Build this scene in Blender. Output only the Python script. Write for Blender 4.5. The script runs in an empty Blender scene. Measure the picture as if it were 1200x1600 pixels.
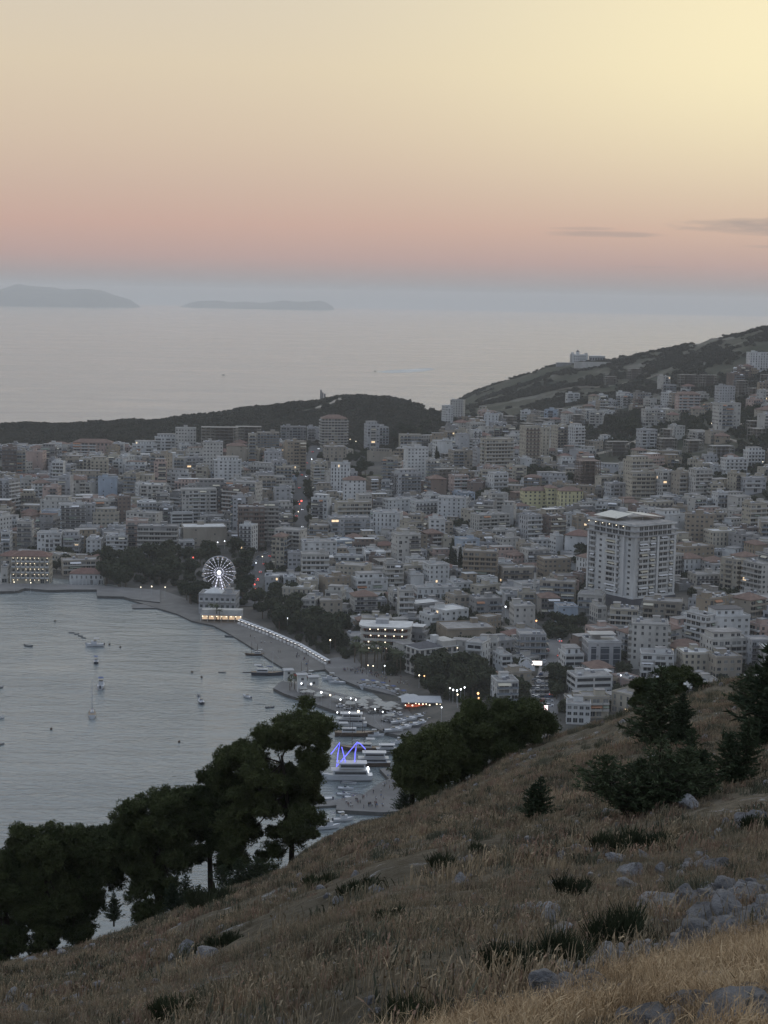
import bpy, math, random
import numpy as np
from mathutils import Vector, Matrix
random.seed(7); rng = np.random.default_rng(7)
SC = bpy.context.scene
COL = SC.collection
rad = math.radians

# ---------------------------------------------------------------- camera
H = 192.0; FPX = 2600.0; PITCH = rad(7.32); ROLL = rad(1.06)
_F = Vector((0, math.cos(PITCH), -math.sin(PITCH))); _R0 = Vector((1, 0, 0)); _U0 = Vector((0, math.sin(PITCH), math.cos(PITCH)))
_R = math.cos(ROLL)*_R0 + math.sin(ROLL)*_U0; _U = -math.sin(ROLL)*_R0 + math.cos(ROLL)*_U0
cd = bpy.data.cameras.new('camera'); cam = bpy.data.objects.new('camera', cd); COL.objects.link(cam)
cam.matrix_world = Matrix(((_R.x, _U.x, -_F.x, 0), (_R.y, _U.y, -_F.y, 0), (_R.z, _U.z, -_F.z, H), (0, 0, 0, 1)))
cd.sensor_fit = 'VERTICAL'; cd.sensor_height = 36; cd.sensor_width = 27; cd.lens = FPX/1600*36
cd.clip_start = 0.3; cd.clip_end = 300000
SC.camera = cam

# ---------------------------------------------------------------- exposure, world, sun
SC.render.engine = 'CYCLES'
SC.view_settings.view_transform = 'Standard'; SC.view_settings.look = 'None'
SC.view_settings.exposure = 0; SC.view_settings.gamma = 1
SC.cycles.volume_bounces = 1; SC.cycles.max_bounces = 6; SC.cycles.diffuse_bounces = 2; SC.cycles.glossy_bounces = 2
SC.cycles.transparent_max_bounces = 8; SC.cycles.use_denoising = True
SC.cycles.use_adaptive_sampling = True; SC.cycles.adaptive_threshold = 0.02
SUN_AZ = rad(46); SUN_EL = rad(7)
SKY_BACK = 0.72       # how much the half of the sky away from the sunset is darker
w = bpy.data.worlds.new('World'); SC.world = w; w.use_nodes = True
nt = w.node_tree; nt.nodes.clear()
class G:
    """tiny node-graph helper"""
    def __init__(s, nt): s.nt = nt
    def n(s, t, **kw):
        nd = s.nt.nodes.new(t)
        for k, v in kw.items():
            if k.startswith('_'): setattr(nd, k[1:], v)
        return nd
    def put(s, nd, i, v):
        if v is None: return
        if isinstance(v, bpy.types.NodeSocket): s.nt.links.new(v, nd.inputs[i])
        elif isinstance(v, bpy.types.Node): s.nt.links.new(v.outputs[0], nd.inputs[i])
        else: nd.inputs[i].default_value = v
    def math(s, op, a, b=None, c=None, clamp=False):
        nd = s.nt.nodes.new('ShaderNodeMath'); nd.operation = op; nd.use_clamp = clamp
        s.put(nd, 0, a); s.put(nd, 1, b); s.put(nd, 2, c); return nd.outputs[0]
    def ramp(s, fac, stops, interp='LINEAR'):
        nd = s.nt.nodes.new('ShaderNodeValToRGB'); cr = nd.color_ramp; cr.interpolation = interp
        s.put(nd, 0, fac)
        while len(cr.elements) < len(stops): cr.elements.new(0.5)
        for e, (p, c) in zip(cr.elements, stops):
            e.position = p; e.color = (*c, 1) if len(c) == 3 else c
        return nd.outputs[0]
    def mix(s, fac, a, b, blend='MIX'):
        nd = s.nt.nodes.new('ShaderNodeMix'); nd.data_type = 'RGBA'; nd.blend_type = blend
        s.put(nd, 0, fac)
        for i, v in ((6, a), (7, b)):
            if isinstance(v, (tuple, list)): v = (*v, 1) if len(v) == 3 else v
            s.put(nd, i, v)
        return nd.outputs[2]
    def noise(s, vec, scale, detail=3, rough=0.55, dist=0.0, out=0):
        nd = s.nt.nodes.new('ShaderNodeTexNoise'); s.put(nd, 'Vector', vec); s.put(nd, 'Scale', scale)
        s.put(nd, 'Detail', detail); s.put(nd, 'Roughness', rough); s.put(nd, 'Distortion', dist); return nd.outputs[out]
    def mapping(s, vec, scale=(1, 1, 1), loc=(0, 0, 0), rot=(0, 0, 0)):
        nd = s.nt.nodes.new('ShaderNodeMapping'); s.put(nd, 0, vec); s.put(nd, 1, loc); s.put(nd, 2, rot); s.put(nd, 3, scale); return nd.outputs[0]
def S(r, g, b):   # sRGB 0..255 -> linear
    f = lambda c: (c/255/12.92) if c/255 <= 0.04045 else ((c/255+0.055)/1.055)**2.4
    return (f(r), f(g), f(b))
g = G(nt)
tc = g.n('ShaderNodeTexCoord'); sep = g.n('ShaderNodeSeparateXYZ'); nt.links.new(tc.outputs['Generated'], sep.inputs[0])
X, Y, Z = sep.outputs
t = g.math('SQRT', g.math('MAXIMUM', Z, 0.0))
E = lambda deg: math.sqrt(math.sin(rad(deg)))
sky_a = g.ramp(t, [(0, S(143, 146, 149)), (E(0.35), S(150, 148, 150)), (E(0.75), S(166, 151, 150)), (E(1.3), S(186, 157, 151)),
                   (E(2.4), S(202, 167, 154)), (E(3.7), S(206, 179, 162)), (E(5.2), S(213, 191, 169)), (E(7.6), S(220, 203, 177)), (E(11), S(215, 204, 186)),
                   (E(19), (0.87, 0.91, 0.91)), (E(38), (0.81, 0.87, 0.94)), (E(85), (0.61, 0.67, 0.78))])
# glow around the place where the sun went down (right of the frame)
ga, ge = rad(15.0), rad(9.0)
dv = g.n('ShaderNodeVectorMath', _operation='DOT_PRODUCT'); nt.links.new(tc.outputs['Generated'], dv.inputs[0])
dv.inputs[1].default_value = (math.sin(ga)*math.cos(ge), math.cos(ga)*math.cos(ge), math.sin(ge))
dot = g.math('MAXIMUM', dv.outputs['Value'], 0.0)
glow = g.math('POWER', dot, 38.0)
lowcut = g.math('SMOOTH_MIN', 1.0, g.math('MULTIPLY', g.math('SUBTRACT', Z, 0.02), 9.0), 0.3)
glow = g.math('MULTIPLY', glow, g.math('MAXIMUM', lowcut, 0.0))
az = g.math('DIVIDE', X, g.math('MAXIMUM', Y, 0.05))
elv = g.math('DIVIDE', Z, g.math('MAXIMUM', Y, 0.05))
sky_b = g.mix(g.math('MULTIPLY', glow, 0.88, clamp=True), sky_a, S(255, 241, 196))
# away from the sunset the sky is dimmer
hl = g.math('SQRT', g.math('ADD', g.math('MULTIPLY', X, X), g.math('ADD', g.math('MULTIPLY', Y, Y), 1e-5)))
front = g.math('DIVIDE', g.math('ADD', g.math('MULTIPLY', X, math.sin(ga)), g.math('MULTIPLY', Y, math.cos(ga))), hl)
dim = g.math('MULTIPLY_ADD', g.math('MULTIPLY_ADD', front, 0.5, 0.5, clamp=True), 1-SKY_BACK, SKY_BACK)
horiz = g.math('SUBTRACT', 1.0, g.math('MULTIPLY', Z, 1.0), clamp=True)
dim = g.math('MULTIPLY_ADD', g.math('SUBTRACT', dim, 1.0), horiz, 1.0)
cool = g.mix(g.math('MULTIPLY', g.math('SUBTRACT', 0.25, front, clamp=True), 0.8), (1, 1, 1), (0.72, 0.86, 1.12))
sky_c = g.mix(1.0, sky_b, cool, 'MULTIPLY')
sc_ = g.n('ShaderNodeVectorMath', _operation='SCALE'); nt.links.new(sky_c, sc_.inputs[0]); nt.links.new(dim, sc_.inputs['Scale'])
sky_d = sc_.outputs[0]
# thin evening clouds low on the right
cv = g.n('ShaderNodeCombineXYZ'); nt.links.new(az, cv.inputs[0]); nt.links.new(elv, cv.inputs[1])
nz = g.noise(g.mapping(cv.outputs[0], (28, 210, 1)), 1.0, 5, 0.6)
cl = None
for (ca, ce, wa, we, st) in ((0.245, 0.0462, 0.075, 0.0056, 0.75), (0.128, 0.0400, 0.034, 0.0020, 0.5), (0.115, 0.0432, 0.022, 0.0012, 0.35),
                             (0.235, 0.0345, 0.03, 0.0011, 0.3), (0.155, 0.0212, 0.016, 0.0008, 0.25)):
    e1 = g.math('POWER', g.math('ABSOLUTE', g.math('DIVIDE', g.math('SUBTRACT', az, ca), wa)), 2.0)
    e2 = g.math('POWER', g.math('ABSOLUTE', g.math('DIVIDE', g.math('SUBTRACT', elv, ce), we)), 2.0)
    dd = g.math('ADD', g.math('ADD', e1, e2), g.math('MULTIPLY', g.math('SUBTRACT', nz, 0.5), 2.6))
    m = g.math('MULTIPLY', g.math('SUBTRACT', 1.15, dd, clamp=True), st)
    cl = m if cl is None else g.math('MAXIMUM', cl, m)
sky_e = g.mix(cl, sky_d, S(160, 146, 143))
bg = g.n('ShaderNodeBackground'); nt.links.new(sky_e, bg.inputs[0]); bg.inputs[1].default_value = 1.0
nish = g.n('ShaderNodeTexSky'); nish.sky_type = 'NISHITA'; nish.sun_disc = False; nish.sun_elevation = SUN_EL; nish.sun_rotation = SUN_AZ
bg2 = g.n('ShaderNodeBackground'); nt.links.new(nish.outputs[0], bg2.inputs[0]); bg2.inputs[1].default_value = 0.004
ad = g.n('ShaderNodeAddShader'); nt.links.new(bg.outputs[0], ad.inputs[0]); nt.links.new(bg2.outputs[0], ad.inputs[1])
wo = g.n('ShaderNodeOutputWorld'); nt.links.new(ad.outputs[0], wo.inputs[0])

sd = bpy.data.lights.new('sun', 'SUN'); sd.energy = 0.2; sd.specular_factor = 0.02; sd.angle = rad(12); sd.color = (1.0, 0.78, 0.55)
sun = bpy.data.objects.new('sun', sd); COL.objects.link(sun)
sun.rotation_euler = Vector((-math.sin(SUN_AZ)*math.cos(SUN_EL), -math.cos(SUN_AZ)*math.cos(SUN_EL), -math.sin(SUN_EL))).to_track_quat('-Z', 'Y').to_euler()

# ---------------------------------------------------------------- picture <-> world
def ray(px, py):
    a = (px-600)/FPX; b = (800-py)/FPX
    return _F + _R*a + _U*b
def plane(px, py, z=0.0):
    r = ray(px, py); k = (z-H)/r.z
    return Vector((r.x*k, r.y*k, z))
def at_d(px, py, d):
    r = ray(px, py); k = d/r.y
    return Vector((r.x*k, d, H+r.z*k))
def proj(p):
    v = Vector(p)-Vector((0, 0, H)); dz = v.dot(_F)
    return 600+FPX*v.dot(_R)/dz, 800-FPX*v.dot(_U)/dz, dz

# ---------------------------------------------------------------- terrain heights
TOWN = {  # picture column: (picture row, distance) of the ground, near to far
 -300: [(935, 1040), (860, 1230), (700, 1750), (668, 2100)],
 0:    [(924, 1062), (860, 1220), (700, 1750), (664, 2100)],
 150:  [(926, 1062), (850, 1250), (695, 1750), (657, 2120)],
 300:  [(962, 985), (900, 1120), (800, 1390), (700, 1720), (645, 2150)],
 420:  [(1022, 885), (900, 1120), (800, 1385), (700, 1710), (630, 2150)],
 560:  [(1062, 820), (1000, 915), (900, 1110), (800, 1375), (740, 1550), (700, 1700), (655, 1930), (616, 2150)],
 640:  [(1100, 765), (1000, 912), (900, 1108), (800, 1370), (700, 1700), (660, 1900), (628, 2100)],
 685:  [(1130, 720), (1000, 908), (900, 1100), (800, 1360), (700, 1690), (660, 1900), (642, 2020)],
 691:  [(1130, 720), (1000, 908), (900, 1100), (800, 1360), (700, 1690), (660, 1900), (648, 2050), (645, 2600), (630, 3230)],
 708:  [(1130, 720), (1000, 908), (900, 1100), (800, 1358), (700, 1690), (660, 1900), (648, 2050), (640, 2600), (624, 3200)],
 770:  [(1120, 732), (1000, 904), (900, 1095), (800, 1335), (700, 1690), (645, 2050), (599, 3000)],
 850:  [(1110, 745), (1000, 900), (900, 1090), (800, 1310), (700, 1690), (620, 2200), (572, 2850)],
 1000: [(1090, 765), (1000, 872), (850, 1150), (700, 1600), (620, 2050), (540, 2680)],
 1200: [(1060, 785), (1000, 860), (900, 1040), (800, 1220), (700, 1450), (600, 1930), (500, 2480)],
 1500: [(1050, 790), (900, 1030), (700, 1430), (590, 1900), (505, 2400)],
}
NEAR = {  # foreground hillside
 -150: [(1600, 22), (1560, 38), (1520, 66), (1500, 100)],
 100: [(1600, 20), (1560, 35), (1520, 60), (1478, 100)],
 300: [(1600, 13), (1520, 27), (1450, 52), (1398, 100)],
 600: [(1600, 8), (1500, 14.5), (1400, 28), (1330, 50), (1270, 100)],
 800: [(1600, 7), (1540, 10), (1440, 19), (1330, 37), (1250, 60), (1172, 100)],
 1000: [(1600, 6), (1540, 8.8), (1450, 15), (1350, 28), (1265, 45), (1180, 66), (1103, 100)],
 1200: [(1600, 5.2), (1500, 8.6), (1400, 16), (1300, 30), (1200, 50), (1120, 74), (1058, 100)],
 1350: [(1600, 5), (1500, 8), (1400, 15), (1300, 28), (1200, 46), (1100, 70), (1045, 100)],
}
SKYLINE = [(-150, 1530), (0, 1510), (93, 1482), (150, 1468), (233, 1440), (280, 1424), (355, 1393), (420, 1377), (455, 1358), (471, 1336), (513, 1306),
           (560, 1283), (611, 1273), (667, 1246), (736, 1213), (800, 1171), (858, 1149), (933, 1128), (987, 1106), (1067, 1081), (1120, 1064), (1200, 1058), (1350, 1040)]
NU, NV = 281, 420
UA = np.linspace(-0.36, 0.36, NU); LD = np.linspace(math.log(1.2), math.log(4200), NV); DA = np.exp(LD)
def columns(tab, pre=None):
    out = []
    for px, rows in sorted(tab.items()):
        us, ds, an = [], [], []
        for py, d in rows:
            p = at_d(px, py, d); us.append(p.x/d); ds.append(d); an.append((H-p.z))
        out.append((us, ds, an))
    return out
def grid_from(cols, f):
    """f(drop list interp) -> drop[u, d]"""
    U = np.array([np.interp(LD, np.log(c[1]), c[0]) for c in cols])       # col x d
    D = np.array([f(c) for c in cols])
    out = np.empty((NU, NV))
    for j in range(NV): out[:, j] = np.interp(UA, U[:, j], D[:, j])
    return out
def town_drop(c):
    dd, dr = c[1], c[2]
    v = np.interp(DA, dd, dr)
    far = DA > dd[-1]; v[far] = dr[-1] + (DA[far]-dd[-1])*0.22             # behind the crest down to the sea
    near = DA < dd[0]; v[near] = dr[0] + (dd[0]-DA[near])*0.10
    return v
def blur(a, ru, rv):
    for ax, r in ((0, ru), (1, rv)):
        if r < 1: continue
        k = np.hanning(2*r+3)[1:-1]; k /= k.sum()
        pad = [(r, r) if i == ax else (0, 0) for i in (0, 1)]
        b = np.pad(a, pad, mode='edge'); a = np.apply_along_axis(lambda m: np.convolve(m, k, 'valid'), ax, b)
    return a
town = H - blur(grid_from(columns(TOWN), town_drop), 4, 3)
def near_drop(c):
    dd = c[1]; an = np.array(c[2])/np.array(dd)
    a = np.interp(LD, np.log(dd), an)
    nearm = DA < dd[0]
    v = a*DA
    v[nearm] = 1.62 + (c[2][0]-1.62)*DA[nearm]/dd[0]
    return v
nd_ = blur(grid_from(columns(NEAR), near_drop), 5, 6)
sk = [at_d(px, py, 100.0) for px, py in SKYLINE]
sk_drop = np.interp(UA, [p.x/100 for p in sk], [H-p.z for p in sk])
i100 = int(np.argmin(abs(DA-100)))
corr = (sk_drop - nd_[:, i100])/100
wgt = np.clip((DA-25)/75, 0, 1)**2
nd_ = nd_ + corr[:, None]*DA[None, :]*wgt[None, :]
beyond = DA > 100
nd_[:, beyond] = sk_drop[:, None] + (sk_drop[:, None]/100 + 0.11 + 0.02*np.sin(UA*60)[:, None])*(DA[beyond][None, :]-100)
hill = H - nd_
GRID = np.maximum(hill, town)
def hashn(x, y):
    s = math.sin(x*12.9898+y*78.233)*43758.5453; return s-math.floor(s)
def vnoise(x, y):
    xi, yi = math.floor(x), math.floor(y); fx, fy = x-xi, y-yi; fx = fx*fx*(3-2*fx); fy = fy*fy*(3-2*fy)
    a = hashn(xi, yi); b = hashn(xi+1, yi); c = hashn(xi, yi+1); d = hashn(xi+1, yi+1)
    return (a+(b-a)*fx)+((c+(d-c)*fx)-(a+(b-a)*fx))*fy
def fbm(x, y, o=4):
    s, a = 0, 0.5
    for _ in range(o): s += a*(vnoise(x, y)-0.5); a *= 0.5; x = x*2.03+17.1; y = y*2.03+5.3
    return s
def base_z(x, y):
    y = max(y, 1.25)
    u = (x/y-UA[0])/(UA[1]-UA[0]); v = (math.log(y)-LD[0])/(LD[1]-LD[0])
    u = min(max(u, 0), NU-1.001); v = min(max(v, 0), NV-1.001)
    i, j = int(u), int(v); fu, fv = u-i, v-j
    return (GRID[i, j]*(1-fu)*(1-fv)+GRID[i+1, j]*fu*(1-fv)+GRID[i, j+1]*(1-fu)*fv+GRID[i+1, j+1]*fu*fv)
def Zt(x, y):
    """height of the land"""
    z = base_z(x, y)
    if y < 480:
        k = min(1, y/12)
        z += fbm(x*0.9, y*0.9, 4)*0.34*k + fbm(x*0.13+9, y*0.13, 3)*1.0*min(1, y/40)
    elif y > 1500:
        k = min(1, (y-1500)/500)
        z += k*(fbm(x/130, y/130, 5)*26 + fbm(x/28+3, y/28, 3)*5)*min(1, max(0, z)/30)
    return z
def ground(px, py, d0=None, d1=None):
    """where the view ray meets the land or the sea"""
    r = ray(px, py); d = d0 or 3.0; last = d; dmax = d1 or 5000
    while d < dmax:
        x = r.x/r.y*d; z = H+r.z/r.y*d
        if z <= max(Zt(x, d), 0.0):
            a, b = last, d
            for _ in range(12):
                m = (a+b)/2
                if H+r.z/r.y*m <= max(Zt(r.x/r.y*m, m), 0.0): b = m
                else: a = m
            d = b; x = r.x/r.y*d
            return Vector((x, d, max(Zt(x, d), 0.0)))
        last = d; d *= 1.012
    return None
def town_at(px, py): return ground(px, py, 560) or at_d(px, py, 1500)

# ---------------------------------------------------------------- materials
MATS = {}
def mat(name, color, rough=0.85, var=0.25, scale=1.0, bump=0.0, bscale=8.0, metallic=0.0, dirt=None, spec=0.3, coord='Object', stretch=None, emit=None, es=1.0, detail=4):
    if name in MATS: return MATS[name]
    m = bpy.data.materials.new(name); m.use_nodes = True; nt = m.node_tree; g = G(nt)
    b = nt.nodes['Principled BSDF']; b.inputs['Roughness'].default_value = rough; b.inputs['Metallic'].default_value = metallic
    b.inputs['Specular IOR Level'].default_value = spec
    if emit:
        b.inputs['Base Color'].default_value = (*color, 1)
        b.inputs['Emission Color'].default_value = (*emit, 1); b.inputs['Emission Strength'].default_value = es
        m.cycles.emission_sampling = 'NONE'
    else:
        tcn = g.n('ShaderNodeTexCoord')
        if coord == 'World': gn = g.n('ShaderNodeNewGeometry'); v = gn.outputs['Position']
        else: v = tcn.outputs[coord]
        if stretch: v = g.mapping(v, stretch)
        n1 = g.noise(v, scale, detail, 0.6)
        lo = tuple(c*(1-var) for c in color); hi = tuple(min(1, c*(1+var*0.8)) for c in color)
        c = g.ramp(n1, [(0.3, lo), (0.7, hi)])
        if dirt:
            n2 = g.noise(v, scale*0.37, 5, 0.7)
            c = g.mix(g.ramp(n2, [(0.45, (0, 0, 0)), (0.72, (1, 1, 1))]), c, dirt)
        nt.links.new(c, b.inputs['Base Color'])
        if bump:
            bp = g.n('ShaderNodeBump'); bp.inputs['Strength'].default_value = bump
            nt.links.new(g.noise(v, bscale, 5, 0.6), bp.inputs['Height']); nt.links.new(bp.outputs[0], b.inputs['Normal'])
    MATS[name] = m; return m

# ---------------------------------------------------------------- mesh builder
class MB:
    def __init__(s): s.v = []; s.f = []; s.m = []; s.mats = []
    def mi(s, m):
        if m not in s.mats: s.mats.append(m)
        return s.mats.index(m)
    def poly(s, pts, m):
        k = len(s.v); s.v.extend(tuple(p) for p in pts); s.f.append(tuple(range(k, k+len(pts)))); s.m.append(s.mi(m))
    def add(s, verts, faces, m):
        k = len(s.v); s.v.extend(tuple(p) for p in verts); i = s.mi(m)
        for f in faces: s.f.append(tuple(q+k for q in f)); s.m.append(i)
    def box(s, c, size, m, rz=0.0, M=None, bottom=True):
        x, y, z = size[0]/2, size[1]/2, size[2]/2; ca, sa = math.cos(rz), math.sin(rz); vs = []
        for dx, dy, dz in ((-x,-y,-z),(x,-y,-z),(x,y,-z),(-x,y,-z),(-x,-y,z),(x,-y,z),(x,y,z),(-x,y,z)):
            vs.append(Vector((c[0]+dx*ca-dy*sa, c[1]+dx*sa+dy*ca, c[2]+dz)))
        if M is not None: vs = [M @ q for q in vs]
        fs = [(4,5,6,7),(0,1,5,4),(1,2,6,5),(2,3,7,6),(3,0,4,7)]
        if bottom: fs.append((3,2,1,0))
        s.add(vs, fs, m)
    def prism(s, pts, z0, z1, m, top=None, M=None):
        """pts counter-clockwise outline"""
        n = len(pts); a = [Vector((p[0], p[1], z0)) for p in pts]; b = [Vector((p[0], p[1], z1)) for p in pts]
        if M is not None: a = [M @ q for q in a]; b = [M @ q for q in b]
        s.add(a+b, [(i, (i+1) % n, (i+1) % n+n, i+n) for i in range(n)], m)
        s.add(b, [tuple(range(n))], top or m)
    def tube(s, pts, r, m, k=6, cap=True):
        rs = r if isinstance(r, (list, tuple)) else [r]*len(pts); pts = [Vector(p) for p in pts]; rings = []
        for i, p in enumerate(pts):
            d = (pts[min(i+1, len(pts)-1)]-pts[max(i-1, 0)])
            d = d.normalized() if d.length > 1e-9 else Vector((0, 0, 1))
            a = d.orthogonal().normalized() if abs(d.z) > 0.9 else d.cross(Vector((0, 0, 1))).normalized(); b = d.cross(a)
            rings.append([p+(a*math.cos(2*math.pi*j/k)+b*math.sin(2*math.pi*j/k))*rs[i] for j in range(k)])
        fs = [(i*k+j, i*k+(j+1) % k, (i+1)*k+(j+1) % k, (i+1)*k+j) for i in range(len(pts)-1) for j in range(k)]
        if cap: fs += [tuple(range(k))[::-1], tuple((len(pts)-1)*k+j for j in range(k))]
        s.add([q for r_ in rings for q in r_], fs, m)
    def mesh(s, name):
        me = bpy.data.meshes.new(name); me.from_pydata(s.v, [], s.f); 
        for m in s.mats: me.materials.append(m)
        if len(s.mats) > 1: me.polygons.foreach_set('material_index', s.m)
        me.update(); return me
    def build(s, name, parent=None, loc=None, smooth=False):
        me = s.mesh(name)
        if smooth: me.polygons.foreach_set('use_smooth', [True]*len(me.polygons))
        return link(name, me, parent, loc)
def link(name, me, parent=None, loc=None, rz=0.0, scale=None):
    o = bpy.data.objects.new(name, me); COL.objects.link(o)
    if parent is not None: o.parent = parent
    if loc is not None: o.location = loc
    if rz: o.rotation_euler = (0, 0, rz)
    if scale is not None: o.scale = scale
    return o
def tag(o, label=None, cat=None, group=None, kind=None):
    if label: o['label'] = label
    if cat: o['category'] = cat
    if group: o['group'] = group
    if kind: o['kind'] = kind
    return o
def thing(name, label, cat, loc=(0, 0, 0), rz=0.0, group=None):
    o = bpy.data.objects.new(name, None); COL.objects.link(o); o.location = loc; o.rotation_euler = (0, 0, rz); o.empty_display_size = 0.3
    return tag(o, label, cat, group)
def tri_mesh(name, V, F, mats, fm=None, smooth=False):
    """fast mesh from numpy vertices and equal-size faces"""
    me = bpy.data.meshes.new(name); n, k = F.shape
    me.vertices.add(len(V)); me.vertices.foreach_set('co', V.astype(np.float32).ravel())
    me.loops.add(n*k); me.loops.foreach_set('vertex_index', F.astype(np.int32).ravel())
    me.polygons.add(n); me.polygons.foreach_set('loop_start', np.arange(0, n*k, k, dtype=np.int32))
    for m in mats: me.materials.append(m)
    if fm is not None: me.polygons.foreach_set('material_index', fm.astype(np.int32))
    if smooth: me.polygons.foreach_set('use_smooth', np.ones(n, dtype=bool))
    me.update(calc_edges=True); return me
def dup(o, loc=None, rz=None, label=None, group=None, scale=None):
    c = o.copy(); COL.objects.link(c)
    if loc is not None: c.location = loc
    if rz is not None: c.rotation_euler = (0, 0, rz)
    if scale is not None: c.scale = (scale,)*3
    if label: c['label'] = label
    if group: c['group'] = group
    for ch in o.children:
        k = ch.copy(); COL.objects.link(k); k.parent = c
        for h in ch.children:
            q = h.copy(); COL.objects.link(q); q.parent = k
    return c

# ---------------------------------------------------------------- ground, sea, sky line, islands
def fan(name, d0, d1, nd, u0, u1, nu, m, zf=Zt, smooth=True):
    ds = np.exp(np.linspace(math.log(d0), math.log(d1), nd)); us = np.linspace(u0, u1, nu)
    V = np.array([(u*d, d, zf(u*d, d)) for d in ds for u in us])
    F = np.array([(i*nu+j, i*nu+j+1, (i+1)*nu+j+1, (i+1)*nu+j) for i in range(nd-1) for j in range(nu-1)])
    return link(name, tri_mesh(name, V, F, [m], smooth=smooth))

def hill_material():
    m = bpy.data.materials.new('dry hillside soil'); m.use_nodes = True; nt = m.node_tree; g = G(nt); b = nt.nodes['Principled BSDF']
    gn = g.n('ShaderNodeNewGeometry'); P = gn.outputs['Position']
    c = g.ramp(g.noise(P, 0.16, 6, 0.65), [(0.3, (0.075, 0.068, 0.052)), (0.5, (0.125, 0.108, 0.08)), (0.7, (0.19, 0.16, 0.12))])
    c = g.mix(g.ramp(g.noise(P, 2.6, 6, 0.7), [(0.42, (0, 0, 0)), (0.66, (1, 1, 1))]), c, (0.062, 0.05, 0.032))
    stone = g.ramp(g.noise(P, 0.75, 7, 0.72, 0.6), [(0.60, (0, 0, 0)), (0.66, (1, 1, 1))])
    c = g.mix(stone, c, (0.27, 0.27, 0.27))
    nt.links.new(c, b.inputs['Base Color']); b.inputs['Roughness'].default_value = 0.95; b.inputs['Specular IOR Level'].default_value = 0.1
    bp = g.n('ShaderNodeBump'); bp.inputs['Strength'].default_value = 0.9; bp.inputs['Distance'].default_value = 0.25
    nt.links.new(g.noise(P, 3.2, 8, 0.7), bp.inputs['Height']); nt.links.new(bp.outputs[0], b.inputs['Normal']); return m
def town_material():
    m = bpy.data.materials.new('town ground and scrub'); m.use_nodes = True; nt = m.node_tree; g = G(nt); b = nt.nodes['Principled BSDF']
    gn = g.n('ShaderNodeNewGeometry'); P = gn.outputs['Position']; sp = g.n('ShaderNodeSeparateXYZ'); nt.links.new(P, sp.inputs[0])
    streets = g.ramp(g.noise(P, 0.03, 6, 0.7), [(0.35, (0.045, 0.048, 0.042)), (0.5, (0.085, 0.08, 0.072)), (0.68, (0.15, 0.135, 0.115))])
    wild = g.ramp(g.noise(P, 0.011, 8, 0.72), [(0.4, (0.028, 0.034, 0.022)), (0.52, (0.055, 0.054, 0.038)), (0.64, (0.13, 0.125, 0.108))])
    # the low left ridge is wooded, the right-hand hill is dry
    wood = g.ramp(g.noise(P, 0.02, 8, 0.75), [(0.4, (0.02, 0.027, 0.016)), (0.62, (0.04, 0.046, 0.028)), (0.72, (0.13, 0.115, 0.09))])
    side = g.math('DIVIDE', sp.outputs[0], sp.outputs[1])
    f2 = g.math('MULTIPLY', g.math('SUBTRACT', side, 0.035), 40, clamp=True)
    wildm = g.mix(f2, wood, wild)
    far = g.math('MULTIPLY', g.math('SUBTRACT', g.math('ADD', sp.outputs[1], g.math('MULTIPLY', g.math('MAXIMUM', side, 0.0), 2600)), 1800), 0.01, clamp=True)
    c = g.mix(far, streets, wildm)
    nt.links.new(c, b.inputs['Base Color']); b.inputs['Roughness'].default_value = 0.95; b.inputs['Specular IOR Level'].default_value = 0.1
    return m
tag(fan('hillside', 1.3, 515, 330, -0.34, 0.34, 300, hill_material()), kind='structure')
tag(fan('town_ground', 515, 3900, 170, -0.36, 0.36, 250, town_material()), kind='structure')

def sea_material():
    m = bpy.data.materials.new('evening sea water'); m.use_nodes = True; nt = m.node_tree; g = G(nt); b = nt.nodes['Principled BSDF']
    gn = g.n('ShaderNodeNewGeometry'); P = gn.outputs['Position']
    b.inputs['Base Color'].default_value = (0.155, 0.182, 0.19, 1); b.inputs['IOR'].default_value = 1.45
    v = g.mapping(P, (1, 1.6, 1), rot=(0, 0, rad(12)))
    w1 = g.noise(v, 0.22, 5, 0.62, 0.4); w2 = g.noise(g.mapping(P, (1, 2.6, 1), rot=(0, 0, rad(-8))), 0.035, 4, 0.6)
    w3 = g.noise(g.mapping(P, (0.4, 1, 1), rot=(0, 0, rad(14))), 0.006, 6, 0.65, 0.8)
    hsum = g.math('ADD', g.math('MULTIPLY', w1, 2.0), g.math('MULTIPLY', w2, 4.0))
    bp = g.n('ShaderNodeBump'); bp.inputs['Distance'].default_value = 0.6; nt.links.new(hsum, bp.inputs['Height'])
    nt.links.new(g.ramp(w3, [(0.35, (0.35,)*3), (0.65, (0.95,)*3)]), bp.inputs['Strength'])
    nt.links.new(bp.outputs[0], b.inputs['Normal'])
    nt.links.new(g.ramp(w3, [(0.35, (0.07,)*3), (0.65, (0.16,)*3)]), b.inputs['Roughness'])
    return m
sea = MB(); RS = 120000; seam = sea_material()
ring = [(-40000, 300), (40000, 300), (40000, 29200), (-40000, 29200)]
sea.poly([(x, y, 0) for x, y in ring], seam); tag(sea.build('sea'), kind='structure')

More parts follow.
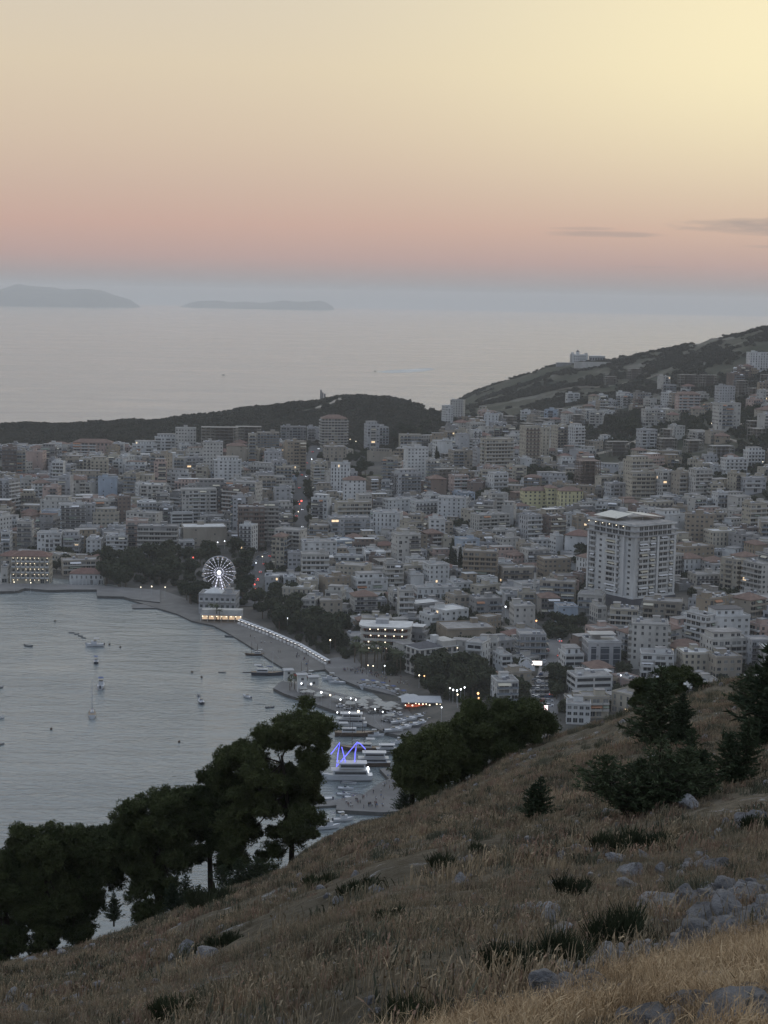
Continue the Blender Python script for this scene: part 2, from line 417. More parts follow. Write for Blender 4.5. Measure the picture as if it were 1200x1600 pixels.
def island(name, pts, py0, d, depth, label):
    """a far island: ridge heights from its outline, given real depth"""
    n = len(pts); V, F = [], []; rows = 7
    for i, (px, py) in enumerate(pts):
        top = at_d(px, py, d); b = at_d(px, py0 + 0.0185*(px-600), d); h = max(top.z, 4) if 0 < i < n-1 else 1.0
        for r in range(rows):
            s = r/(rows-1)*2-1; zz = h*(1-abs(s)**1.6) - 3
            V.append((top.x + fbm(i*0.7, r*1.3)*h*0.5, d+s*depth*(0.12+0.88*math.sin(math.pi*i/(n-1))), zz*(0.93+0.14*vnoise(i*1.1, r*2.2)) if abs(s) > .01 else zz))
    for i in range(n-1):
        for r in range(rows-1): F.append((i*rows+r, (i+1)*rows+r, (i+1)*rows+r+1, i*rows+r+1))
    m = mat('far island rock', (0.10, 0.11, 0.09), 0.95, 0.4, 0.004, coord='World')
    tag(link(name, tri_mesh(name, np.array(V, float), np.array(F), [m], smooth=True)), label, 'island', kind='structure')
island('island', [(-60, 470), (-30, 461), (0, 452), (20, 445), (32, 443), (45, 446), (70, 448), (88, 449), (100, 452), (130, 451), (158, 453), (170, 458), (185, 462), (200, 467), (218, 469)], 484, 24000, 2200, 'high hazy blue island at the left edge of the horizon')
island('island', [(282, 477), (295, 473), (310, 470), (340, 469), (360, 472), (385, 471), (410, 473), (430, 471), (445, 469), (460, 471), (480, 471), (500, 469), (510, 472), (518, 477), (523, 481)], 490, 26000, 1500, 'long low hazy island on the sea right of the high one')

# low evening haze: one closed box
hz = MB(); hm = bpy.data.materials.new('haze'); hm.use_nodes = True; hn = hm.node_tree; hn.nodes.clear()
pv = hn.nodes.new('ShaderNodeVolumePrincipled'); pv.inputs['Color'].default_value = (1.0, 0.985, 0.965, 1); HAZE = 5.8e-5; pv.inputs['Density'].default_value = HAZE
hout = hn.nodes.new('ShaderNodeOutputMaterial'); hn.links.new(pv.outputs[0], hout.inputs['Volume'])
hz.box((0, 14500, 126), (84000, 31000, 376), hm); tag(hz.build('haze'), 'pale evening haze lying over bay and town', kind='stuff')

# ================================================================ WATERFRONT
def skyline_py(px): return float(np.interp(px, [a for a, b in SKYLINE], [b for a, b in SKYLINE]))
M_quay = mat('pale quay paving', (0.145, 0.142, 0.14), 0.9, 0.25, 0.08, dirt=(0.09, 0.088, 0.085), coord='World')
M_quayside = mat('dark wet quay wall', (0.07, 0.07, 0.068), 0.8, 0.3, 0.3, coord='World')
M_sand = mat('grey beach gravel', (0.135, 0.13, 0.122), 0.95, 0.25, 0.12, dirt=(0.11, 0.105, 0.1), coord='World')
M_asph = mat('worn asphalt', (0.085, 0.085, 0.085), 0.9, 0.3, 0.1, coord='World')
M_dirt = mat('pale dirt track', (0.25, 0.22, 0.18), 0.95, 0.25, 0.05, coord='World')
def ccw(p): return p if sum(p[i][0]*p[(i+1) % len(p)][1]-p[(i+1) % len(p)][0]*p[i][1] for i in range(len(p))) > 0 else p[::-1]
def slab(name, pix, z, top, side=M_quayside, z0=-3.0):
    pts = ccw([plane(px, py, z)[:2] for px, py in pix]); mb = MB(); mb.prism(pts, z0, z, side, top)
    return tag(mb.build(name), kind='structure'), pts
slab('promenade', [(-80, 927), (28, 923), (38, 919), (76, 922), (113, 921), (151, 921), (152, 931), (193, 932), (206, 936), (250, 941), (250, 922), (150, 914), (30, 912), (-80, 914)], 1.6, M_quay)
slab('beach', [(200, 936), (246, 950), (277, 959), (300, 970), (333, 977), (353, 987), (377, 1001), (400, 1016), (420, 1030), (440, 1042), (458, 1052), (513, 1045), (519, 1036), (470, 1004), (420, 982), (372, 960), (330, 945), (290, 935), (250, 921), (206, 925)], 0.9, M_sand)
slab('pier', [(206, 944), (207, 950), (248, 950), (252, 944)], 0.7, M_quay)
slab('quay', [(508, 1045), (518, 1053), (535, 1062), (560, 1072), (600, 1082), (628, 1090), (640, 1097), (600, 1095), (560, 1090), (507, 1078), (480, 1071), (440, 1064), (427, 1075), (445, 1084), (480, 1095), (525, 1111), (560, 1124), (587, 1137), (605, 1145), (635, 1151), (690, 1150), (800, 1160), (830, 1120), (760, 1075), (690, 1060), (600, 1040), (540, 1025), (505, 1030)], 1.5, M_quay)
slab('harbour_pier', [(525, 1265), (560, 1267), (597, 1269), (690, 1262), (700, 1190), (608, 1199), (593, 1201), (608, 1217), (597, 1221), (573, 1237), (568, 1241), (527, 1249)], 1.6, M_quay)
slab('jetty', [(470, 1262), (474, 1255), (527, 1249), (526, 1258)], 0.9, M_quay)

ROADS = []
def road(name, pix, width, m, lift=0.35):
    P = [ground(px, py, 520) for px, py in pix]; P = [p for p in P if p is not None]; pts = []
    for a, b in zip(P, P[1:]):
        n = max(1, int((b-a).length/7))
        for i in range(n): q = a.lerp(b, i/n); pts.append(Vector((q.x, q.y, max(Zt(q.x, q.y), 1.2)+lift)))
    pts.append(Vector((P[-1].x, P[-1].y, max(Zt(P[-1].x, P[-1].y), 1.2)+lift)))
    mb = MB(); L, R_ = [], []
    for i, p in enumerate(pts):
        d = (pts[min(i+1, len(pts)-1)]-pts[max(i-1, 0)]); d.z = 0; d.normalize(); nn = Vector((-d.y, d.x, 0))*width/2
        L.append(p+nn); R_.append(p-nn)
    for i in range(len(pts)-1):
        mb.poly([R_[i], R_[i+1], L[i+1], L[i]], m)
        for s_ in (L, R_):
            a, b = s_[i], s_[i+1]; dn = Vector((0, 0, -1.6)); mb.poly([a, b, b+dn, a+dn], m)
    tag(mb.build(name), kind='structure'); ROADS.append(([(p.x, p.y, p.z) for p in pts], width)); return pts
street_main = road('road', [(470, 850), (467, 815), (469, 785), (473, 750), (484, 722), (493, 706), (500, 690)], 13, M_asph)
street_wheel = road('road', [(384, 948), (394, 918), (403, 892), (413, 873), (440, 858), (470, 850)], 13, M_asph)
street_right = road('road', [(850, 1115), (853, 1093), (858, 1063), (863, 1043), (869, 1020), (875, 1008), (850, 990), (800, 962), (770, 950)], 13, M_quay)
road('dirt_road', [(905, 716), (935, 709), (973, 700), (1000, 688), (1033, 678), (1087, 681), (1125, 681), (1167, 693), (1215, 698)], 9, M_dirt)
road('dirt_road', [(1120, 681), (1150, 664), (1215, 655)], 7, M_dirt)
road('dirt_track', [(400, 652), (443, 646), (493, 640), (520, 630), (538, 622)], 7, M_dirt, 1.0)
road('dirt_road', [(870, 610), (930, 605), (985, 598), (1030, 585)], 6, M_dirt, 0.8)
road('dirt_road', [(975, 770), (1000, 790), (1018, 800)], 7, M_dirt)
fp = [town_at(px, py) for px, py in ((512, 758), (612, 760), (618, 734), (520, 728))]
mb = MB(); zf = sum(p.z for p in fp)/4+1.2; mb.prism(ccw([p[:2] for p in fp]), zf-14, zf, mat('field wall', (0.2, 0.19, 0.17)), mat('dry football turf', (0.085, 0.092, 0.052), 0.95, 0.3, 0.04, coord='World'))
tag(mb.build('sports_field'), kind='structure')

# ================================================================ BUILDINGS
def wallm(name, c): return mat(name, c, 0.9, 0.13, 0.22, dirt=tuple(x*0.66 for x in c), stretch=(1, 1, 0.35), detail=5)
WALLS = {'white': wallm('white render', (0.50, 0.50, 0.49)), 'offwhite': wallm('off white render', (0.41, 0.395, 0.365)), 'cream': wallm('cream render', (0.37, 0.335, 0.27)),
 'beige': wallm('beige render', (0.30, 0.265, 0.215)), 'grey': wallm('grey render', (0.24, 0.235, 0.23)), 'pale grey': wallm('pale grey render', (0.35, 0.35, 0.355)),
 'concrete': wallm('raw concrete', (0.22, 0.205, 0.185)), 'brown': wallm('brown brick', (0.165, 0.125, 0.105)), 'pinkish': wallm('pinkish render', (0.40, 0.30, 0.26)),
 'yellow': wallm('pale yellow render', (0.52, 0.48, 0.28)), 'bluish': wallm('bluish render', (0.33, 0.38, 0.44)), 'dark': wallm('dark cladding', (0.09, 0.09, 0.10)),
 'tan': wallm('tan render', (0.26, 0.215, 0.16))}
ROOFS = {'flat': mat('flat roof screed', (0.26, 0.25, 0.24), 0.9, 0.3, 0.25, dirt=(0.13, 0.125, 0.12)), 'light': mat('pale roof sheet', (0.5, 0.5, 0.49), 0.7, 0.15, 0.3, dirt=(0.33, 0.32, 0.3)),
 'red': mat('red roof tiles', (0.15, 0.088, 0.072), 0.85, 0.3, 0.5, dirt=(0.12, 0.075, 0.06)), 'brown': mat('brown roof tiles', (0.15, 0.10, 0.08), 0.85, 0.3, 0.5), 'dark': mat('dark slate roof', (0.07, 0.07, 0.078), 0.7, 0.2, 0.4)}
M_glass = mat('dark window glass', (0.03, 0.034, 0.04), 0.18, 0.5, 0.6, spec=0.6, coord='World'); M_shut = mat('grey roller shutter', (0.16, 0.16, 0.155), 0.7, 0.3, 0.4, coord='World')
M_lit = mat('lit window', (0.8, 0.6, 0.4), emit=(1.0, 0.72, 0.42), es=1.1); M_rail = mat('dark railing', (0.08, 0.08, 0.085), 0.6)
M_tank = mat('steel water tank', (0.5, 0.5, 0.5), 0.4, 0.1); M_panel = mat('solar collector', (0.05, 0.055, 0.07), 0.25, 0.1, spec=0.6)
M_awn = {'cream': mat('cream awning cloth', (0.5, 0.46, 0.36), 0.9, 0.1), 'green': mat('grey green awning cloth', (0.22, 0.25, 0.2), 0.9, 0.1), 'white': mat('white awning cloth', (0.6, 0.6, 0.6), 0.9, 0.1), 'orange': mat('rusty awning cloth', (0.33, 0.17, 0.1), 0.9, 0.1)}
M_lamp = mat('lamp glow', (1, .9, .7), emit=(1.0, 0.86, 0.62), es=3.2); M_lampw = mat('cold lamp glow', (1, 1, 1), emit=(0.9, 0.95, 1.0), es=4.0); M_red = mat('red light', (1, 0.1, 0.1), emit=(1.0, 0.14, 0.1), es=2.2)
M_metal = mat('grey painted metal', (0.35, 0.36, 0.37), 0.5, 0.1)

UNITS = {}
def unit(kind, key):
    if (kind, key) in UNITS: return UNITS[kind, key]
    mb = MB()
    if kind == 'window':
        p = {'dark': M_glass, 'shut': M_shut, 'lit': M_lit}[key]
        mb.box((0, -0.03, 0.5), (1, 0.07, 1), p); mb.box((0, -0.10, 0.0), (1.12, 0.2, 0.05), WALLS['offwhite']); mb.box((0, -0.05, 0.5), (0.05, 0.05, 1), WALLS['offwhite'])
    elif kind == 'balcony':    # 1 wide, 1 deep (to -y)
        a, b = key; wm = WALLS[a]; pm = {'solid': wm, 'rail': M_rail, 'glass': mat('balcony glass', (0.16, 0.18, 0.2), 0.2, 0.1)}[b]
        mb.box((0, -0.5, -0.09), (1, 1, 0.18), wm)
        mb.box((0, -0.97, 0.46), (1, 0.06, 0.92), pm)
        for s_ in (-1, 1): mb.box((s_*0.49, -0.47, 0.46), (0.02, 0.93, 0.92), pm)
        if b == 'rail': mb.box((0, -0.97, 0.97), (1, 0.08, 0.06), wm)
    elif kind == 'awning':
        mm = M_awn[key]; mb.add([(-0.5, 0, 0), (0.5, 0, 0), (0.5, -1, -0.62), (-0.5, -1, -0.62), (-0.5, 0, -0.06), (0.5, 0, -0.06), (0.5, -1, -0.72), (-0.5, -1, -0.72)], [(3, 2, 1, 0), (4, 5, 6, 7), (2, 3, 7, 6), (0, 4, 7, 3), (1, 2, 6, 5)], mm)
    elif kind == 'water_tank':
        mb.tube([(-0.7, 0, 1.0), (0.7, 0, 1.0)], 0.42, M_tank, 8); mb.box((0, 0, 0.3), (1.1, 0.4, 0.6), M_rail)
        mb.add([(-0.9, -0.5, 0.9), (0.9, -0.5, 0.9), (0.9, -2.0, 0.1), (-0.9, -2.0, 0.1), (-0.9, -0.5, 0.8), (0.9, -0.5, 0.8), (0.9, -2.0, 0), (-0.9, -2.0, 0)], [(3, 2, 1, 0), (4, 5, 6, 7), (2, 3, 7, 6), (0, 4, 7, 3), (1, 2, 6, 5)], M_panel)
    elif kind == 'wall_lamp':
        mb.box((0, -0.2, 0), (0.42, 0.4, 0.34), M_lamp)
    UNITS[kind, key] = mb.mesh(kind); UNITS[kind, key]['_'] = 1
    return UNITS[kind, key]

class Bld:
    """collects the pieces of one building: 'full' = every window its own part, 'mid' = wall, roof and balconies as parts, 'flat' = all in one mesh"""
    def __init__(s, root, mode, sink=None, T=None, maxwin=96):
        s.root, s.mode, s.sink, s.T = root, mode, sink, T
        s.wall = sink if mode == 'flat' else MB(); s.roof = sink if mode == 'flat' else MB(); s.n = 0; s.maxwin = maxwin; s.rest = MB()
    def place(s, kind, key, loc, rz, sc, own=None):
        me = unit(kind, key)
        one = s.mode == 'full' or (s.mode == 'mid' and kind in ('balcony',) and s.n < 14)
        if one and kind == 'window' and s.n >= s.maxwin: one = False
        if one:
            s.n += 1; link(kind, me, s.root, loc, rz, sc); return
        M = Matrix.Translation(loc) @ Matrix.Rotation(rz, 4, 'Z') @ Matrix.Diagonal((*sc, 1))
        if s.mode == 'flat': M = s.T @ M
        tgt = s.wall if s.mode != 'full' else (s.rest if kind == 'window' else s.wall)
        mats = list(me.materials); k = len(tgt.v); tgt.v.extend((M @ v.co)[:] for v in me.vertices)
        for p in me.polygons: tgt.f.append(tuple(i+k for i in p.vertices)); tgt.m.append(tgt.mi(mats[p.material_index]))
    def box(s, which, c, size, m, rz=0.0):
        t_ = s.wall if which == 'wall' else s.roof
        t_.box(c, size, m, rz, M=s.T if s.mode == 'flat' else None, bottom=s.mode != 'flat')
    def prism(s, which, pts, z0, z1, m, top=None): (s.wall if which == 'wall' else s.roof).prism(pts, z0, z1, m, top, M=s.T if s.mode == 'flat' else None)
    def raw(s, which, vs, fs, m):
        if s.mode == 'flat': vs = [s.T @ Vector(v) for v in vs]
        (s.wall if which == 'wall' else s.roof).add(vs, fs, m)
    def own(s, name, mb): 
        if s.mode != 'flat': return mb.build(name, s.root)
    def done(s):
        if s.mode == 'flat': return
        if s.wall.v: s.wall.build('wall', s.root)
        if s.roof.v: s.roof.build('roof', s.root)
        if s.rest.v: tag(s.rest.build('window', s.root), kind='stuff')

def hip(b, w, d, z, h, m, ov=0.5, x=0, y=0):
    w += ov*2; d += ov*2; r = max(0, (w-d)/2) if w > d else 0; q = max(0, (d-w)/2) if d > w else 0
    v = [(x-w/2, y-d/2, z), (x+w/2, y-d/2, z), (x+w/2, y+d/2, z), (x-w/2, y+d/2, z)]
    if w >= d: v += [(x-r, y, z+h), (x+r, y, z+h)]; f = [(0, 1, 5, 4), (1, 2, 5), (2, 3, 4, 5), (3, 0, 4)]
    else: v += [(x, y-q, z+h), (x, y+q, z+h)]; f = [(0, 1, 4), (1, 2, 5, 4), (2, 3, 5), (3, 0, 4, 5)]
    b.raw('roof', v+[(p[0], p[1], z-0.25) for p in v[:4]], f+[(6, 7, 1, 0), (7, 8, 2, 1), (8, 9, 3, 2), (9, 6, 0, 3), (9, 8, 7, 6)], m)

def facade(b, R, cx, cy, rz, W, n, fh, style, wall, lit=0.004, z0=0.0, bal=None, awn=0.1, ground_open=True):
    """windows and balconies on one face; the face centre is (cx,cy), outward = rotated -y"""
    ca, sa = math.cos(rz), math.sin(rz)
    def P(x, y, z): return (cx+x*ca-y*sa, cy+x*sa+y*ca, z)
    shp = R.choice([.1, .3, .55]); nb = max(1, int(round(W/R.choice([2.9, 3.3, 3.9])))); bw = W/nb
    def wk(): 
        r = R.random(); return 'lit' if r < lit else ('shut' if r < shp else 'dark')
    bal = bal or (R.choice(['offwhite', wall, wall, 'white']), R.choice(['solid', 'solid', 'rail', 'glass']))
    if style == 'blank':
        for i in range(n):
            if nb > 2 and R.random() < 0.8: b.place('window', wk(), P((R.choice([-1, 1]))*W*0.22, -0.001, z0+i*fh+1.0), rz, (1.0, 1, 1.1))
        return
    cols = []; gw_, gh_, gz_ = R.choice([(1.1, 1.5, .9), (1.4, 1.3, 1.0), (1.0, 2.0, .3), (1.7, 1.4, .9)])
    j = 0
    while j < nb:
        if style == 'apt' and R.random() < 0.5 and j+1 < nb: cols.append(('b', j, 2)); j += 2
        elif style == 'apt' and R.random() < 0.35: cols.append(('b', j, 1)); j += 1
        else: cols.append(('w', j, 1)); j += 1
    for i in range(n):
        z = z0+i*fh
        if i == 0 and ground_open:
            for k in range(nb):
                if R.random() < 0.7: b.place('window', wk(), P(-W/2+(k+.5)*bw, 0, z+0.25), rz, (bw*0.72, 1, fh*0.74))
            continue
        if style == 'band':
            d = 1.5; b.place('balcony', bal, P(0, 0, z), rz, (W+0.2, d, 1))
            for k in range(nb):
                if R.random() < 0.9: b.place('window', wk(), P(-W/2+(k+.5)*bw, 0, z+0.1), rz, (bw*R.uniform(0.55, 0.85), 1, 2.25))
            if R.random() < awn*2: x = R.uniform(-W*.3, W*.3); b.place('awning', R.choice(['cream', 'white', 'green']), P(x, -0.05, z+2.5), rz, (W*0.3, 1.7, 1.4))
            continue
        if style == 'strip':
            b.place('window', 'dark', P(0, 0, z+1.0), rz, (W*0.9, 1, 1.45)); continue
        if style == 'hotel':
            for k in range(nb):
                x = -W/2+(k+.5)*bw
                b.place('window', 'lit' if R.random() < lit else 'dark', P(x, 0, z+0.15), rz, (1.5, 1, 2.2))
                b.place('balcony', bal, P(x, 0, z), rz, (bw*0.78, 1.2, 1))
            continue
        if style == 'grid':
            for k in range(nb):
                if R.random() < 0.93: b.place('window', wk(), P(-W/2+(k+.5)*bw, 0, z+gz_), rz, (gw_, 1, gh_))
            continue
        for c, k, m_ in cols:
            x = -W/2+(k+m_/2)*bw
            if c == 'b':
                b.place('balcony', bal, P(x, 0, z), rz, (bw*m_*0.94, 1.35, 1))
                b.place('window', wk(), P(x, 0, z+0.08), rz, (bw*m_*R.uniform(0.5, 0.82), 1, 2.2))
                if R.random() < awn: b.place('awning', R.choice(['cream', 'cream', 'white', 'green', 'orange']), P(x, -0.05, z+2.5), rz, (bw*m_*0.9, 1.6, 1.5))
            elif R.random() < 0.84: ww_ = R.choice([0.8, 1.2, 1.6, 2.0]); b.place('window', wk(), P(x+R.uniform(-.3, .3), 0, z+(0.1 if ww_ > 1.9 else 0.95)), rz, (ww_, 1, 2.2 if ww_ > 1.9 else R.choice([1.2, 1.35, 1.5])))

def frame_building(b, w, d, n, fh, m):
    nx, ny = max(2, round(w/4.5)), max(2, round(d/5))
    for i in range(n+1):
        if i < n and b.mode != 'flat': sl = MB(); sl.box((0, 0, i*fh+fh-0.15), (w, d, 0.28), m); b.own('floor_slab', sl)
        elif i < n: b.box('wall', (0, 0, i*fh+fh-0.15), (w, d, 0.28), m)
    for x in range(nx+1):
        for y in range(ny+1):
            c = ((x/nx-.5)*(w-.6), (y/ny-.5)*(d-.6), n*fh/2-2)
            if b.mode != 'flat' and y in (0, ny): cb = MB(); cb.box(c, (0.5, 0.5, n*fh+3.4), m); b.own('column', cb)
            else: b.box('wall', c, (0.5, 0.5, n*fh+3.4), m)
    b.box('wall', (w*0.1, d*0.2, n*fh/2-1), (w*0.5, d*0.35, n*fh+1.9), WALLS['concrete'])

def roof_clutter(b, R, w, d, z, wall):
    if R.random() < 0.75:
        sw, sdp = min(w*0.4, R.uniform(3, 5)), min(d*0.5, R.uniform(3, 4.5)); x, y = R.uniform(-w/2+sw/2, w/2-sw/2)*.8, R.uniform(0, d/2-sdp/2)*.9
        b.box('roof', (x, y, z+1.25), (sw, sdp, 2.5), WALLS[wall]); b.box('roof', (x, y, z+2.58), (sw+.5, sdp+.5, 0.16), ROOFS['flat'])
    for _ in range(R.randint(0, 4)):
        b.place('water_tank', 0, (R.uniform(-w/2+1.2, w/2-1.2), R.uniform(-d/2+2.2, d/2-1), z+0.02), R.uniform(-.2, .2), (1, 1, 1))

def apartment(b, R, w, d, n, wall, roof='flat', fh=3.05, front='apt', side='grid', setback=False, bal=None, lit=0.004, lside=None, awn=0.1, deep=4.0):
    m = WALLS[wall]; nn = n-1 if setback else n; Ht = nn*fh
    b.box('wall', (0, 0, Ht/2-deep/2), (w, d, Ht+deep), m)
    facade(b, R, 0, -d/2, 0, w, nn, fh, front, wall, lit, bal=bal, awn=awn)
    facade(b, R, w/2, 0, math.pi/2, d, nn, fh, side, wall, lit, bal=bal, awn=awn)
    facade(b, R, -w/2, 0, -math.pi/2, d, nn, fh, lside or side, wall, lit, bal=bal, awn=awn)
    zt = Ht
    if setback:
        b.box('roof', (0, 0, Ht+0.1), (w+.5, d+.5, 0.2), m)
        for s_ in (-1, 1): b.box('roof', (s_*(w/2+.15), 0, Ht+0.6), (0.15, d+.3, 0.8), m)
        b.box('roof', (0, -d/2-.15, Ht+0.6), (w+.14, 0.15, 0.8), m)
        b.box('wall', (0, d*0.12, Ht+0.2+fh/2-.1), (w*0.78, d*0.68, fh-.2), m)
        facade(b, R, 0, d*0.12-d*0.34, 0, w*0.78, 1, fh, 'grid', wall, lit, z0=Ht, ground_open=False)
        w, d, zt = w*0.8, d*0.7, Ht+fh; yo = 0
    if roof in ('red', 'brown') and not setback: hip(b, w, d, zt+0.05, min(w, d)*0.23, ROOFS[roof]); return
    if setback: b.box('roof', (0, d*0.17, zt+0.1), (w+.6, d+.6, 0.2), ROOFS['flat' if roof == 'flat' else roof]); return
    b.box('roof', (0, 0, zt+0.09), (w+.5, d+.5, 0.18), ROOFS['dark' if roof == 'dark' else ('light' if roof == 'light' else 'flat')])
    for s_ in (-1, 1):
        b.box('roof', (s_*(w/2-.1), 0, zt+0.5), (0.2, d-.44, 0.66), m); b.box('roof', (0, s_*(d/2-.1), zt+0.5), (w, 0.2, 0.66), m)
    roof_clutter(b, R, w, d, zt+0.18, wall)

PLACED = []      # x, y, radius
BREC = []        # every building: root, box in the picture, colour words ...
STUFF = MB()
def free(x, y, r, k=0.86):
    for a, b_, c in PLACED:
        if abs(a-x) < 60 and abs(b_-y) < 60 and math.hypot(a-x, b_-y) < (r+c)*k: return False
    for pts, wd in ROADS:
        for q in pts:
            if abs(q[0]-x) < 30 and abs(q[1]-y) < 30 and math.hypot(q[0]-x, q[1]-y) < wd/2+r*0.95: return False
    return True
def base_at(x, y, w, d, rz):
    ca, sa = math.cos(rz), math.sin(rz)
    zs = [Zt(x+a*w/2*ca-c*d/2*sa, y+a*w/2*sa+c*d/2*ca) for a in (-1, 1) for c in (-1, 1)]
    return max(1.4, (zs[0]+zs[2])/2, 0.75*max(zs)+0.25*min(zs))
def make_building(x, y, rz, w, d, n, mode, seed, kind='apartment', label=None, name=None, cat='building', z=None, group=None, T=None, **kw):
    R = random.Random(seed); z = base_at(x, y, w, d, rz) if z is None else z
    nm = name or {'apartment': 'apartment_block', 'house': 'house', 'frame': 'unfinished_building'}[kind]
    if mode == 'flat':
        b = Bld(None, 'flat', STUFF, Matrix.Translation((x, y, z)) @ Matrix.Rotation(rz, 4, 'Z')); root = None
    else:
        root = thing(nm, label, cat, (x, y, z), rz, group); b = Bld(root, mode)
    if kind == 'frame': frame_building(b, w, d, n, 3.1, WALLS[kw.get('wall', 'concrete')])
    else: apartment(b, R, w, d, n, **kw)
    b.done()
    return root

# ---- buildings one can recognise: left, right, top, base row in the picture; floors; look
K = []
def key(l, r, t, b, n, wall, label, rot=None, depth=None, **kw): K.append((l, r, t, b, n, wall, label, rot, depth, kw))
key(213, 277, 823, 874, 7, 'grey', 'wide grey block with long continuous balconies behind the shore park', 3, 14, front='band', side='grid', bal=('offwhite', 'solid'))
key(164, 199, 838, 871, 5, 'white', 'white block with stacked balcony bands left of the wide grey block', 4, 13, front='band', bal=('white', 'solid'))
key(134, 158, 843, 870, 4, 'white', 'small white cubic block with few windows near the left shore', 2, 11, front='grid')
key(97, 124, 831, 868, 5, 'pale grey', 'pale block with square balconies behind the red roofed seafront hotel', 3, 13, front='apt', setback=True)
key(57, 96, 833, 869, 5, 'white', 'white terraced block directly above the red roofed seafront hotel', 2, 13, front='apt')
key(25, 50, 815, 862, 6, 'offwhite', 'off white narrow block behind the hotel at left shore', 4, 12)
key(0, 16, 832, 868, 5, 'white', 'white block cut by the left picture edge above the hotel', 4, 12)
key(278, 354, 824, 853, 3, 'beige', 'long low beige hall with pale flat roof above the ferris wheel', 12, 22, front='blank', side='blank', roof='light', name='hall')
key(262, 302, 803, 826, 3, 'white', 'white building with black strip windows right of the wide grey block', 14, 12, front='strip')
key(279, 338, 766, 820, 9, 'offwhite', 'tall white block with blue rooftop room above the low hall', 12, 14, front='apt', side='apt')
key(331, 377, 716, 763, 9, 'white', 'bright white tower with rows of black windows above mid left', 8, 15, front='grid', side='grid', setback=True, lit=0.0)
key(315, 348, 693, 748, 10, 'offwhite', 'off white tower behind the bright white tower with black windows', 6, 14, front='grid')
key(152, 183, 747, 783, 5, 'bluish', 'block with a blank bluish white gable wall in the left quarter', 4, 10, front='blank', side='blank')
key(143, 185, 796, 835, 5, 'cream', 'cream block with few dark square windows behind the small white cube', 6, 12, front='grid', setback=True)
key(0, 26, 700, 752, 9, 'brown', 'brown tower at the left picture edge below the wooded ridge', 10, 14, front='band')
key(22, 40, 706, 750, 8, 'cream', 'narrow cream tower between the brown and the pinkish tower', 10, 13, front='apt')
key(38, 69, 707, 742, 7, 'pinkish', 'pinkish tower with cream centre near the left picture edge', -6, 13, front='blank', side='grid')
key(113, 175, 692, 716, 5, 'pinkish', 'pinkish brown block below the wooded ridge at left', 3, 14, front='apt', roof='brown')
key(205, 245, 690, 712, 4, 'white', 'lower left step of the white terraced blocks below the ridge', 6, 13, front='apt', setback=True)
key(240, 278, 680, 710, 6, 'white', 'middle step of the white terraced blocks below the ridge', 6, 13, front='apt', setback=True)
key(272, 306, 671, 712, 8, 'offwhite', 'highest of the white terraced blocks beside the concrete frame', 6, 13, front='grid')
key(312, 372, 670, 712, 8, 'concrete', 'long unfinished concrete frame building below the wooded ridge', 5, 16, kind='frame')
key(366, 408, 668, 702, 6, 'concrete', 'second unfinished concrete frame just right of the long one', 5, 15, kind='frame')
key(386, 400, 680, 728, 9, 'cream', 'narrow cream tower in front of the second concrete frame', 6, 12, front='apt')
key(499, 542, 656, 700, 10, 'cream', 'tall cream balcony tower standing alone below the ridge monument', 8, 16, front='band', side='band', bal=('offwhite', 'solid'), roof='brown')
key(568, 592, 660, 708, 10, 'pale grey', 'tall pale grey slab right of the cream balcony tower', 15, 14, front='apt', side='grid', setback=True)
key(588, 607, 670, 700, 7, 'pale grey', 'lower wing on the right of the tall pale grey slab', 15, 12, front='band')
key(437, 478, 668, 690, 6, 'grey', 'grey block with light roof left of the cream balcony tower', 6, 13)
key(478, 500, 670, 692, 5, 'pale grey', 'pale grey block touching the left of the cream balcony tower', 6, 13)
key(400, 436, 678, 712, 8, 'beige', 'beige block with recessed columns left of the main street end', 6, 13, front='band')
key(443, 478, 692, 738, 9, 'tan', 'tan tower left of the far end of the lit main street', 14, 13, front='apt', side='blank')
key(503, 541, 700, 722, 2, 'beige', 'classical hall with white columns below the cream balcony tower', 10, 20, front='grid', roof='flat', name='hall')
key(484, 507, 727, 762, 7, 'cream', 'cream block on the right bank of the main street', 14, 12, front='apt')
key(611, 657, 736, 785, 9, 'pale grey', 'pale tower with a dark roof room right of the sports field', 22, 15, front='apt', side='apt', awn=0.05, setback=True)
key(597, 652, 782, 805, 3, 'white', 'left wing of the long white school building in the centre', 24, 12, front='grid', side='grid', name='school_building', lit=0)
key(640, 700, 785, 812, 3, 'white', 'middle wing of the long white school building in the centre', 22, 12, front='hotel', side='grid', name='school_building', lit=0)
key(683, 733, 780, 816, 4, 'white', 'square right wing of the long white school building', -12, 14, front='grid', side='grid', name='school_building', lit=0)
key(572, 597, 748, 775, 5, 'tan', 'tan block left of the pale tower with dark roof room', 18, 12)
key(675, 706, 691, 722, 4, 'white', 'white cubic block with few windows up the centre right slope', 20, 13, front='blank')
key(712, 733, 680, 712, 6, 'pale grey', 'pale grey windowless slab behind the cream tower in the centre right', 18, 10, front='blank', side='blank')
key(750, 802, 688, 745, 10, 'cream', 'broad cream tower with balcony rows in the centre right', 20, 14, front='band', side='apt', bal=('offwhite', 'solid'))
key(700, 738, 706, 742, 7, 'beige', 'beige paired block left of the broad cream tower', 20, 13, front='apt')
key(738, 750, 702, 735, 6, 'pale grey', 'narrow pale block squeezed left of the broad cream tower', 20, 12, front='blank')
key(690, 708, 636, 662, 7, 'white', 'left slab of the lone white hotel where ridge and headland meet', 20, 12, front='grid')
key(703, 727, 627, 657, 8, 'offwhite', 'taller right slab of the lone white hotel near the headland', -15, 12, front='grid')
key(762, 794, 741, 775, 5, 'white', 'bright white block with arched loggias below the cream tower', 20, 13, front='apt', bal=('white', 'solid'))
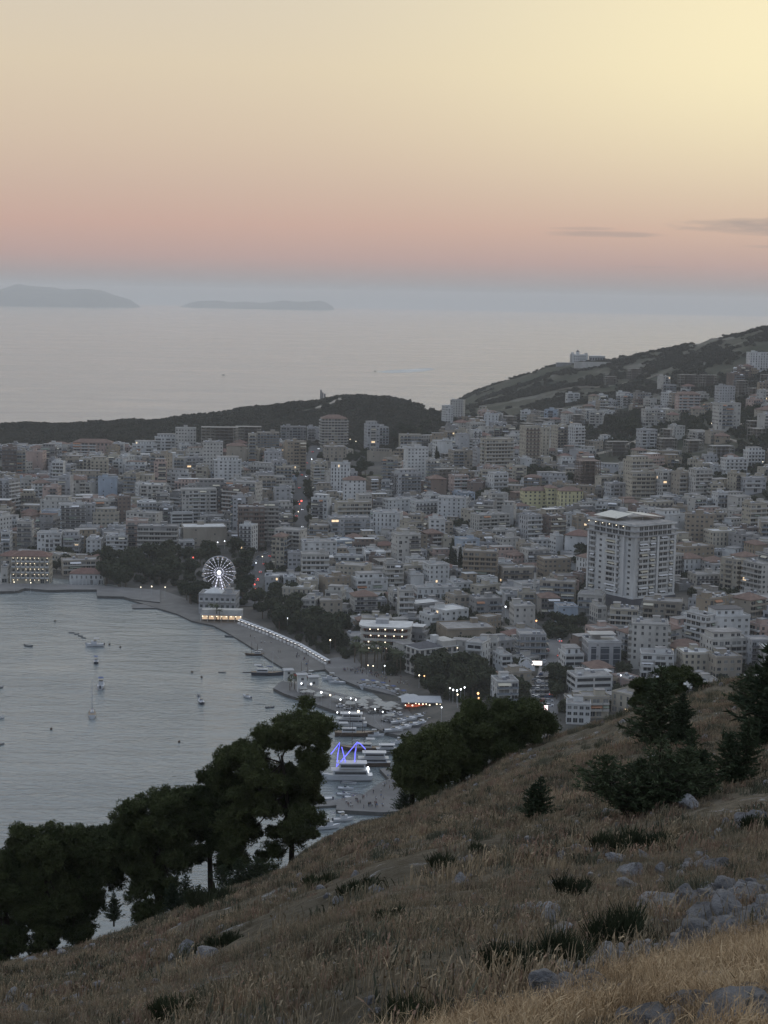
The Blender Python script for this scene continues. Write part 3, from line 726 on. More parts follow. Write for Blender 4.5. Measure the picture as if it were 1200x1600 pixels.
key(700, 732, 745, 773, 5, 'pinkish', 'pinkish block with solar tanks left of the brown block', 22, 12)
key(730, 758, 753, 775, 4, 'brown', 'brown block under a low pitched roof left of the arched white block', 24, 12, roof='brown', front='grid')
key(735, 797, 806, 836, 5, 'offwhite', 'wide off white block right of the white school building', 26, 13, front='apt')
key(812, 843, 668, 730, 11, 'cream', 'tall cream and brown tower with central loggias on the right slope', 18, 15, front='hotel', side='grid', bal=('brown', 'solid'))
key(840, 858, 670, 722, 10, 'cream', 'plain cream stair wing right of the tall cream and brown tower', 18, 12, front='grid')
key(861, 890, 668, 712, 7, 'cream', 'cream balcony block right of the tall loggia tower', 26, 13, front='band')
key(888, 913, 664, 712, 8, 'white', 'white banded block with dark roof storey on the right slope', 26, 13, front='band', bal=('white', 'solid'), setback=True)
key(899, 938, 722, 768, 8, 'brown', 'brown unfinished concrete frame tower on the right slope', 12, 14, kind='frame')
key(813, 868, 768, 797, 3, 'yellow', 'left wing of the yellow school with brown roof', 10, 12, front='grid', side='grid', roof='brown', name='school_building')
key(850, 872, 763, 797, 4, 'yellow', 'gabled middle wing of the yellow school with brown roof', 10, 14, front='grid', side='grid', roof='brown', name='school_building')
key(870, 911, 768, 798, 3, 'yellow', 'right wing of the yellow school with brown roof', 10, 12, front='grid', side='grid', roof='brown', name='school_building')
key(975, 1020, 716, 770, 7, 'cream', 'cream block with long balconies above its twin on the right slope', 22, 14, front='band', setback=True, bal=('offwhite', 'solid'))
key(980, 1023, 740, 786, 6, 'cream', 'lower cream block with long balconies in front of its twin', 12, 14, front='band', bal=('cream', 'solid'))
key(1024, 1053, 738, 783, 6, 'offwhite', 'first of three pale balcony blocks right of the cream twins', 20, 13, front='apt')
key(1051, 1078, 741, 784, 6, 'beige', 'middle one of three pale balcony blocks right of the cream twins', 20, 13, front='apt')
key(1078, 1112, 736, 784, 6, 'offwhite', 'last of three pale balcony blocks right of the cream twins', 15, 13, front='band')
key(945, 978, 757, 783, 4, 'pale grey', 'low pale block between brown frame tower and cream twins', 20, 12)
key(995, 1027, 674, 704, 6, 'pale grey', 'pale grey tower with blue trim beside the dirt road', 20, 12, front='apt', awn=0)
key(1028, 1058, 686, 708, 4, 'concrete', 'low unfinished frame right of the pale grey tower by the dirt road', 10, 12, kind='frame')
key(1118, 1148, 606, 640, 6, 'pale grey', 'pale grey block highest up behind the cream block on the right hill', 15, 12, front='grid')
key(1115, 1157, 634, 674, 7, 'offwhite', 'off white block on stilts beside the dirt road at right', 15, 14, front='apt', side='grid')
key(1056, 1094, 618, 646, 5, 'pinkish', 'pinkish house with pale gable left of the hill blocks', 12, 12, roof='brown')
key(1168, 1204, 556, 582, 5, 'white', 'white block alone high on the right hill at picture edge', 8, 13, front='grid')
key(1128, 1168, 720, 742, 4, 'white', 'bright white villa with stair tower on the right slope', 12, 12, front='hotel', bal=('white', 'solid'))
key(1110, 1130, 730, 743, 2, 'white', 'low white annex left of the villa with stair tower', 12, 10)
key(1158, 1197, 750, 772, 4, 'pale grey', 'pale villa with balconies below the bright white villa', 12, 12, front='apt')
key(1115, 1138, 772, 795, 4, 'white', 'small white block right of the three pale balcony blocks', 14, 11)
key(946, 984, 693, 712, 3, 'concrete', 'low unfinished frame house on the dirt road bend', 10, 10, kind='frame')
key(1070, 1100, 692, 706, 2, 'concrete', 'flat concrete shell below the dirt road at right', 10, 12, kind='frame')
key(1108, 1148, 700, 716, 2, 'grey', 'long grey shell building below the dirt road at right', 10, 12, kind='frame')
key(980, 1002, 578, 592, 3, 'concrete', 'small concrete frame high on the right hill below the castle villa', 10, 10, kind='frame')
key(1060, 1092, 588, 604, 3, 'concrete', 'first wide concrete skeleton high on the right hill', 8, 12, kind='frame')
key(1094, 1122, 590, 605, 3, 'concrete', 'second concrete skeleton high on the right hill', 8, 12, kind='frame')
key(944, 964, 590, 602, 3, 'concrete', 'tiny concrete skeleton on the slope under the castle villa', 8, 10, kind='frame')
key(884, 906, 617, 628, 2, 'white', 'small white villa amid scrub on the right hill', 10, 10)
key(1003, 1040, 643, 668, 4, 'offwhite', 'off white block among trees below the right hill dirt track', 15, 12)
key(860, 880, 838, 868, 3, 'white', 'small white house left of the large red roof by the tower', 20, 10, front='blank')
key(882, 930, 838, 868, 3, 'white', 'white house with wide red roof left of the big tower', -20, 16, front='blank', roof='red', name='house')
key(812, 846, 806, 850, 6, 'pale grey', 'grey white balcony block below the yellow school', 24, 13, front='band', bal=('white', 'solid'))
key(848, 884, 808, 846, 5, 'brown', 'brown block with cream balconies below the yellow school', 24, 13, front='band', bal=('cream', 'solid'))
key(895, 928, 810, 838, 4, 'tan', 'tan house with arched windows left of the big tower roof', 12, 12, front='grid')
key(840, 892, 875, 905, 3, 'tan', 'tan walled block between the minaret and the big tower', 14, 14, front='grid')
key(813, 860, 860, 888, 4, 'offwhite', 'off white block with sloping roofs above the minaret', 20, 13)
key(1058, 1100, 872, 898, 3, 'white', 'white house with brown roof right of the big tower', 18, 13, front='grid', roof='brown', name='house')
key(1078, 1130, 898, 922, 3, 'offwhite', 'off white block with wide dark windows below the brown roofed house', 14, 13, front='hotel')
key(1103, 1155, 832, 862, 4, 'cream', 'cream block with pale roof upper right of the big tower', 14, 14, front='grid', roof='light')
key(1128, 1166, 874, 930, 7, 'cream', 'large cream block with stepped balconies near the right edge', 38, 16, front='band', side='apt', bal=('cream', 'solid'))
key(1166, 1206, 880, 938, 7, 'offwhite', 'large off white balcony block cut by the right picture edge', 30, 16, front='apt', side='band', bal=('offwhite', 'solid'))
key(797, 836, 946, 986, 4, 'offwhite', 'ornate off white villa with tall windows near the minaret', 8, 13, front='grid')
key(868, 903, 948, 974, 3, 'bluish', 'windowless bluish block below the tan walled block', 6, 13, front='blank', side='blank')
key(902, 950, 930, 962, 3, 'offwhite', 'off white house with pale blue gable in front of the big tower', -14, 13, front='apt')
key(924, 948, 948, 975, 4, 'offwhite', 'narrow off white block in front of the big tower left corner', 16, 12, front='apt')
key(952, 1002, 953, 988, 4, 'cream', 'cream block with strong balcony bands in front of the big tower', -10, 13, front='band', side='apt', bal=('offwhite', 'solid'), roof='flat')
key(1004, 1072, 940, 970, 4, 'beige', 'beige stepped block at the foot of the big tower', -12, 14, front='apt', side='apt')
key(985, 1048, 974, 1045, 8, 'offwhite', 'tall off white block with balcony wing at lower right', -8, 15, front='grid', side='band', lit=0.01)
key(1000, 1056, 1022, 1062, 4, 'white', 'white block with green trimmed balconies in front of the tall off white block', -6, 12, front='apt')
key(1076, 1118, 960, 1020, 7, 'white', 'white block with striped balconies behind the dark mansard block', 34, 14, front='band', side='band', bal=('white', 'solid'))
key(1104, 1172, 952, 1015, 6, 'white', 'broad white block under a dark mansard storey at right', 12, 15, front='grid', roof='dark', setback=True)
key(1098, 1170, 988, 1050, 6, 'offwhite', 'off white balcony block in front of the dark mansard block', 14, 14, front='apt', setback=True)
key(1062, 1114, 1020, 1060, 4, 'cream', 'cream block with pale flat roof above the foreground hill', 6, 13, front='grid', roof='light')
key(1108, 1160, 1026, 1064, 4, 'beige', 'beige block behind the foreground hill at right', 12, 12, front='grid')
key(808, 853, 990, 1032, 5, 'pale grey', 'grey glass fronted block with long balconies beside the lit street', 4, 12, front='band', side='band', bal=('offwhite', 'glass'))
key(876, 912, 1012, 1052, 4, 'white', 'white stepped modern block on the right of the lit street', 8, 14, front='strip', setback=True, lit=0)
key(888, 958, 1056, 1088, 3, 'white', 'low white modern block with long strip windows at lower right', 12, 13, front='strip', side='strip', lit=0)
key(884, 926, 1100, 1132, 3, 'white', 'small white house just above the foreground hill', -6, 10, front='grid')
key(468, 514, 866, 916, 6, 'offwhite', 'off white block with dark balcony rows and blue edged roof', 6, 13, front='band', bal=('white', 'solid'))
key(447, 470, 864, 893, 5, 'pale grey', 'pale grey block left of the one with blue edged roof', 6, 12, front='grid')
key(424, 450, 838, 890, 7, 'cream', 'tall cream corner block at the road behind the ferris wheel', -12, 13, front='apt', side='apt', roof='brown')
key(510, 578, 810, 852, 6, 'pale grey', 'broad pale grey block with window rows in the centre', 12, 14, front='apt')
key(521, 580, 786, 826, 5, 'cream', 'cream block with awnings behind the broad pale grey block', 14, 13, front='band')
key(513, 560, 792, 815, 4, 'offwhite', 'off white block with plain walls left of the awning block', 14, 12)
key(610, 657, 836, 892, 8, 'offwhite', 'tall off white block with stepped roof right of centre', 18, 14, front='apt', side='grid')
key(657, 692, 833, 862, 5, 'brown', 'brown block under brown tiled roof right of the stepped white block', 20, 12, roof='brown')
key(631, 662, 898, 925, 4, 'white', 'small white cubic block left of the white parapet blocks', 20, 12, front='blank')
key(660, 702, 882, 920, 5, 'white', 'white block with crenellated roof line right of centre', 18, 13, front='grid')
key(645, 716, 918, 936, 3, 'white', 'long low white block below the crenellated block', 12, 12, front='grid')
key(722, 780, 862, 915, 7, 'tan', 'wide tan block with long balconies by the green lamp', -8, 14, front='band', bal=('tan', 'solid'))
key(705, 728, 858, 890, 5, 'offwhite', 'off white house left of the wide tan block', 20, 12)
key(412, 436, 900, 924, 3, 'pale grey', 'small pale grey house right of the road behind the wheel', 4, 12, front='grid', roof='light')
key(441, 462, 902, 920, 2, 'white', 'small white flat roofed house right of the pale grey house', 4, 10, roof='light')
key(440, 492, 918, 944, 3, 'cream', 'cream house with pale hipped roof above the promenade trees', -10, 13, roof='light', front='grid')
key(470, 500, 936, 968, 4, 'offwhite', 'off white balcony block at the edge of the promenade trees', -14, 12, front='apt', side='apt')
key(495, 535, 938, 968, 4, 'beige', 'beige block behind the dark framed modern block', 10, 12, front='grid')
key(548, 606, 896, 930, 4, 'white', 'white block with staggered pale roofs near centre', 16, 13, front='apt', setback=True)
key(545, 590, 930, 962, 4, 'offwhite', 'off white block with reddish roof terrace above the lit curved hotel', 14, 13, roof='brown')
key(606, 624, 924, 950, 4, 'offwhite', 'narrow off white block above the lit curved hotel', 14, 12)
key(620, 646, 922, 968, 7, 'offwhite', 'tall banded white block right behind the lit curved hotel', 6, 12, front='band', side='blank', bal=('white', 'solid'))
key(696, 736, 930, 958, 4, 'beige', 'beige block with roof terrace above the low white hall', 24, 12)
key(671, 733, 952, 980, 3, 'white', 'low white hall with pale flat roof near the seafront hotels', 32, 16, front='grid', side='grid', roof='light', name='hall')
key(655, 690, 960, 982, 2, 'white', 'low white annex left of the low white hall', 30, 12, roof='light')
key(682, 776, 980, 1004, 3, 'tan', 'wide tan low hall behind the seafront hotels', 14, 22, front='blank', side='blank', name='hall')
key(727, 768, 1002, 1046, 5, 'white', 'white block with balconies right of the lit white seafront hotel', -22, 13, front='apt', side='grid', bal=('white', 'solid'))
key(768, 810, 1062, 1104, 4, 'white', 'white house with ornate terraces beside the car park', 10, 12, front='apt')
key(771, 800, 1022, 1050, 3, 'white', 'low white house left of the arched canopy', 18, 11)
key(780, 840, 888, 915, 4, 'beige', 'beige block left of the minaret', 10, 12)
key(733, 785, 935, 965, 4, 'grey', 'grey block between the green lamp and the ornate villa', 16, 13)
key(0, 12, 888, 914, 3, 'offwhite', 'pale round fronted house at the left edge of the shore', 4, 10)
KEYN = len(K)
for i, (l, r, t_, b_, n, wall, label, rot, depth, kw) in enumerate(K):
    c = town_at((l+r)/2, b_)
    m_px = c.y/FPX; rz = rad(rot if rot is not None else 10); dep = depth or 13
    W = (r-l)*m_px; w_ = (W - abs(math.sin(rz))*dep)/max(0.5, math.cos(rz))
    if w_ < W*0.45: w_ = W*0.45/math.cos(rz); dep = max(6, (W-w_*math.cos(rz))/max(0.15, abs(math.sin(rz))))
    Hh = ((b_-t_) - dep*(H-c.z)/c.y/m_px*0.35)*m_px*1.02
    kind = kw.pop('kind', 'apartment'); name = kw.pop('name', None)
    fh = max(2.7, Hh/n) if kind != 'frame' else 3.1
    if kind != 'frame': n = max(1, round(Hh/3.1)) if fh > 3.7 or Hh/n < 2.7 else n; fh = Hh/n if kind != 'frame' else fh; kw['fh'] = max(2.5, Hh/n); kw['wall'] = wall
    else: n = max(1, round(Hh/3.1)); kw.setdefault('wall', wall)
    x, y = c.x, c.y+dep/2
    area = (r-l)*(b_-t_)
    BREC.append(dict(x=x, y=y, rz=rz, w=w_, d=dep, n=n, kind=kind, name=name, label=label, kw=kw, seed=1000+i, key=True, area=area*3, z=None))
    PLACED.append((x, y, max(w_, dep)*0.56))

# ---- special buildings, modelled one by one
def corner_box(pxc, pyc, pxl, pxr, rot, name, label, cat='building', group=None, z=None):
    c = town_at(pxc, pyc); m = c.y/FPX; th = rad(rot)
    w_ = (pxr-pxc)*m/math.cos(th); d_ = (pxc-pxl)*m/max(0.2, math.sin(th))
    # local box centre: near corner is (-w/2,-d/2)
    cx = c.x + (w_/2)*math.cos(th) - (d_/2)*math.sin(th); cy = c.y + (w_/2)*math.sin(th) + (d_/2)*math.cos(th)
    root = thing(name, label, cat, (cx, cy, c.z if z is None else z), th, group); PLACED.append((cx, cy, max(w_, d_)*0.6))
    return root, w_, d_, m, c
def lamp(b, x, y, z, rz=0.0, s=1.0): link('wall_lamp', unit('wall_lamp', 0), b.root, (x, y, z), rz, (s, s, s))
# the big white corner tower
r_, W_, D_, m_, c_ = corner_box(987, 949, 925, 1060, 35, 'tower_block', 'big white corner tower with a glazed top storey and pale canopy roofs')
b = Bld(r_, 'full', maxwin=200); R = random.Random(3); PH = 5.0; N = 13; fh = (128*m_-PH)/N*1.0; TH = PH+N*fh
b.box('wall', (0, 0, TH/2-4+PH/2), (W_-0.5, D_-0.5, TH+8-PH), WALLS['white'])
pd = MB(); pd.box((0, 0, PH/2-4), (W_+2.5, D_+2.5, PH+7.4), WALLS['dark']); b.own('podium', pd)
ledge = MB(); ledge.box((0, 0, PH+0.2), (W_+2, D_+2, 0.7), WALLS['white']); b.own('ledge', ledge)
BK = ('white', 'solid')
for face in (0, 1):
    L = W_ if face == 0 else D_; rz = 0 if face == 0 else -math.pi/2
    def P(x, y, z, face=face): return (x, -W_*0-D_/2+0.25+y, z) if face == 0 else (-W_/2+0.25+y, -x, z)
    # bays measured from the shared corner outwards, as shares of the face
    bays = ([(0.12, .36, 'b'), (.38, .52, 'b'), (.61, .84, 'b'), (.86, .96, 'b')] if face == 0 else [(.06, .17, 'b'), (.25, .31, 'w'), (.40, .70, 'b'), (.76, .81, 'w'), (.87, .93, 'w')])
    for i in range(N):
        z = PH+0.55+i*fh
        if i >= N-2:
            for k in range(7 if face == 0 else 6):
                nn = 7 if face == 0 else 6; x = -L/2+L*(0.12+0.8*(k+.5)/nn); x = x if face == 0 else x
                b.place('window', 'dark', P(x, 0, z+0.35), rz, (L*0.8/nn*0.8, 1, 2.2))
            continue
        for a, e, kd in bays:
            x0 = -L/2+L*a; x1 = -L/2+L*e; xm = (x0+x1)/2; ww = x1-x0
            if kd == 'b':
                b.place('balcony', BK, P(xm, 0, z), rz, (ww, 1.2, 1)); [b.place('window', R.choice(['dark', 'dark', 'dark', 'shut']), P(xm+(q_-.5)*ww*.47, 0, z+0.05), rz, (ww*R.uniform(.3, .45), 1, 2.4)) for q_ in ((0, 1) if ww > 4 else (.5,))]
                if R.random() < 0.5: b.place('awning', R.choice(['cream', 'cream', 'white']), P(xm+R.uniform(-.1, .1)*ww, -0.05, z+2.75), rz, (ww*R.uniform(.6, .95), 1.5, 1.5))
            else: b.place('window', 'dark', P(xm, 0, z+1.0), rz, (ww*0.8, 1, 1.3))
    if face == 0:
        for a in (0.02, .565, .98): q = MB(); q.box((-W_/2+W_*a, -D_/2-0.3, (TH-2*fh+PH)/2+.4), (1.6, 1.6, TH-2*fh-PH), WALLS['white']); b.own('pilaster', q)
    else:
        for a in (0.2, .36, .97): q = MB(); q.box((-W_/2-0.3, D_/2-D_*(1-a) if False else -D_/2+D_*a, (TH-2*fh+PH)/2+.4), (1.4, 1.4, TH-2*fh-PH), WALLS['white']); b.own('pilaster', q)
cn = MB(); cn.box((0, 0, TH-2*fh+0.55), (W_+2.4, D_+2.4, 0.5), WALLS['pale grey']); cn.box((0, 0, TH-fh+0.55), (W_+2.6, D_+2.6, 0.55), WALLS['pale grey']); cn.box((0, 0, TH+0.8), (W_+1.6, D_+1.6, 0.9), WALLS['white']); b.own('cornice', cn)
rf = MB(); M_can = mat('pale canopy sheet', (0.52, 0.50, 0.44), 0.7, 0.08, 0.3)
rf.box((0, 0, TH+1.35), (W_+0.6, D_+0.6, 0.25), ROOFS['flat']); b.own('roof', rf)
for (x, y, sx, sy, rx, ry) in ((-W_*.27, D_*.16, W_*.42, D_*.5, 0.0, -0.14), (W_*.25, -D_*.02, W_*.5, D_*.42, 0.03, 0.12)):
    q = MB(); q.box((0, 0, 0), (sx, sy, 0.25), M_can); o = q.build('canopy', r_, (x, y, TH+4.2)); o.rotation_euler = (rx, ry, 0)
    for a in (-1, 1):
        for e in (-1, 1): pq = MB(); pq.tube([(x+a*sx*.42, y+e*sy*.42, TH+1.4), (x+a*sx*.42, y+e*sy*.42, TH+4.0-a*0.2)], 0.15, M_metal); b.own('post', pq)
q = MB(); q.box((W_*0.02, D_*.22, TH+4), (4, 4, 6.5), WALLS['pale grey']); b.own('lift_shaft', q)
q = MB(); q.tube([(0, D_*.2, TH+6), (0, D_*.2, TH+13)], 0.18, M_metal); b.own('mast', q)
for k in range(6): lamp(b, -W_/2-0.6, -D_/2+D_*(0.22+0.15*k), TH-0.4, -math.pi/2, 0.9)
b.done()
# podium top people terraces kept plain

def curved_hotel():
    c = town_at(602, 1021); m = c.y/FPX; w_ = 80*m; d_ = 17; root = thing('hotel', 'curved dark hotel with white balcony bands and rows of lit lamps', 'building', (c.x, c.y+d_/2, c.z), rad(-4)); PLACED.append((c.x, c.y+d_/2, 15))
    def outline(k): 
        pts = []
        for i in range(9): a = rad(-90+i*22.5) ; pts.append((w_/2-4+math.cos(a)*4*k, -d_/2+4+math.sin(a)*4*k) if i < 5 else None)
        pts = [(w_/2-5+math.cos(rad(-90+i*18))*(5+k), -d_/2+5+math.sin(rad(-90+i*18))*(5+k)) for i in range(6)]
        pts += [(w_/2+k, d_/2+k), (-w_/2-k, d_/2+k)] + [(-w_/2+6+math.cos(rad(180+i*18))*(6+k), -d_/2+7+math.sin(rad(180+i*18))*(7+k)) for i in range(6)]
        pts += [(-w_*.1, -d_/2-k+0.8), (w_*.15, -d_/2-k)]
        return ccw(pts)
    red = wallm('dark red wall', (0.13, 0.06, 0.05)); fh = 43*m/4.2
    wl = MB(); wl.prism(outline(-1.6), -4, 4*fh, red); wl.build('wall', root)
    for i in range(1, 5):
        s_ = MB(); s_.prism(outline(0.3 if i < 4 else 0.9), i*fh-0.35, i*fh+(0.85 if i < 4 else 0.7), WALLS['offwhite'], ROOFS['light'] if i == 4 else None); s_.build('balcony' if i < 4 else 'roof', root)
        for k in range(5):
            x = -w_*.3+w_*.66*k/4+random.uniform(-.6, .6)
            if random.random() < .85: link('wall_lamp', unit('wall_lamp', 0), root, (x, -d_/2+1.0, i*fh-0.9), 0, (1.3,)*3)
        for k in range(9): 
            link('window', unit('window', 'dark'), root, (-w_*.36+w_*.72*k/8, -d_/2+1.58, (i-1)*fh+0.2), 0, (1.8, 1, 2.0))
    q = MB(); q.box((-2, 2, 4*fh+1.8), (7, 4, 2.4), WALLS['pale grey']); q.build('stair_house', root)
curved_hotel()

r_, W_, D_, m_, c_ = corner_box(655, 1056, 634, 717, 33, 'hotel', 'off white seafront hotel with dark mansard roof and wall lamps beside its windows')
b = Bld(r_, 'full'); fh = 38*m_/3.6; n = 4; Ht = fh*n
b.box('wall', (0, 0, Ht/2-2), (W_, D_, Ht+4), WALLS['offwhite'])
for face, L, rz in ((0, W_, 0), (1, D_, -math.pi/2)):
    nb = 7 if face == 0 else 3
    for i in range(n):
        for k in range(nb):
            x = -L/2+(k+.5)*L/nb; p = (x, -D_/2, i*fh) if face == 0 else (-W_/2, -x, i*fh)
            b.place('window', 'dark', (p[0], p[1], p[2]+0.25), rz, (L/nb*0.5, 1, fh*0.72))
            if (k+i) % 2 == 0 or face: b.place('balcony', ('offwhite', 'solid'), p, rz, (L/nb*0.8, 1.0, 0.9))
            if face == 0 and i > 0 and k in (3, 4, 6): lamp(b, x+L/nb*.42, -D_/2-.1, i*fh+2.1, 0, .8)
    for i in range(1, n+1): q = MB(); q.box(((0, -D_/2-.2, i*fh) if face == 0 else (-W_/2-.2, 0, i*fh)), ((L+.8, 0.5, 0.45) if face == 0 else (0.5, L-.1, 0.45)), WALLS['white']); b.own('cornice', q)
q = MB(); hipb = Bld(r_, 'full'); hip(hipb, W_*0.62, D_, Ht+.2, 2.6, ROOFS['dark'], 0.2, x=-W_*.19); hipb.done()
q = MB(); q.box((W_*.3, 0, Ht+1.4), (W_*.36, D_*.9, 2.8), WALLS['offwhite']); b.own('roof_room', q)
q = MB(); q.box((W_*.1, 1.5, Ht+3.0), (3.2, 3.2, 4.0), WALLS['white']); b.own('chimney', q)
lamp(b, -W_/2+1, -D_/2-.4, -0.2, 0, 1.6); lamp(b, -W_/2+5, -D_/2-.4, -0.4, 0, 1.6); b.done()

def simple_hotel(l, r, t_, b_, n, wall, label, name='hotel', rot=2, dep=13, roof='flat', front='hotel', lamps=0, side='grid', bal=('white', 'solid'), **kw):
    c = town_at((l+r)/2, b_); m = c.y/FPX; w_ = (r-l)*m/math.cos(rad(rot)); fh = (b_-t_)*m/(n+0.25)
    root = thing(name, label, 'building', (c.x, c.y+dep/2, c.z), rad(rot)); PLACED.append((c.x, c.y+dep/2, w_*0.55))
    b = Bld(root, 'full'); apartment(b, random.Random(5), w_, dep, n, wall, roof, fh, front=front, side=side, bal=bal, lit=0, awn=0, **kw)
    for i in range(n):
        for k in range(lamps):
            if random.random() < .75: lamp(b, -w_/2+(k+.5)*w_/lamps, -dep/2-.1, i*fh+2.5, 0, .7)
    b.done(); return root, w_, dep, fh, n
simple_hotel(17, 77, 866, 912, 5, 'cream', 'cream seafront hotel with red roof and many little lamps on its balconies', lamps=9, roof='red')
r_, w_, dp, fh, n = simple_hotel(108, 161, 894, 913, 2, 'white', 'long low white arcade building with red tiled roof on the shore', roof='red', front='grid', name='arcade_building')
for k in range(9): q = MB(); q.tube([(-w_/2+(k+.5)*w_/9, -dp/2-1.2, 0), (-w_/2+(k+.5)*w_/9, -dp/2-1.2, fh)], 0.35, WALLS['white']); q.build('column', r_)
r_, w_, dp, fh, n = simple_hotel(311, 370, 926, 962, 3, 'pale grey', 'white three storey hotel with slanted white roof below the ferris wheel', dep=15, rot=-4, lamps=0)
q = MB(); q.add([(-w_*.38, -6, n*fh+.7), (w_*.12, -6, n*fh+.7), (w_*.12, 5, n*fh+.7), (-w_*.38, 5, n*fh+.7), (-w_*.13, 0, n*fh+3.6)], [(0, 1, 4), (1, 2, 4), (2, 3, 4), (3, 0, 4), (3, 2, 1, 0)], WALLS['white']); q.build('canopy', r_)
c = plane(345, 972, 1.6)
r_ = thing('restaurant', 'beach restaurant glowing warm under a flat canopy below the white hotel', 'restaurant', (c.x, c.y+6, 1.5)); PLACED.append((c.x, c.y+6, 13))
q = MB(); q.box((0, 4, 3), (24, 6, 6), WALLS['offwhite']); q.build('wall', r_)
M_warm = mat('glowing warm interior', (1, .8, .6), emit=(1.0, 0.68, 0.42), es=0.5)
for k in range(6): q = MB(); q.box((-10+4*k, 0.9, 1.7), (3.4, 0.12, 2.6), M_warm); q.build('window', r_)
q = MB(); q.box((0, -1, 3.6), (25, 6, 0.35), WALLS['grey']); q.build('canopy', r_)
for k in range(7): q = MB(); q.tube([(-12+4*k, -4.4, 0), (-12+4*k, -4.4, 3.5)], 0.15, WALLS['white']); q.build('post', r_)
for k in range(9): link('wall_lamp', unit('wall_lamp', 0), r_, (-11+2.8*k, -3.6, 3.0), 0, (1.1,)*3)

# glass fronted modern block by the lit street
r_, w_, dp, fh, n = simple_hotel(915, 968, 1000, 1048, 5, 'pale grey', 'modern block with tall dark glass bays and a terrace roof beside the lit street', rot=6, dep=15, front='blank', roof='light', name='office_block')
for x, ww in ((-w_*.34, w_*.15), (0.0, w_*.26), (w_*.36, w_*.2)):
    q = MB(); q.box((x, -dp/2-.12, fh*n*0.45), (ww, 0.3, fh*n*0.8), mat('blue grey glass', (0.05, 0.06, 0.075), 0.15, 0.1, spec=.7)); q.build('glass_bay', r_)
    for i in range(1, 5): q = MB(); q.box((x, -dp/2-.3, i*fh), (ww, 0.12, 0.2), M_metal); q.build('mullion', r_)
q = MB(); q.box((0, 1, fh*n+3.2), (w_*.8, dp*.6, 0.25), WALLS['offwhite']); q.build('canopy', r_)

# castle-like villa on the right ridge, its annex, walls
def ridge_at(px, py, d0=2300): return ground(px, py, d0) or at_d(px, py, 2800)
c = ridge_at(905, 566, 1900)
r_ = thing('villa', 'white castle like villa with turret on the crest above the sea', 'building', (c.x, c.y+8, c.z-2), rad(10)); s_ = c.y/FPX
PLACED.append((c.x, c.y+8, 24))
q = MB(); q.box((0, 0, 7*s_), (25*s_, 16, 14*s_), WALLS['white']); q.build('wall', r_)
q = MB(); q.box((-11*s_, -2, 8*s_), (3*s_, 8, 18*s_), WALLS['white']); q.box((11*s_, -2, 8*s_), (3*s_, 8, 17*s_), WALLS['white']); q.build('wing', r_)
q = MB(); q.tube([(-2*s_, 0, 14*s_), (-2*s_, 0, 18*s_)], [3*s_, 3*s_], WALLS['white'], 8); q.tube([(-2*s_, 0, 18*s_), (-2*s_, 0, 21*s_)], [3.2*s_, 0.2], ROOFS['dark'], 8); q.build('turret', r_)
for i in range(3):
    for k in range(6): link('window', unit('window', 'dark'), r_, (-9*s_+k*3.4*s_, -8.01, 2*s_+i*3.8*s_), 0, (1.6, 1, 2.0))
c = ridge_at(933, 566, 1900)
r_ = thing('terrace_hall', 'flat roofed white hall beside the castle like villa on the crest', 'building', (c.x, c.y+6, c.z-2)); PLACED.append((c.x, c.y+6, 15))
q = MB(); q.box((0, 0, 5.5*s_), (24*s_, 14, 11*s_), WALLS['pale grey']); q.build('wall', r_)
q = MB(); q.box((0, 0, 11.3*s_), (25*s_, 15, 0.8), WALLS['white']); q.build('roof', r_)
for k in range(6): q = MB(); q.box((-10*s_+k*4*s_, -7.05, 7*s_), (2.6*s_, 0.2, 3.5*s_), M_glass); q.build('window', r_)
c = ridge_at(930, 574, 1900)
r_ = tag((lambda mb: (mb.box((0, 0, 3*s_), (62*s_, 2.5, 9*s_), WALLS['offwhite'], rad(14)), mb.build('retaining_wall', None, (c.x, c.y, c.z)))[1])(MB()), 'long pale retaining wall stepping down under the castle like villa', 'wall')
c = ridge_at(881, 571, 1900)
r_ = thing('house', 'low grey house on the crest seaward of the castle like villa', 'building', (c.x, c.y+6, c.z-2)); q = MB(); q.box((0, 0, 2.6*s_), (22*s_, 12, 6*s_), WALLS['grey']); q.build('wall', r_); q = MB(); q.box((0, 0, 5.8*s_), (23*s_, 13, .7), ROOFS['flat']); q.build('roof', r_)

# monument on the wooded ridge: three dark pillars
c = ridge_at(503, 624, 1700)
r_ = thing('monument', 'three dark pillars of a monument on the wooded ridge against the sea', 'monument', (c.x, c.y, c.z-1)); s_ = c.y/FPX
for x, h_, w_ in ((-1.6, 15, 2.6), (1.1, 11.5, 2.2), (4.3, 9.5, 2.8)):
    q = MB(); q.box((x*s_, 0, h_*s_/2), (w_*s_, 4, h_*s_), WALLS['dark']); q.box((x*s_, 0, h_*s_+.4), (w_*s_*.6, 3, .8), WALLS['dark']); q.build('pillar', r_)
q = MB(); q.box((1.5*s_, 0, .4), (14*s_, 9, 1.5), WALLS['concrete']); q.build('plinth', r_)

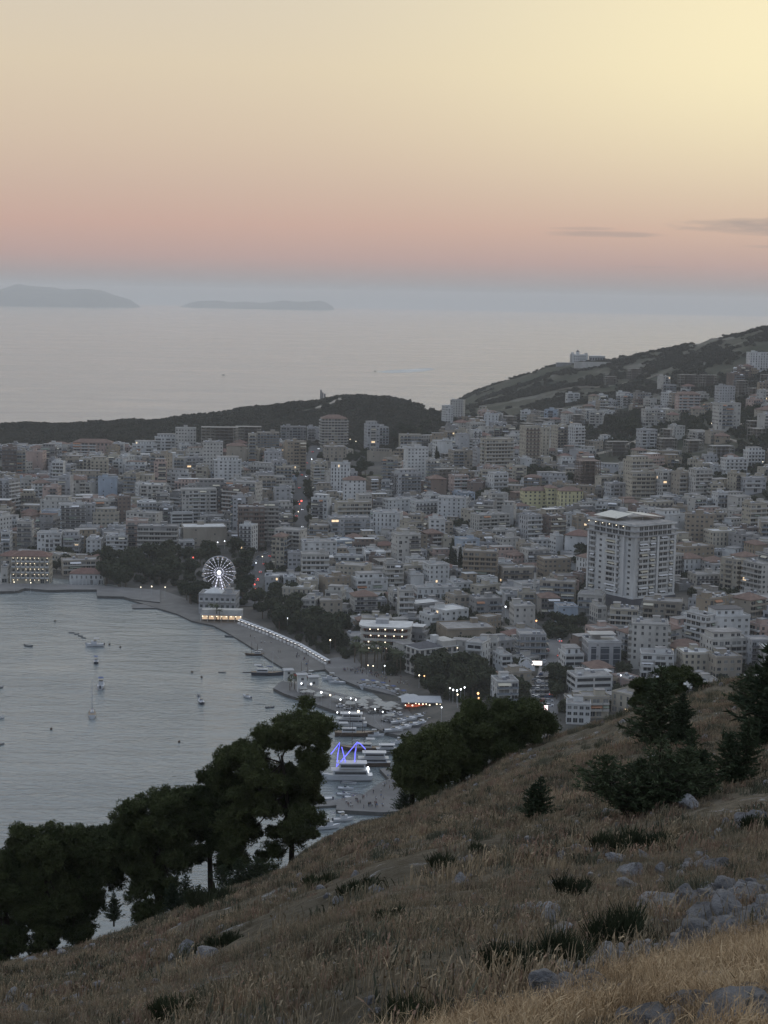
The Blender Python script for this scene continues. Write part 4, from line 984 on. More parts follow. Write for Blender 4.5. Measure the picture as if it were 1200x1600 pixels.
# minaret
c = town_at(835, 936); s_ = c.y/FPX; PLACED.append((c.x, c.y, 5))
r_ = thing('minaret', 'slender white minaret with two balconies and pointed cap', 'minaret', (c.x, c.y, c.z))
q = MB(); q.tube([(0, 0, -3), (0, 0, 32*s_)], [3*s_, 2.5*s_], WALLS['offwhite'], 10); q.tube([(0, 0, 32*s_), (0, 0, 43*s_)], [1.9*s_, 1.7*s_], WALLS['offwhite'], 10); q.build('shaft', r_)
for z in (31, 20): q = MB(); q.tube([(0, 0, (z-1)*s_), (0, 0, (z+1)*s_)], [2.6*s_, 3.9*s_], WALLS['white'], 10); q.build('balcony', r_)
q = MB(); q.tube([(0, 0, 43*s_), (0, 0, 54*s_)], [2.2*s_, 0.05], ROOFS['dark'], 10); q.build('cap', r_)
# arched white canopy and round disc
c = town_at(822, 1054); s_ = c.y/FPX; PLACED.append((c.x, c.y+3, 7))
r_ = thing('canopy', 'white tent canopy hung from curved arches near the lit street', 'canopy', (c.x, c.y, c.z+1))
for y in (-3, 3):
    q = MB(); q.tube([(math.cos(rad(a))*13*s_, y, 2+math.sin(rad(a))*15*s_) for a in range(0, 181, 15)], 0.25, WALLS['white'], 6); q.build('arch', r_)
q = MB(); q.tube([(-13*s_, 0, 0), (-9*s_, 0, 24*s_)], 0.3, WALLS['white']); q.build('mast', r_)
q = MB(); q.add([(-13*s_, -5, 2), (13*s_, -5, 2), (13*s_, 5, 2), (-13*s_, 5, 2), (0, 0, 7)], [(0, 1, 4), (1, 2, 4), (2, 3, 4), (3, 0, 4), (3, 2, 1, 0)], WALLS['pale grey']); q.build('cloth', r_)
c = town_at(921, 1056); s_ = c.y/FPX
r_ = thing('satellite_dish', 'big round pale dish facing the bay above the low white block', 'satellite dish', (c.x, c.y-1, c.z+4*s_)); q = MB()
q.tube([(0, 0, 6*s_), (0, -.5, 6.1*s_), (0, -.9, 6.2*s_)], [6.2*s_, 6*s_, 5*s_], WALLS['cream'], 20); q.build('bowl', r_); q = MB(); q.tube([(0, .4, -5), (0, .3, 6*s_)], .3, M_metal); q.build('post', r_)

# ================================================================ THE REST OF THE TOWN
def inpoly(px, py, poly):
    ins = False; j = len(poly)-1
    for i in range(len(poly)):
        xi, yi = poly[i]; xj, yj = poly[j]
        if (yi > py) != (yj > py) and px < (xj-xi)*(py-yi)/(yj-yi)+xi: ins = not ins
        j = i
    return ins
SHORE = [(-200, 917), (30, 910), (152, 910), (205, 918), (250, 922), (290, 932), (330, 942), (372, 956), (420, 976), (470, 996), (515, 1022), (545, 1035), (600, 1052), (650, 1070), (690, 1090), (760, 1110), (1300, 1400)]
EXCL = [[(500, 722), (625, 722), (622, 768), (505, 766)], [(158, 868), (278, 868), (300, 905), (300, 950), (158, 935)], [(278, 856), (350, 850), (385, 850), (400, 930), (385, 985), (290, 950)],
        [(345, 945), (400, 905), (440, 915), (470, 945), (545, 985), (595, 1030), (600, 1070), (500, 1050), (400, 1010)], [(640, 1048), (720, 1050), (765, 1060), (760, 1150), (600, 1150), (590, 1060)],
        [(808, 738), (888, 738), (896, 766), (812, 766)], [(955, 652), (998, 652), (1000, 685), (955, 686)], [(820, 1052), (858, 1052), (855, 1120), (815, 1120)], [(842, 972), (912, 968), (905, 1003), (845, 1003)],
        [(740, 778), (800, 772), (806, 802), (742, 800)], [(608, 660), (672, 655), (690, 690), (612, 705)], [(660, 705), (700, 705), (690, 745), (655, 745)], [(650, 825), (735, 820), (735, 840), (655, 850)],
        [(930, 700), (975, 696), (980, 730), (940, 745)], [(1060, 690), (1215, 700), (1215, 720), (1060, 716)], [(1000, 560), (1100, 560), (1170, 600), (1100, 612), (1000, 600)],
        [(690, 865), (722, 862), (725, 900), (700, 905)], [(912, 925), (1078, 925), (1078, 985), (912, 985)]]
TOPLINE = [(-200, 706), (0, 704), (100, 700), (200, 700), (240, 700), (310, 700), (430, 696), (480, 697), (560, 704), (620, 712), (690, 668), (760, 652), (850, 648), (1000, 612), (1200, 580), (1300, 580)]
def density(px, py):
    if py > np.interp(px, [a for a, _ in SHORE], [b_ for _, b_ in SHORE]): return 0
    if py < np.interp(px, [a for a, _ in TOPLINE], [b_ for _, b_ in TOPLINE]): return 0
    for e in EXCL:
        if inpoly(px, py, e): return 0
    lim = np.interp(px, [660, 720, 800, 940, 1000, 1200], [700, 700, 690, 700, 735, 740])
    if px > 680 and py < lim: return 0.46 if py > lim-60 else 0.22
    if 470 < px < 660 and py < 735: return 0.35
    if px > 880 and py < 800: return 0.62
    return 1.0
PAL = [('white', .15), ('offwhite', .22), ('cream', .14), ('beige', .14), ('pale grey', .13), ('grey', .08), ('tan', .07), ('pinkish', .04), ('brown', .05), ('bluish', .02), ('concrete', .03)]
def pick(R, tab):
    t_ = R.random()*sum(w for _, w in tab)
    for k, w in tab:
        t_ -= w
        if t_ <= 0: return k
    return tab[0][0]
KBOX = [(k[0], k[1], k[2], k[3]) for k in K]+[(925, 1058, 802, 945), (560, 643, 975, 1018), (635, 717, 1003, 1055), (17, 77, 860, 910), (915, 968, 996, 1048), (108, 161, 890, 912), (832, 838, 885, 930)]
RA = random.Random(21); yy = 745.0
while yy < 2150:
    step = 15.0 + (yy-745)/1400*3.0
    xw = -0.30*yy
    while xw < 0.28*yy:
        x = xw+RA.uniform(-4, 4); y = yy+RA.uniform(-4, 4); xw += RA.uniform(14, 21)
        z = Zt(x, y)
        if z < 0.5: continue
        px, py, _ = proj((x, y, z))
        if px < -50 or px > 1250: continue
        dn = density(px, py)
        if RA.random() > dn: continue
        hillside = px > 680 and py < 740
        w_ = RA.choice([RA.uniform(9, 14), RA.uniform(12, 20), RA.uniform(18, 31)]) if not hillside else RA.uniform(9, 16); d_ = RA.uniform(9, 15)
        n = RA.choice([2, 3, 3, 4, 5, 6, 7, 8, 10]) if (px < 760 and py < 880) else RA.choice([1, 2, 3, 3, 4, 4, 5, 6, 7])
        if hillside or (px > 880 and py < 800): n = RA.choice([2, 2, 3, 3, 4, 5])
        if dn < 0.2: n = RA.choice([1, 2, 2, 3])
        if not free(x, y, max(w_, d_)*0.5, 0.80): 
            w_, d_, n = 10.5, 9.5, min(n, 4)
            if not free(x, y, 5.2, 0.84): continue
        rz = rad(float(np.interp(px, [0, 400, 700, 1000, 1200], [0, 8, 18, 24, 26]))+RA.choice([0, 0, 0, -30, 15, -12])+RA.gauss(0, 4))
        while n > 0:
            top = proj((x, y, z+n*3.1+2))[1]; sx = FPX/y; bad = False; hw_ = (w_*math.cos(rz)+d_*abs(math.sin(rz)))/2*sx; bad = px < 640 and top < np.interp(px, [a for a, _ in TOPLINE], [b_ for _, b_ in TOPLINE])-11
            for (kl, kr, kt, kb) in KBOX:
                if kb < py-2:
                    ox_ = min(kr, px+hw_)-max(kl, px-hw_); oy_ = min(kb, py)-max(kt, top)
                    if ox_ > 0 and oy_ > 0 and (ox_*oy_ > .22*(kr-kl)*(kb-kt) or oy_ > .45*(kb-kt)) : bad = True; break
            if not bad: break
            n -= 1
        if n <= 0: continue
        if top > skyline_py(px)-1: continue
        wall = pick(RA, PAL); kind = 'frame' if RA.random() < (0.12 if hillside else 0.015) else ('house' if n <= 3 and RA.random() < 0.22 else 'apartment')
        kw = dict(wall='concrete') if kind == 'frame' else dict(wall=wall, fh=RA.choice([2.95, 3.05, 3.15]), front=pick(RA, [('apt', 5), ('band', 3), ('grid', 2), ('blank', .5), ('hotel', .8)]) if kind != 'house' else 'grid',
              side=pick(RA, [('grid', 4), ('apt', 2), ('blank', 2.5)]), roof=(pick(RA, [('red', 1.3), ('brown', 1.5), ('flat', 2)]) if kind == 'house' else pick(RA, [('flat', 8), ('light', 1.2), ('brown', .5), ('dark', .4)])),
              setback=kind != 'house' and RA.random() < 0.3, awn=RA.choice([0.05, 0.15, 0.3]))
        BREC.append(dict(x=x, y=y, rz=rz, w=w_, d=d_, n=n, kind=kind, name=None, label=None, kw=kw, seed=RA.randint(0, 10**6), key=False, area=(w_/y*FPX)*(n*3.05/y*FPX), z=None, px=px, py=(top+py)/2))
        PLACED.append((x, y, max(w_, d_)*0.5))
    yy += step*RA.uniform(0.85, 1.0)

# how much of each building shows: paint near ones over far ones on a coarse picture grid
PX = np.zeros((820, 620), np.int32)
order = sorted(range(len(BREC)), key=lambda i: -BREC[i]['y'])
for i in order:
    r = BREC[i]; z = base_at(r['x'], r['y'], r['w'], r['d'], r['rz']); hw = (abs(math.cos(r['rz']))*r['w']+abs(math.sin(r['rz']))*r['d'])/2
    hh = r['n']*r['kw'].get('fh', 3.1)
    a = proj((r['x'], r['y']-r['d']/2, z)); t_ = proj((r['x'], r['y'], z+hh)); s_ = FPX/r['y']
    x0, x1 = int((a[0]-hw*s_)/2)+5, int((a[0]+hw*s_)/2)+5; y0, y1 = int(t_[1]/2), int(a[1]/2)
    PX[max(0, y0):max(0, y1), max(0, x0):max(0, x1)] = i+1
    r['box'] = (a[0], (t_[1]+a[1])/2)
for (x, y, rr) in []: pass
cols_ = np.arange(620)*2-10
for c in range(620): PX[int(min(819, skyline_py(cols_[c])/2)):, c] = 0
PX[:, :5] = 0; PX[:, 605:] = 0
cnt = np.bincount(PX.ravel(), minlength=len(BREC)+1)[1:]
for i, r in enumerate(BREC): r['vis'] = int(cnt[i])
BREC = [r for r in BREC if r['key'] or r['vis'] > 2]
keys_ = [r for r in BREC if r['key']]; autos = sorted([r for r in BREC if not r['key']], key=lambda r: -r['vis'])
NSOLO = 296-len(keys_); solo, rest = autos[:NSOLO], autos[NSOLO:]
FULL_T = sorted([r['vis'] for r in keys_+solo], reverse=True)[min(110, len(keys_+solo)-1)]
MARKS = {'ferris wheel': (343, 895), 'big corner tower': (990, 870), 'cream balcony tower': (520, 680), 'sports field': (560, 742), 'long white school': (665, 800), 'yellow school': (860, 780), 'minaret': (835, 908),
 'long concrete frame': (345, 692), 'red roofed seafront hotel': (48, 885), 'wide grey block': (245, 850), 'curved dark hotel': (602, 995), 'lone white hotel': (708, 640), 'broad cream tower': (775, 715),
 'bright stair villa': (1145, 730), 'castle like villa': (903, 557), 'block on stilts': (1136, 655), 'brown frame tower': (918, 745), 'block with blue rooftop': (309, 795), 'tower with black windows': (355, 740),
 'blank bluish gable': (167, 765), 'dark mansard block': (1135, 985), 'brown edge tower': (13, 725), 'glass bay block': (942, 1024), 'pinkish brown block': (144, 705), 'crenellated block': (680, 900),
 'main street': (470, 770), 'green lamp': (783, 898), 'blue edged roof': (490, 885), 'low white hall': (702, 966), 'three balcony blocks': (1068, 760), 'tower with loggias': (828, 700), 'cream seafront house': (465, 930)}
ORD = ['first', 'second', 'third', 'fourth', 'fifth', 'sixth', 'seventh', 'eighth', 'ninth', 'tenth', 'eleventh', 'twelfth']
used = {}
for r in solo:
    bx, by = r['box']; mk = min(MARKS, key=lambda k: math.hypot(MARKS[k][0]-bx, (MARKS[k][1]-by)*1.3)); dx, dy = bx-MARKS[mk][0], by-MARKS[mk][1]
    dr = ('on the hill side of' if dx > 0 else 'on the bay side of') if abs(dx) > abs(dy)*1.3 else ('behind' if dy < 0 else 'in front of')
    used.setdefault((mk, dr), []).append((math.hypot(dx, dy), r))
for (mk, dr), lst in used.items():
    lst.sort(key=lambda q: q[0])
    for i, (_, r) in enumerate(lst):
        kw = r['kw']; roof = {'red': 'red roofed', 'brown': 'brown roofed', 'light': 'pale roofed', 'dark': 'dark roofed'}.get(kw.get('roof'), '')
        w1 = {'pale grey': 'pale grey', 'offwhite': 'off-white'}.get(kw['wall'], kw['wall']); st = ['', 'single', 'two', 'three', 'four', 'five', 'six', 'seven', 'eight', 'nine', 'ten'][r['n']]
        noun = {'frame': 'concrete frame', 'house': 'house', 'apartment': 'block'}[r['kind']]
        if len(mk.split()) > 3: roof = ''
        if len(f"{w1} {st} storey {roof} {noun} {ORD[min(i, 11)]} {dr} the {mk}".split()) > 16: roof = ''
        r['label'] = ' '.join((f"{w1 if r['kind'] != 'frame' else 'raw'} {st} storey {roof} {noun}, {ORD[min(i, 11)]} {dr} the {mk}").split())
for r in keys_+solo:
    mode = 'full' if r['vis'] >= FULL_T else 'mid'
    make_building(r['x'], r['y'], r['rz'], r['w'], r['d'], r['n'], mode, r['seed'], r['kind'], r['label'], r['name'], group='buildings of the hillside town', **r['kw'])
for r in rest: make_building(r['x'], r['y'], r['rz'], r['w'], r['d'], r['n'], 'flat', r['seed'], r['kind'], **r['kw'])
tag(STUFF.build('far_town_housing'), 'crowded far houses and blocks packed between the larger buildings', kind='stuff')
print('BUILDINGS', len(keys_), len(solo), len(rest), 'objects', len(bpy.data.objects))

# ================================================================ TOWN VEGETATION
def foliage_mat(name, lo, hi, rough=0.8):
    m = bpy.data.materials.new(name); m.use_nodes = True; nt = m.node_tree; g = G(nt); b = nt.nodes['Principled BSDF']
    gn = g.n('ShaderNodeNewGeometry'); oi = g.n('ShaderNodeObjectInfo')
    n = g.noise(gn.outputs['Position'], 0.9, 4, 0.6)
    f = g.math('ADD', g.math('MULTIPLY', g.math('SUBTRACT', n, 0.5), 1.5), g.math('MULTIPLY_ADD', oi.outputs['Random'], 0.5, 0.25), clamp=True)
    nt.links.new(g.mix(f, lo, hi), b.inputs['Base Color']); b.inputs['Roughness'].default_value = rough; b.inputs['Specular IOR Level'].default_value = 0.12
    return m
F_town = foliage_mat('town tree leaves', (0.022, 0.030, 0.016), (0.060, 0.066, 0.036)); F_scrub = foliage_mat('hill scrub leaves', (0.026, 0.031, 0.021), (0.078, 0.074, 0.055))
F_cyp = foliage_mat('cypress leaves', (0.014, 0.022, 0.012), (0.03, 0.04, 0.02)); F_palm = foliage_mat('palm fronds', (0.03, 0.04, 0.02), (0.07, 0.075, 0.04))
M_bark = mat('brown bark', (0.09, 0.07, 0.05), 0.95, 0.4, 3.0)
def leaf_cloud(blobs, per, size, seed=0, shell=0.75, flat=0.0, droop=0.0):
    """many leaf-sized quads spread through ellipsoid clumps: blobs = [(x,y,z,rx,ry,rz)]"""
    rg = np.random.default_rng(seed); B = np.array(blobs, float); w = (B[:, 3]*B[:, 4]+B[:, 4]*B[:, 5]+B[:, 3]*B[:, 5]); cnt = np.maximum(8, (w/w.sum()*per*len(B)).astype(int))
    idx = np.repeat(np.arange(len(B)), cnt); n = len(idx)
    d = rg.normal(size=(n, 3)); d /= np.linalg.norm(d, axis=1)[:, None]
    r = shell+(1-shell)*rg.random(n)**1.0; r *= 0.75+0.35*rg.random(n)
    C = B[idx, :3]+d*r[:, None]*B[idx, 3:]
    a = rg.normal(size=(n, 3)); a += d*0.8; a[:, 2] += 0.2-droop; a /= np.linalg.norm(a, axis=1)[:, None]
    b_ = np.cross(a, rg.normal(size=(n, 3))); b_ /= np.linalg.norm(b_, axis=1)[:, None]
    s = size*(0.6+0.8*rg.random(n))[:, None]
    V = np.stack([C-a*s*0.5-b_*s*0.22, C+b_*s*0.34*-0.3+a*s*0.1-b_*s*0.3, C+a*s*0.6, C-a*s*0.2+b_*s*0.34], 1).reshape(-1, 3)
    return V, np.arange(n*4).reshape(n, 4)
PROT = bpy.data.collections.new('plant_sources')     # never linked: only read by the ground-cover scatters
def clumps(R, n, rx, rz, z0, cr):
    out = []
    for _ in range(n):
        a = R.random()*6.283; q = R.random()**0.6; z = R.uniform(-1, 1); k = math.sqrt(1-z*z)
        out.append((math.cos(a)*k*q*rx, math.sin(a)*k*q*rx, z0+z*q*rz, cr*R.uniform(.7, 1.2), cr*R.uniform(.7, 1.2), cr*R.uniform(.55, .9)))
    return out
def town_tree(seed, kind):
    R = random.Random(seed)
    root = thing({'broad': 'tree', 'cypress': 'cypress_tree', 'palm': 'palm_tree', 'pine': 'pine_tree'}[kind], 'tree', 'tree'); tr = MB()
    if kind == 'broad':
        bl = clumps(R, 16, 3.2, 2.2, 5.4, 1.5); V, F = leaf_cloud(bl, 75, 0.85, seed); tr.tube([(0, 0, -.5), (.1, 0, 2.5), (0, .1, 5)], [.28, .22, .1], M_bark, 5); m = F_town
    elif kind == 'pine':
        bl = clumps(R, 16, 4.2, 1.2, 7.4, 1.4); V, F = leaf_cloud(bl, 75, 0.8, seed); tr.tube([(0, 0, -.5), (.3, 0, 4), (0, .1, 7)], [.32, .26, .12], M_bark, 5); m = F_cyp
        for a in range(5): tr.tube([(0.2, 0, 4.2), (math.cos(a*1.26)*2.8, math.sin(a*1.26)*2.8, 6.8)], [.14, .05], M_bark, 4)
    elif kind == 'cypress':
        bl = [(0, 0, z, .95*math.sin((z/11)**.6*3.0)+.25, .95*math.sin((z/11)**.6*3.0)+.25, .9) for z in np.linspace(1, 10.5, 10)]; V, F = leaf_cloud(bl, 90, 0.6, seed, droop=-.8); tr.tube([(0, 0, -.5), (0, 0, 9)], [.2, .05], M_bark, 5); m = F_cyp
    else:
        tr.tube([(0, 0, -.5), (.15, 0, 3.5), (0, .1, 7)], [.24, .2, .17], M_bark, 6); Vs, Fs = [], []; k = 0
        for i in range(20):
            a = i*2.4; el = R.uniform(-.15, 1.1); L = R.uniform(2.0, 2.9)
            for t_ in range(7):
                u0, u1 = t_/7, (t_+1)/7; wv = .34*math.sin(math.pi*min(1, u0+.12))+.04
                def q(u): return Vector((math.cos(a)*L*u, math.sin(a)*L*u, 7+math.sin(el)*L*u-1.5*u*u))
                sd_ = Vector((-math.sin(a), math.cos(a), 0)); A, B_ = q(u0), q(u1)
                Vs += [A-sd_*wv, B_-sd_*wv*.9, B_+Vector((0, 0, .1)), A+Vector((0, 0, .1)), A+sd_*wv, B_+sd_*wv*.9]; Fs += [(k, k+1, k+2, k+3), (k+3, k+2, k+5, k+4)]; k += 6
        V, F = np.array([v[:] for v in Vs]), np.array(Fs); m = F_palm
    link('crown', tri_mesh('crown', V, F, [m]), root); tr.build('trunk', root)
    return root
TT = {k: [town_tree(50+i*7+j, k) for j in range(2 if k != 'broad' else 3)] for i, k in enumerate(('broad', 'cypress', 'palm', 'pine'))}
FIRST = set()
def put_tree(kind, x, y, z, s, label, group):
    src = random.choice(TT[kind])
    dup(src, (x, y, z), random.random()*6.28, label, group, s)
def poly_points(poly, n, R, z=None):
    out = []; xs = [p[0] for p in poly]; ys = [p[1] for p in poly]; tr = 0
    while len(out) < n and tr < n*40:
        tr += 1; px, py = R.uniform(min(xs), max(xs)), R.uniform(min(ys), max(ys))
        if inpoly(px, py, poly): out.append((px, py))
    return out
RT = random.Random(5); NTREE = 0
GROVES = [([(165, 878), (275, 872), (276, 916), (165, 922)], 30, 'broad', (1.0, 1.5), 'round dark tree in the dense shore park'),
 ([(283, 862), (378, 862), (385, 885), (374, 905), (290, 910)], 14, 'broad', (.9, 1.3), 'dark tree in the park around the ferris wheel'),
 ([(272, 915), (305, 920), (330, 952), (290, 945)], 10, 'pine', (.8, 1.1), 'dark pine on the shore beside the white hotel'),
 ([(378, 915), (384, 888), (398, 920), (380, 950), (372, 942)], 6, 'pine', (.9, 1.2), 'umbrella pine beside the street behind the white hotel'),
 ([(392, 952), (440, 925), (500, 975), (560, 1010), (545, 1032), (500, 1018), (430, 985)], 34, 'broad', (.95, 1.4), 'dense dark tree in the belt behind the lit market stalls'),
 ([(545, 1022), (600, 1030), (655, 1058), (640, 1064), (585, 1048), (548, 1040)], 13, 'palm', (.9, 1.2), 'palm along the crowded harbour promenade'),
 ([(650, 1055), (700, 1045), (760, 1065), (765, 1100), (700, 1095), (660, 1075)], 24, 'broad', (.9, 1.3), 'dark tree in the small park by the harbour restaurant'),
 ([(290, 940), (350, 975), (372, 985), (330, 965)], 10, 'palm', (.7, 1), 'palm on the edge of the beach below the white hotel'),
 ([(855, 975), (905, 972), (902, 1000), (850, 1000)], 9, 'broad', (.6, .9), 'low tree in the dark garden above the lit street'),
 ([(800, 1068), (826, 1060), (822, 1095), (800, 1100)], 7, 'broad', (.7, 1), 'tree along the near edge of the car park'),
 ([(862, 1060), (880, 1055), (886, 1080), (864, 1100)], 6, 'broad', (.7, 1), 'tree between the lit street and the low white block'),
 ([(700, 870), (722, 868), (722, 900), (704, 900)], 8, 'cypress', (.9, 1.2), 'tall dark cypress beside the wide tan block'),
 ([(664, 715), (688, 715), (686, 742), (664, 742)], 6, 'cypress', (.9, 1.3), 'dark cypress clump right of the sports field'),
 ([(808, 742), (885, 742), (892, 764), (812, 764)], 20, 'broad', (.8, 1.1), 'dark tree in the grove above the yellow school'),
 ([(957, 655), (996, 655), (998, 684), (957, 684)], 12, 'broad', (1, 1.4), 'dark tree in the grove on the right slope'),
 ([(742, 782), (798, 776), (804, 800), (742, 800)], 10, 'broad', (.8, 1.1), 'dark tree in the grove beside the long white school'),
 ([(655, 826), (732, 822), (732, 838), (655, 846)], 10, 'broad', (.7, 1), 'tree in the garden below the long white school'),
 ([(556, 742), (582, 740), (580, 752), (556, 754)], 5, 'pine', (1, 1.3), 'umbrella pine standing on the edge of the sports field'),
 ([(448, 745), (462, 745), (462, 830), (448, 830)], 8, 'broad', (.7, .9), 'tree lining the bay side of the main street'),
 ([(478, 745), (486, 745), (486, 830), (478, 830)], 8, 'broad', (.7, .9), 'tree lining the hill side of the main street'),
 ([(380, 800), (450, 790), (450, 835), (380, 835)], 8, 'broad', (.7, .9), 'tree between blocks above the ferris wheel'),
 ([(612, 665), (668, 660), (685, 690), (614, 702)], 16, 'broad', (.9, 1.2), 'dark tree in the wood below the lone white hotel'),
 ([(900, 868), (920, 862), (922, 895), (902, 895)], 5, 'pine', (.8, 1), 'dark tree in front of the wide red roof'),
 ([(85, 875), (112, 872), (112, 898), (85, 900)], 6, 'broad', (.8, 1.1), 'tree behind the red roofed seafront hotel'),
 ([(445, 1070), (475, 1073), (480, 1082), (450, 1079)], 5, 'palm', (.5, .7), 'small palm on the tip of the harbour mole')]
for poly, n, kind, (s0, s1), label in GROVES:
    for px, py in poly_points(poly, n, RT):
        p = plane(px, py, 1.5) if py > 960 else None
        q = ground(px, py, 560)
        if q is None: continue
        if p is not None and q.z < 1.5: q = p
        put_tree(kind, q.x, q.y, q.z, RT.uniform(s0, s1)*1.3, label, label + 's'); NTREE += 1
for L in TT.values():
    for o in L:
        for ch in list(o.children): bpy.data.objects.remove(ch)
        bpy.data.objects.remove(o)

def scatter(name, pts, scales, sources, label, seed=0, zrot=True, tilt=None):
    """ONE ground-cover object: geometry nodes put the unlinked source plants on its points"""
    me = bpy.data.meshes.new(name); P_ = np.array(pts, np.float32); me.vertices.add(len(P_)); me.vertices.foreach_set('co', P_.ravel())
    rg = np.random.default_rng(seed)
    a = me.attributes.new('sc', 'FLOAT', 'POINT'); a.data.foreach_set('value', np.array(scales, np.float32))
    rot = np.zeros((len(P_), 3), np.float32); rot[:, 2] = rg.random(len(P_))*6.283; rot[:, :2] = rg.normal(size=(len(P_), 2))*(tilt or 0.08)
    a = me.attributes.new('ro', 'FLOAT_VECTOR', 'POINT'); a.data.foreach_set('vector', rot.ravel())
    o = link(name, me); col = bpy.data.collections.new(name+'_sources')
    for s_ in sources: col.objects.link(s_)
    ng = bpy.data.node_groups.new(name, 'GeometryNodeTree'); ng.interface.new_socket('Geometry', in_out='INPUT', socket_type='NodeSocketGeometry'); ng.interface.new_socket('Geometry', in_out='OUTPUT', socket_type='NodeSocketGeometry')
    N, Lk = ng.nodes, ng.links; gi = N.new('NodeGroupInput'); go = N.new('NodeGroupOutput'); ip = N.new('GeometryNodeInstanceOnPoints'); ci = N.new('GeometryNodeCollectionInfo')
    ci.inputs[0].default_value = col; ci.inputs[1].default_value = True; ci.inputs[2].default_value = True; ip.inputs['Pick Instance'].default_value = True
    s1 = N.new('GeometryNodeInputNamedAttribute'); s1.data_type = 'FLOAT'; s1.inputs[0].default_value = 'sc'; s2 = N.new('GeometryNodeInputNamedAttribute'); s2.data_type = 'FLOAT_VECTOR'; s2.inputs[0].default_value = 'ro'
    Lk.new(gi.outputs[0], ip.inputs['Points']); Lk.new(ci.outputs[0], ip.inputs['Instance']); Lk.new(s2.outputs[0], ip.inputs['Rotation']); Lk.new(s1.outputs[0], ip.inputs['Scale']); Lk.new(ip.outputs[0], go.inputs[0])
    md = o.modifiers.new('scatter', 'NODES'); md.node_group = ng
    return tag(o, label, kind='stuff')
def source(name, V, F, mats, fm=None): return bpy.data.objects.new(name, tri_mesh(name, V, F, mats, fm))
def bush_src(seed, r, h, n, size, m, nb=7):
    R = random.Random(seed); V, F = leaf_cloud([(R.uniform(-.6, .6)*r, R.uniform(-.6, .6)*r, h*R.uniform(.3, .62), r*.5, r*.5, h*.36) for _ in range(nb)], n, size, seed); return source('bush', V, F, [m])
scrub = [bush_src(i, 2.6, 2.4, 46, .8, F_scrub) for i in range(4)]
pts, scs = [], []; RS_ = random.Random(11); ptest = 0
while len(pts) < 27000 and ptest < 170000:
    ptest += 1; y = math.sqrt(RS_.uniform(1350**2, 3400**2)); u = RS_.uniform(-.27, .27); x = u*y; z = Zt(x, y)
    if z < 1.5: continue
    px, py, _ = proj((x, y, z))
    top = np.interp(px, [a for a, _ in TOPLINE], [b_ for _, b_ in TOPLINE])
    wild = py < top-1 or (px > 680 and py < np.interp(px, [680, 720, 800, 940, 1000, 1200], [700, 700, 690, 700, 735, 740]))
    if not wild: continue
    pn = vnoise(x/70+3, y/110)*0.65+vnoise(x/22, y/30)*.35
    if px > 660 and pn < 0.38: continue
    if px > 660 and pn < .52 and RS_.random() > 0.6: continue
    if any(math.hypot(q[0]-x, q[1]-y) < wd*0.6+2 for pts_, wd in ROADS[3:] for q in pts_): continue
    if not all(math.hypot(a-x, b_-y) > c_*0.9+1 for a, b_, c_ in PLACED if abs(a-x) < 40 and abs(b_-y) < 40): continue
    pts.append((x, y, z-.3)); scs.append(RS_.uniform(.7, 1.7)*(1.25 if px < 660 else 1.15))
scatter('scrub', pts, scs, scrub, 'dark scrub and low wood on the ridge and the dry hill', 3)
for poly, n, kind, sc2, label in GROVES:
    pass
# small greenery squeezed between the houses
between = [bush_src(20+i, 2.6, 5.0, 40, .9, F_town, 9) for i in range(3)]
pts, scs = [], []; tr = 0
while len(pts) < 3200 and tr < 60000:
    tr += 1; y = RS_.uniform(740, 1800); x = RS_.uniform(-.25, .25)*y; z = Zt(x, y)
    if z < 1.0: continue
    px, py, _ = proj((x, y, z))
    if density(px, py) <= 0 or (px < 300 and py > 912): continue
    if not free(x, y, 1.6, 0.93): continue
    pts.append((x, y, z-.3)); scs.append(RS_.uniform(.6, 1.35))
for poly, n, kind, sc2, label in GROVES:
    if kind == 'palm' or 'main street' in label: continue
    for px, py in poly_points(poly, int(n*2.5), RS_):
        q = ground(px, py, 560)
        if q is not None and q.z > .5: pts.append((q.x, q.y, q.z-.3)); scs.append(RS_.uniform(.7, 1.3))
scatter('undergrowth', pts, scs, between, 'small dark greenery filling gaps between town buildings', 4)

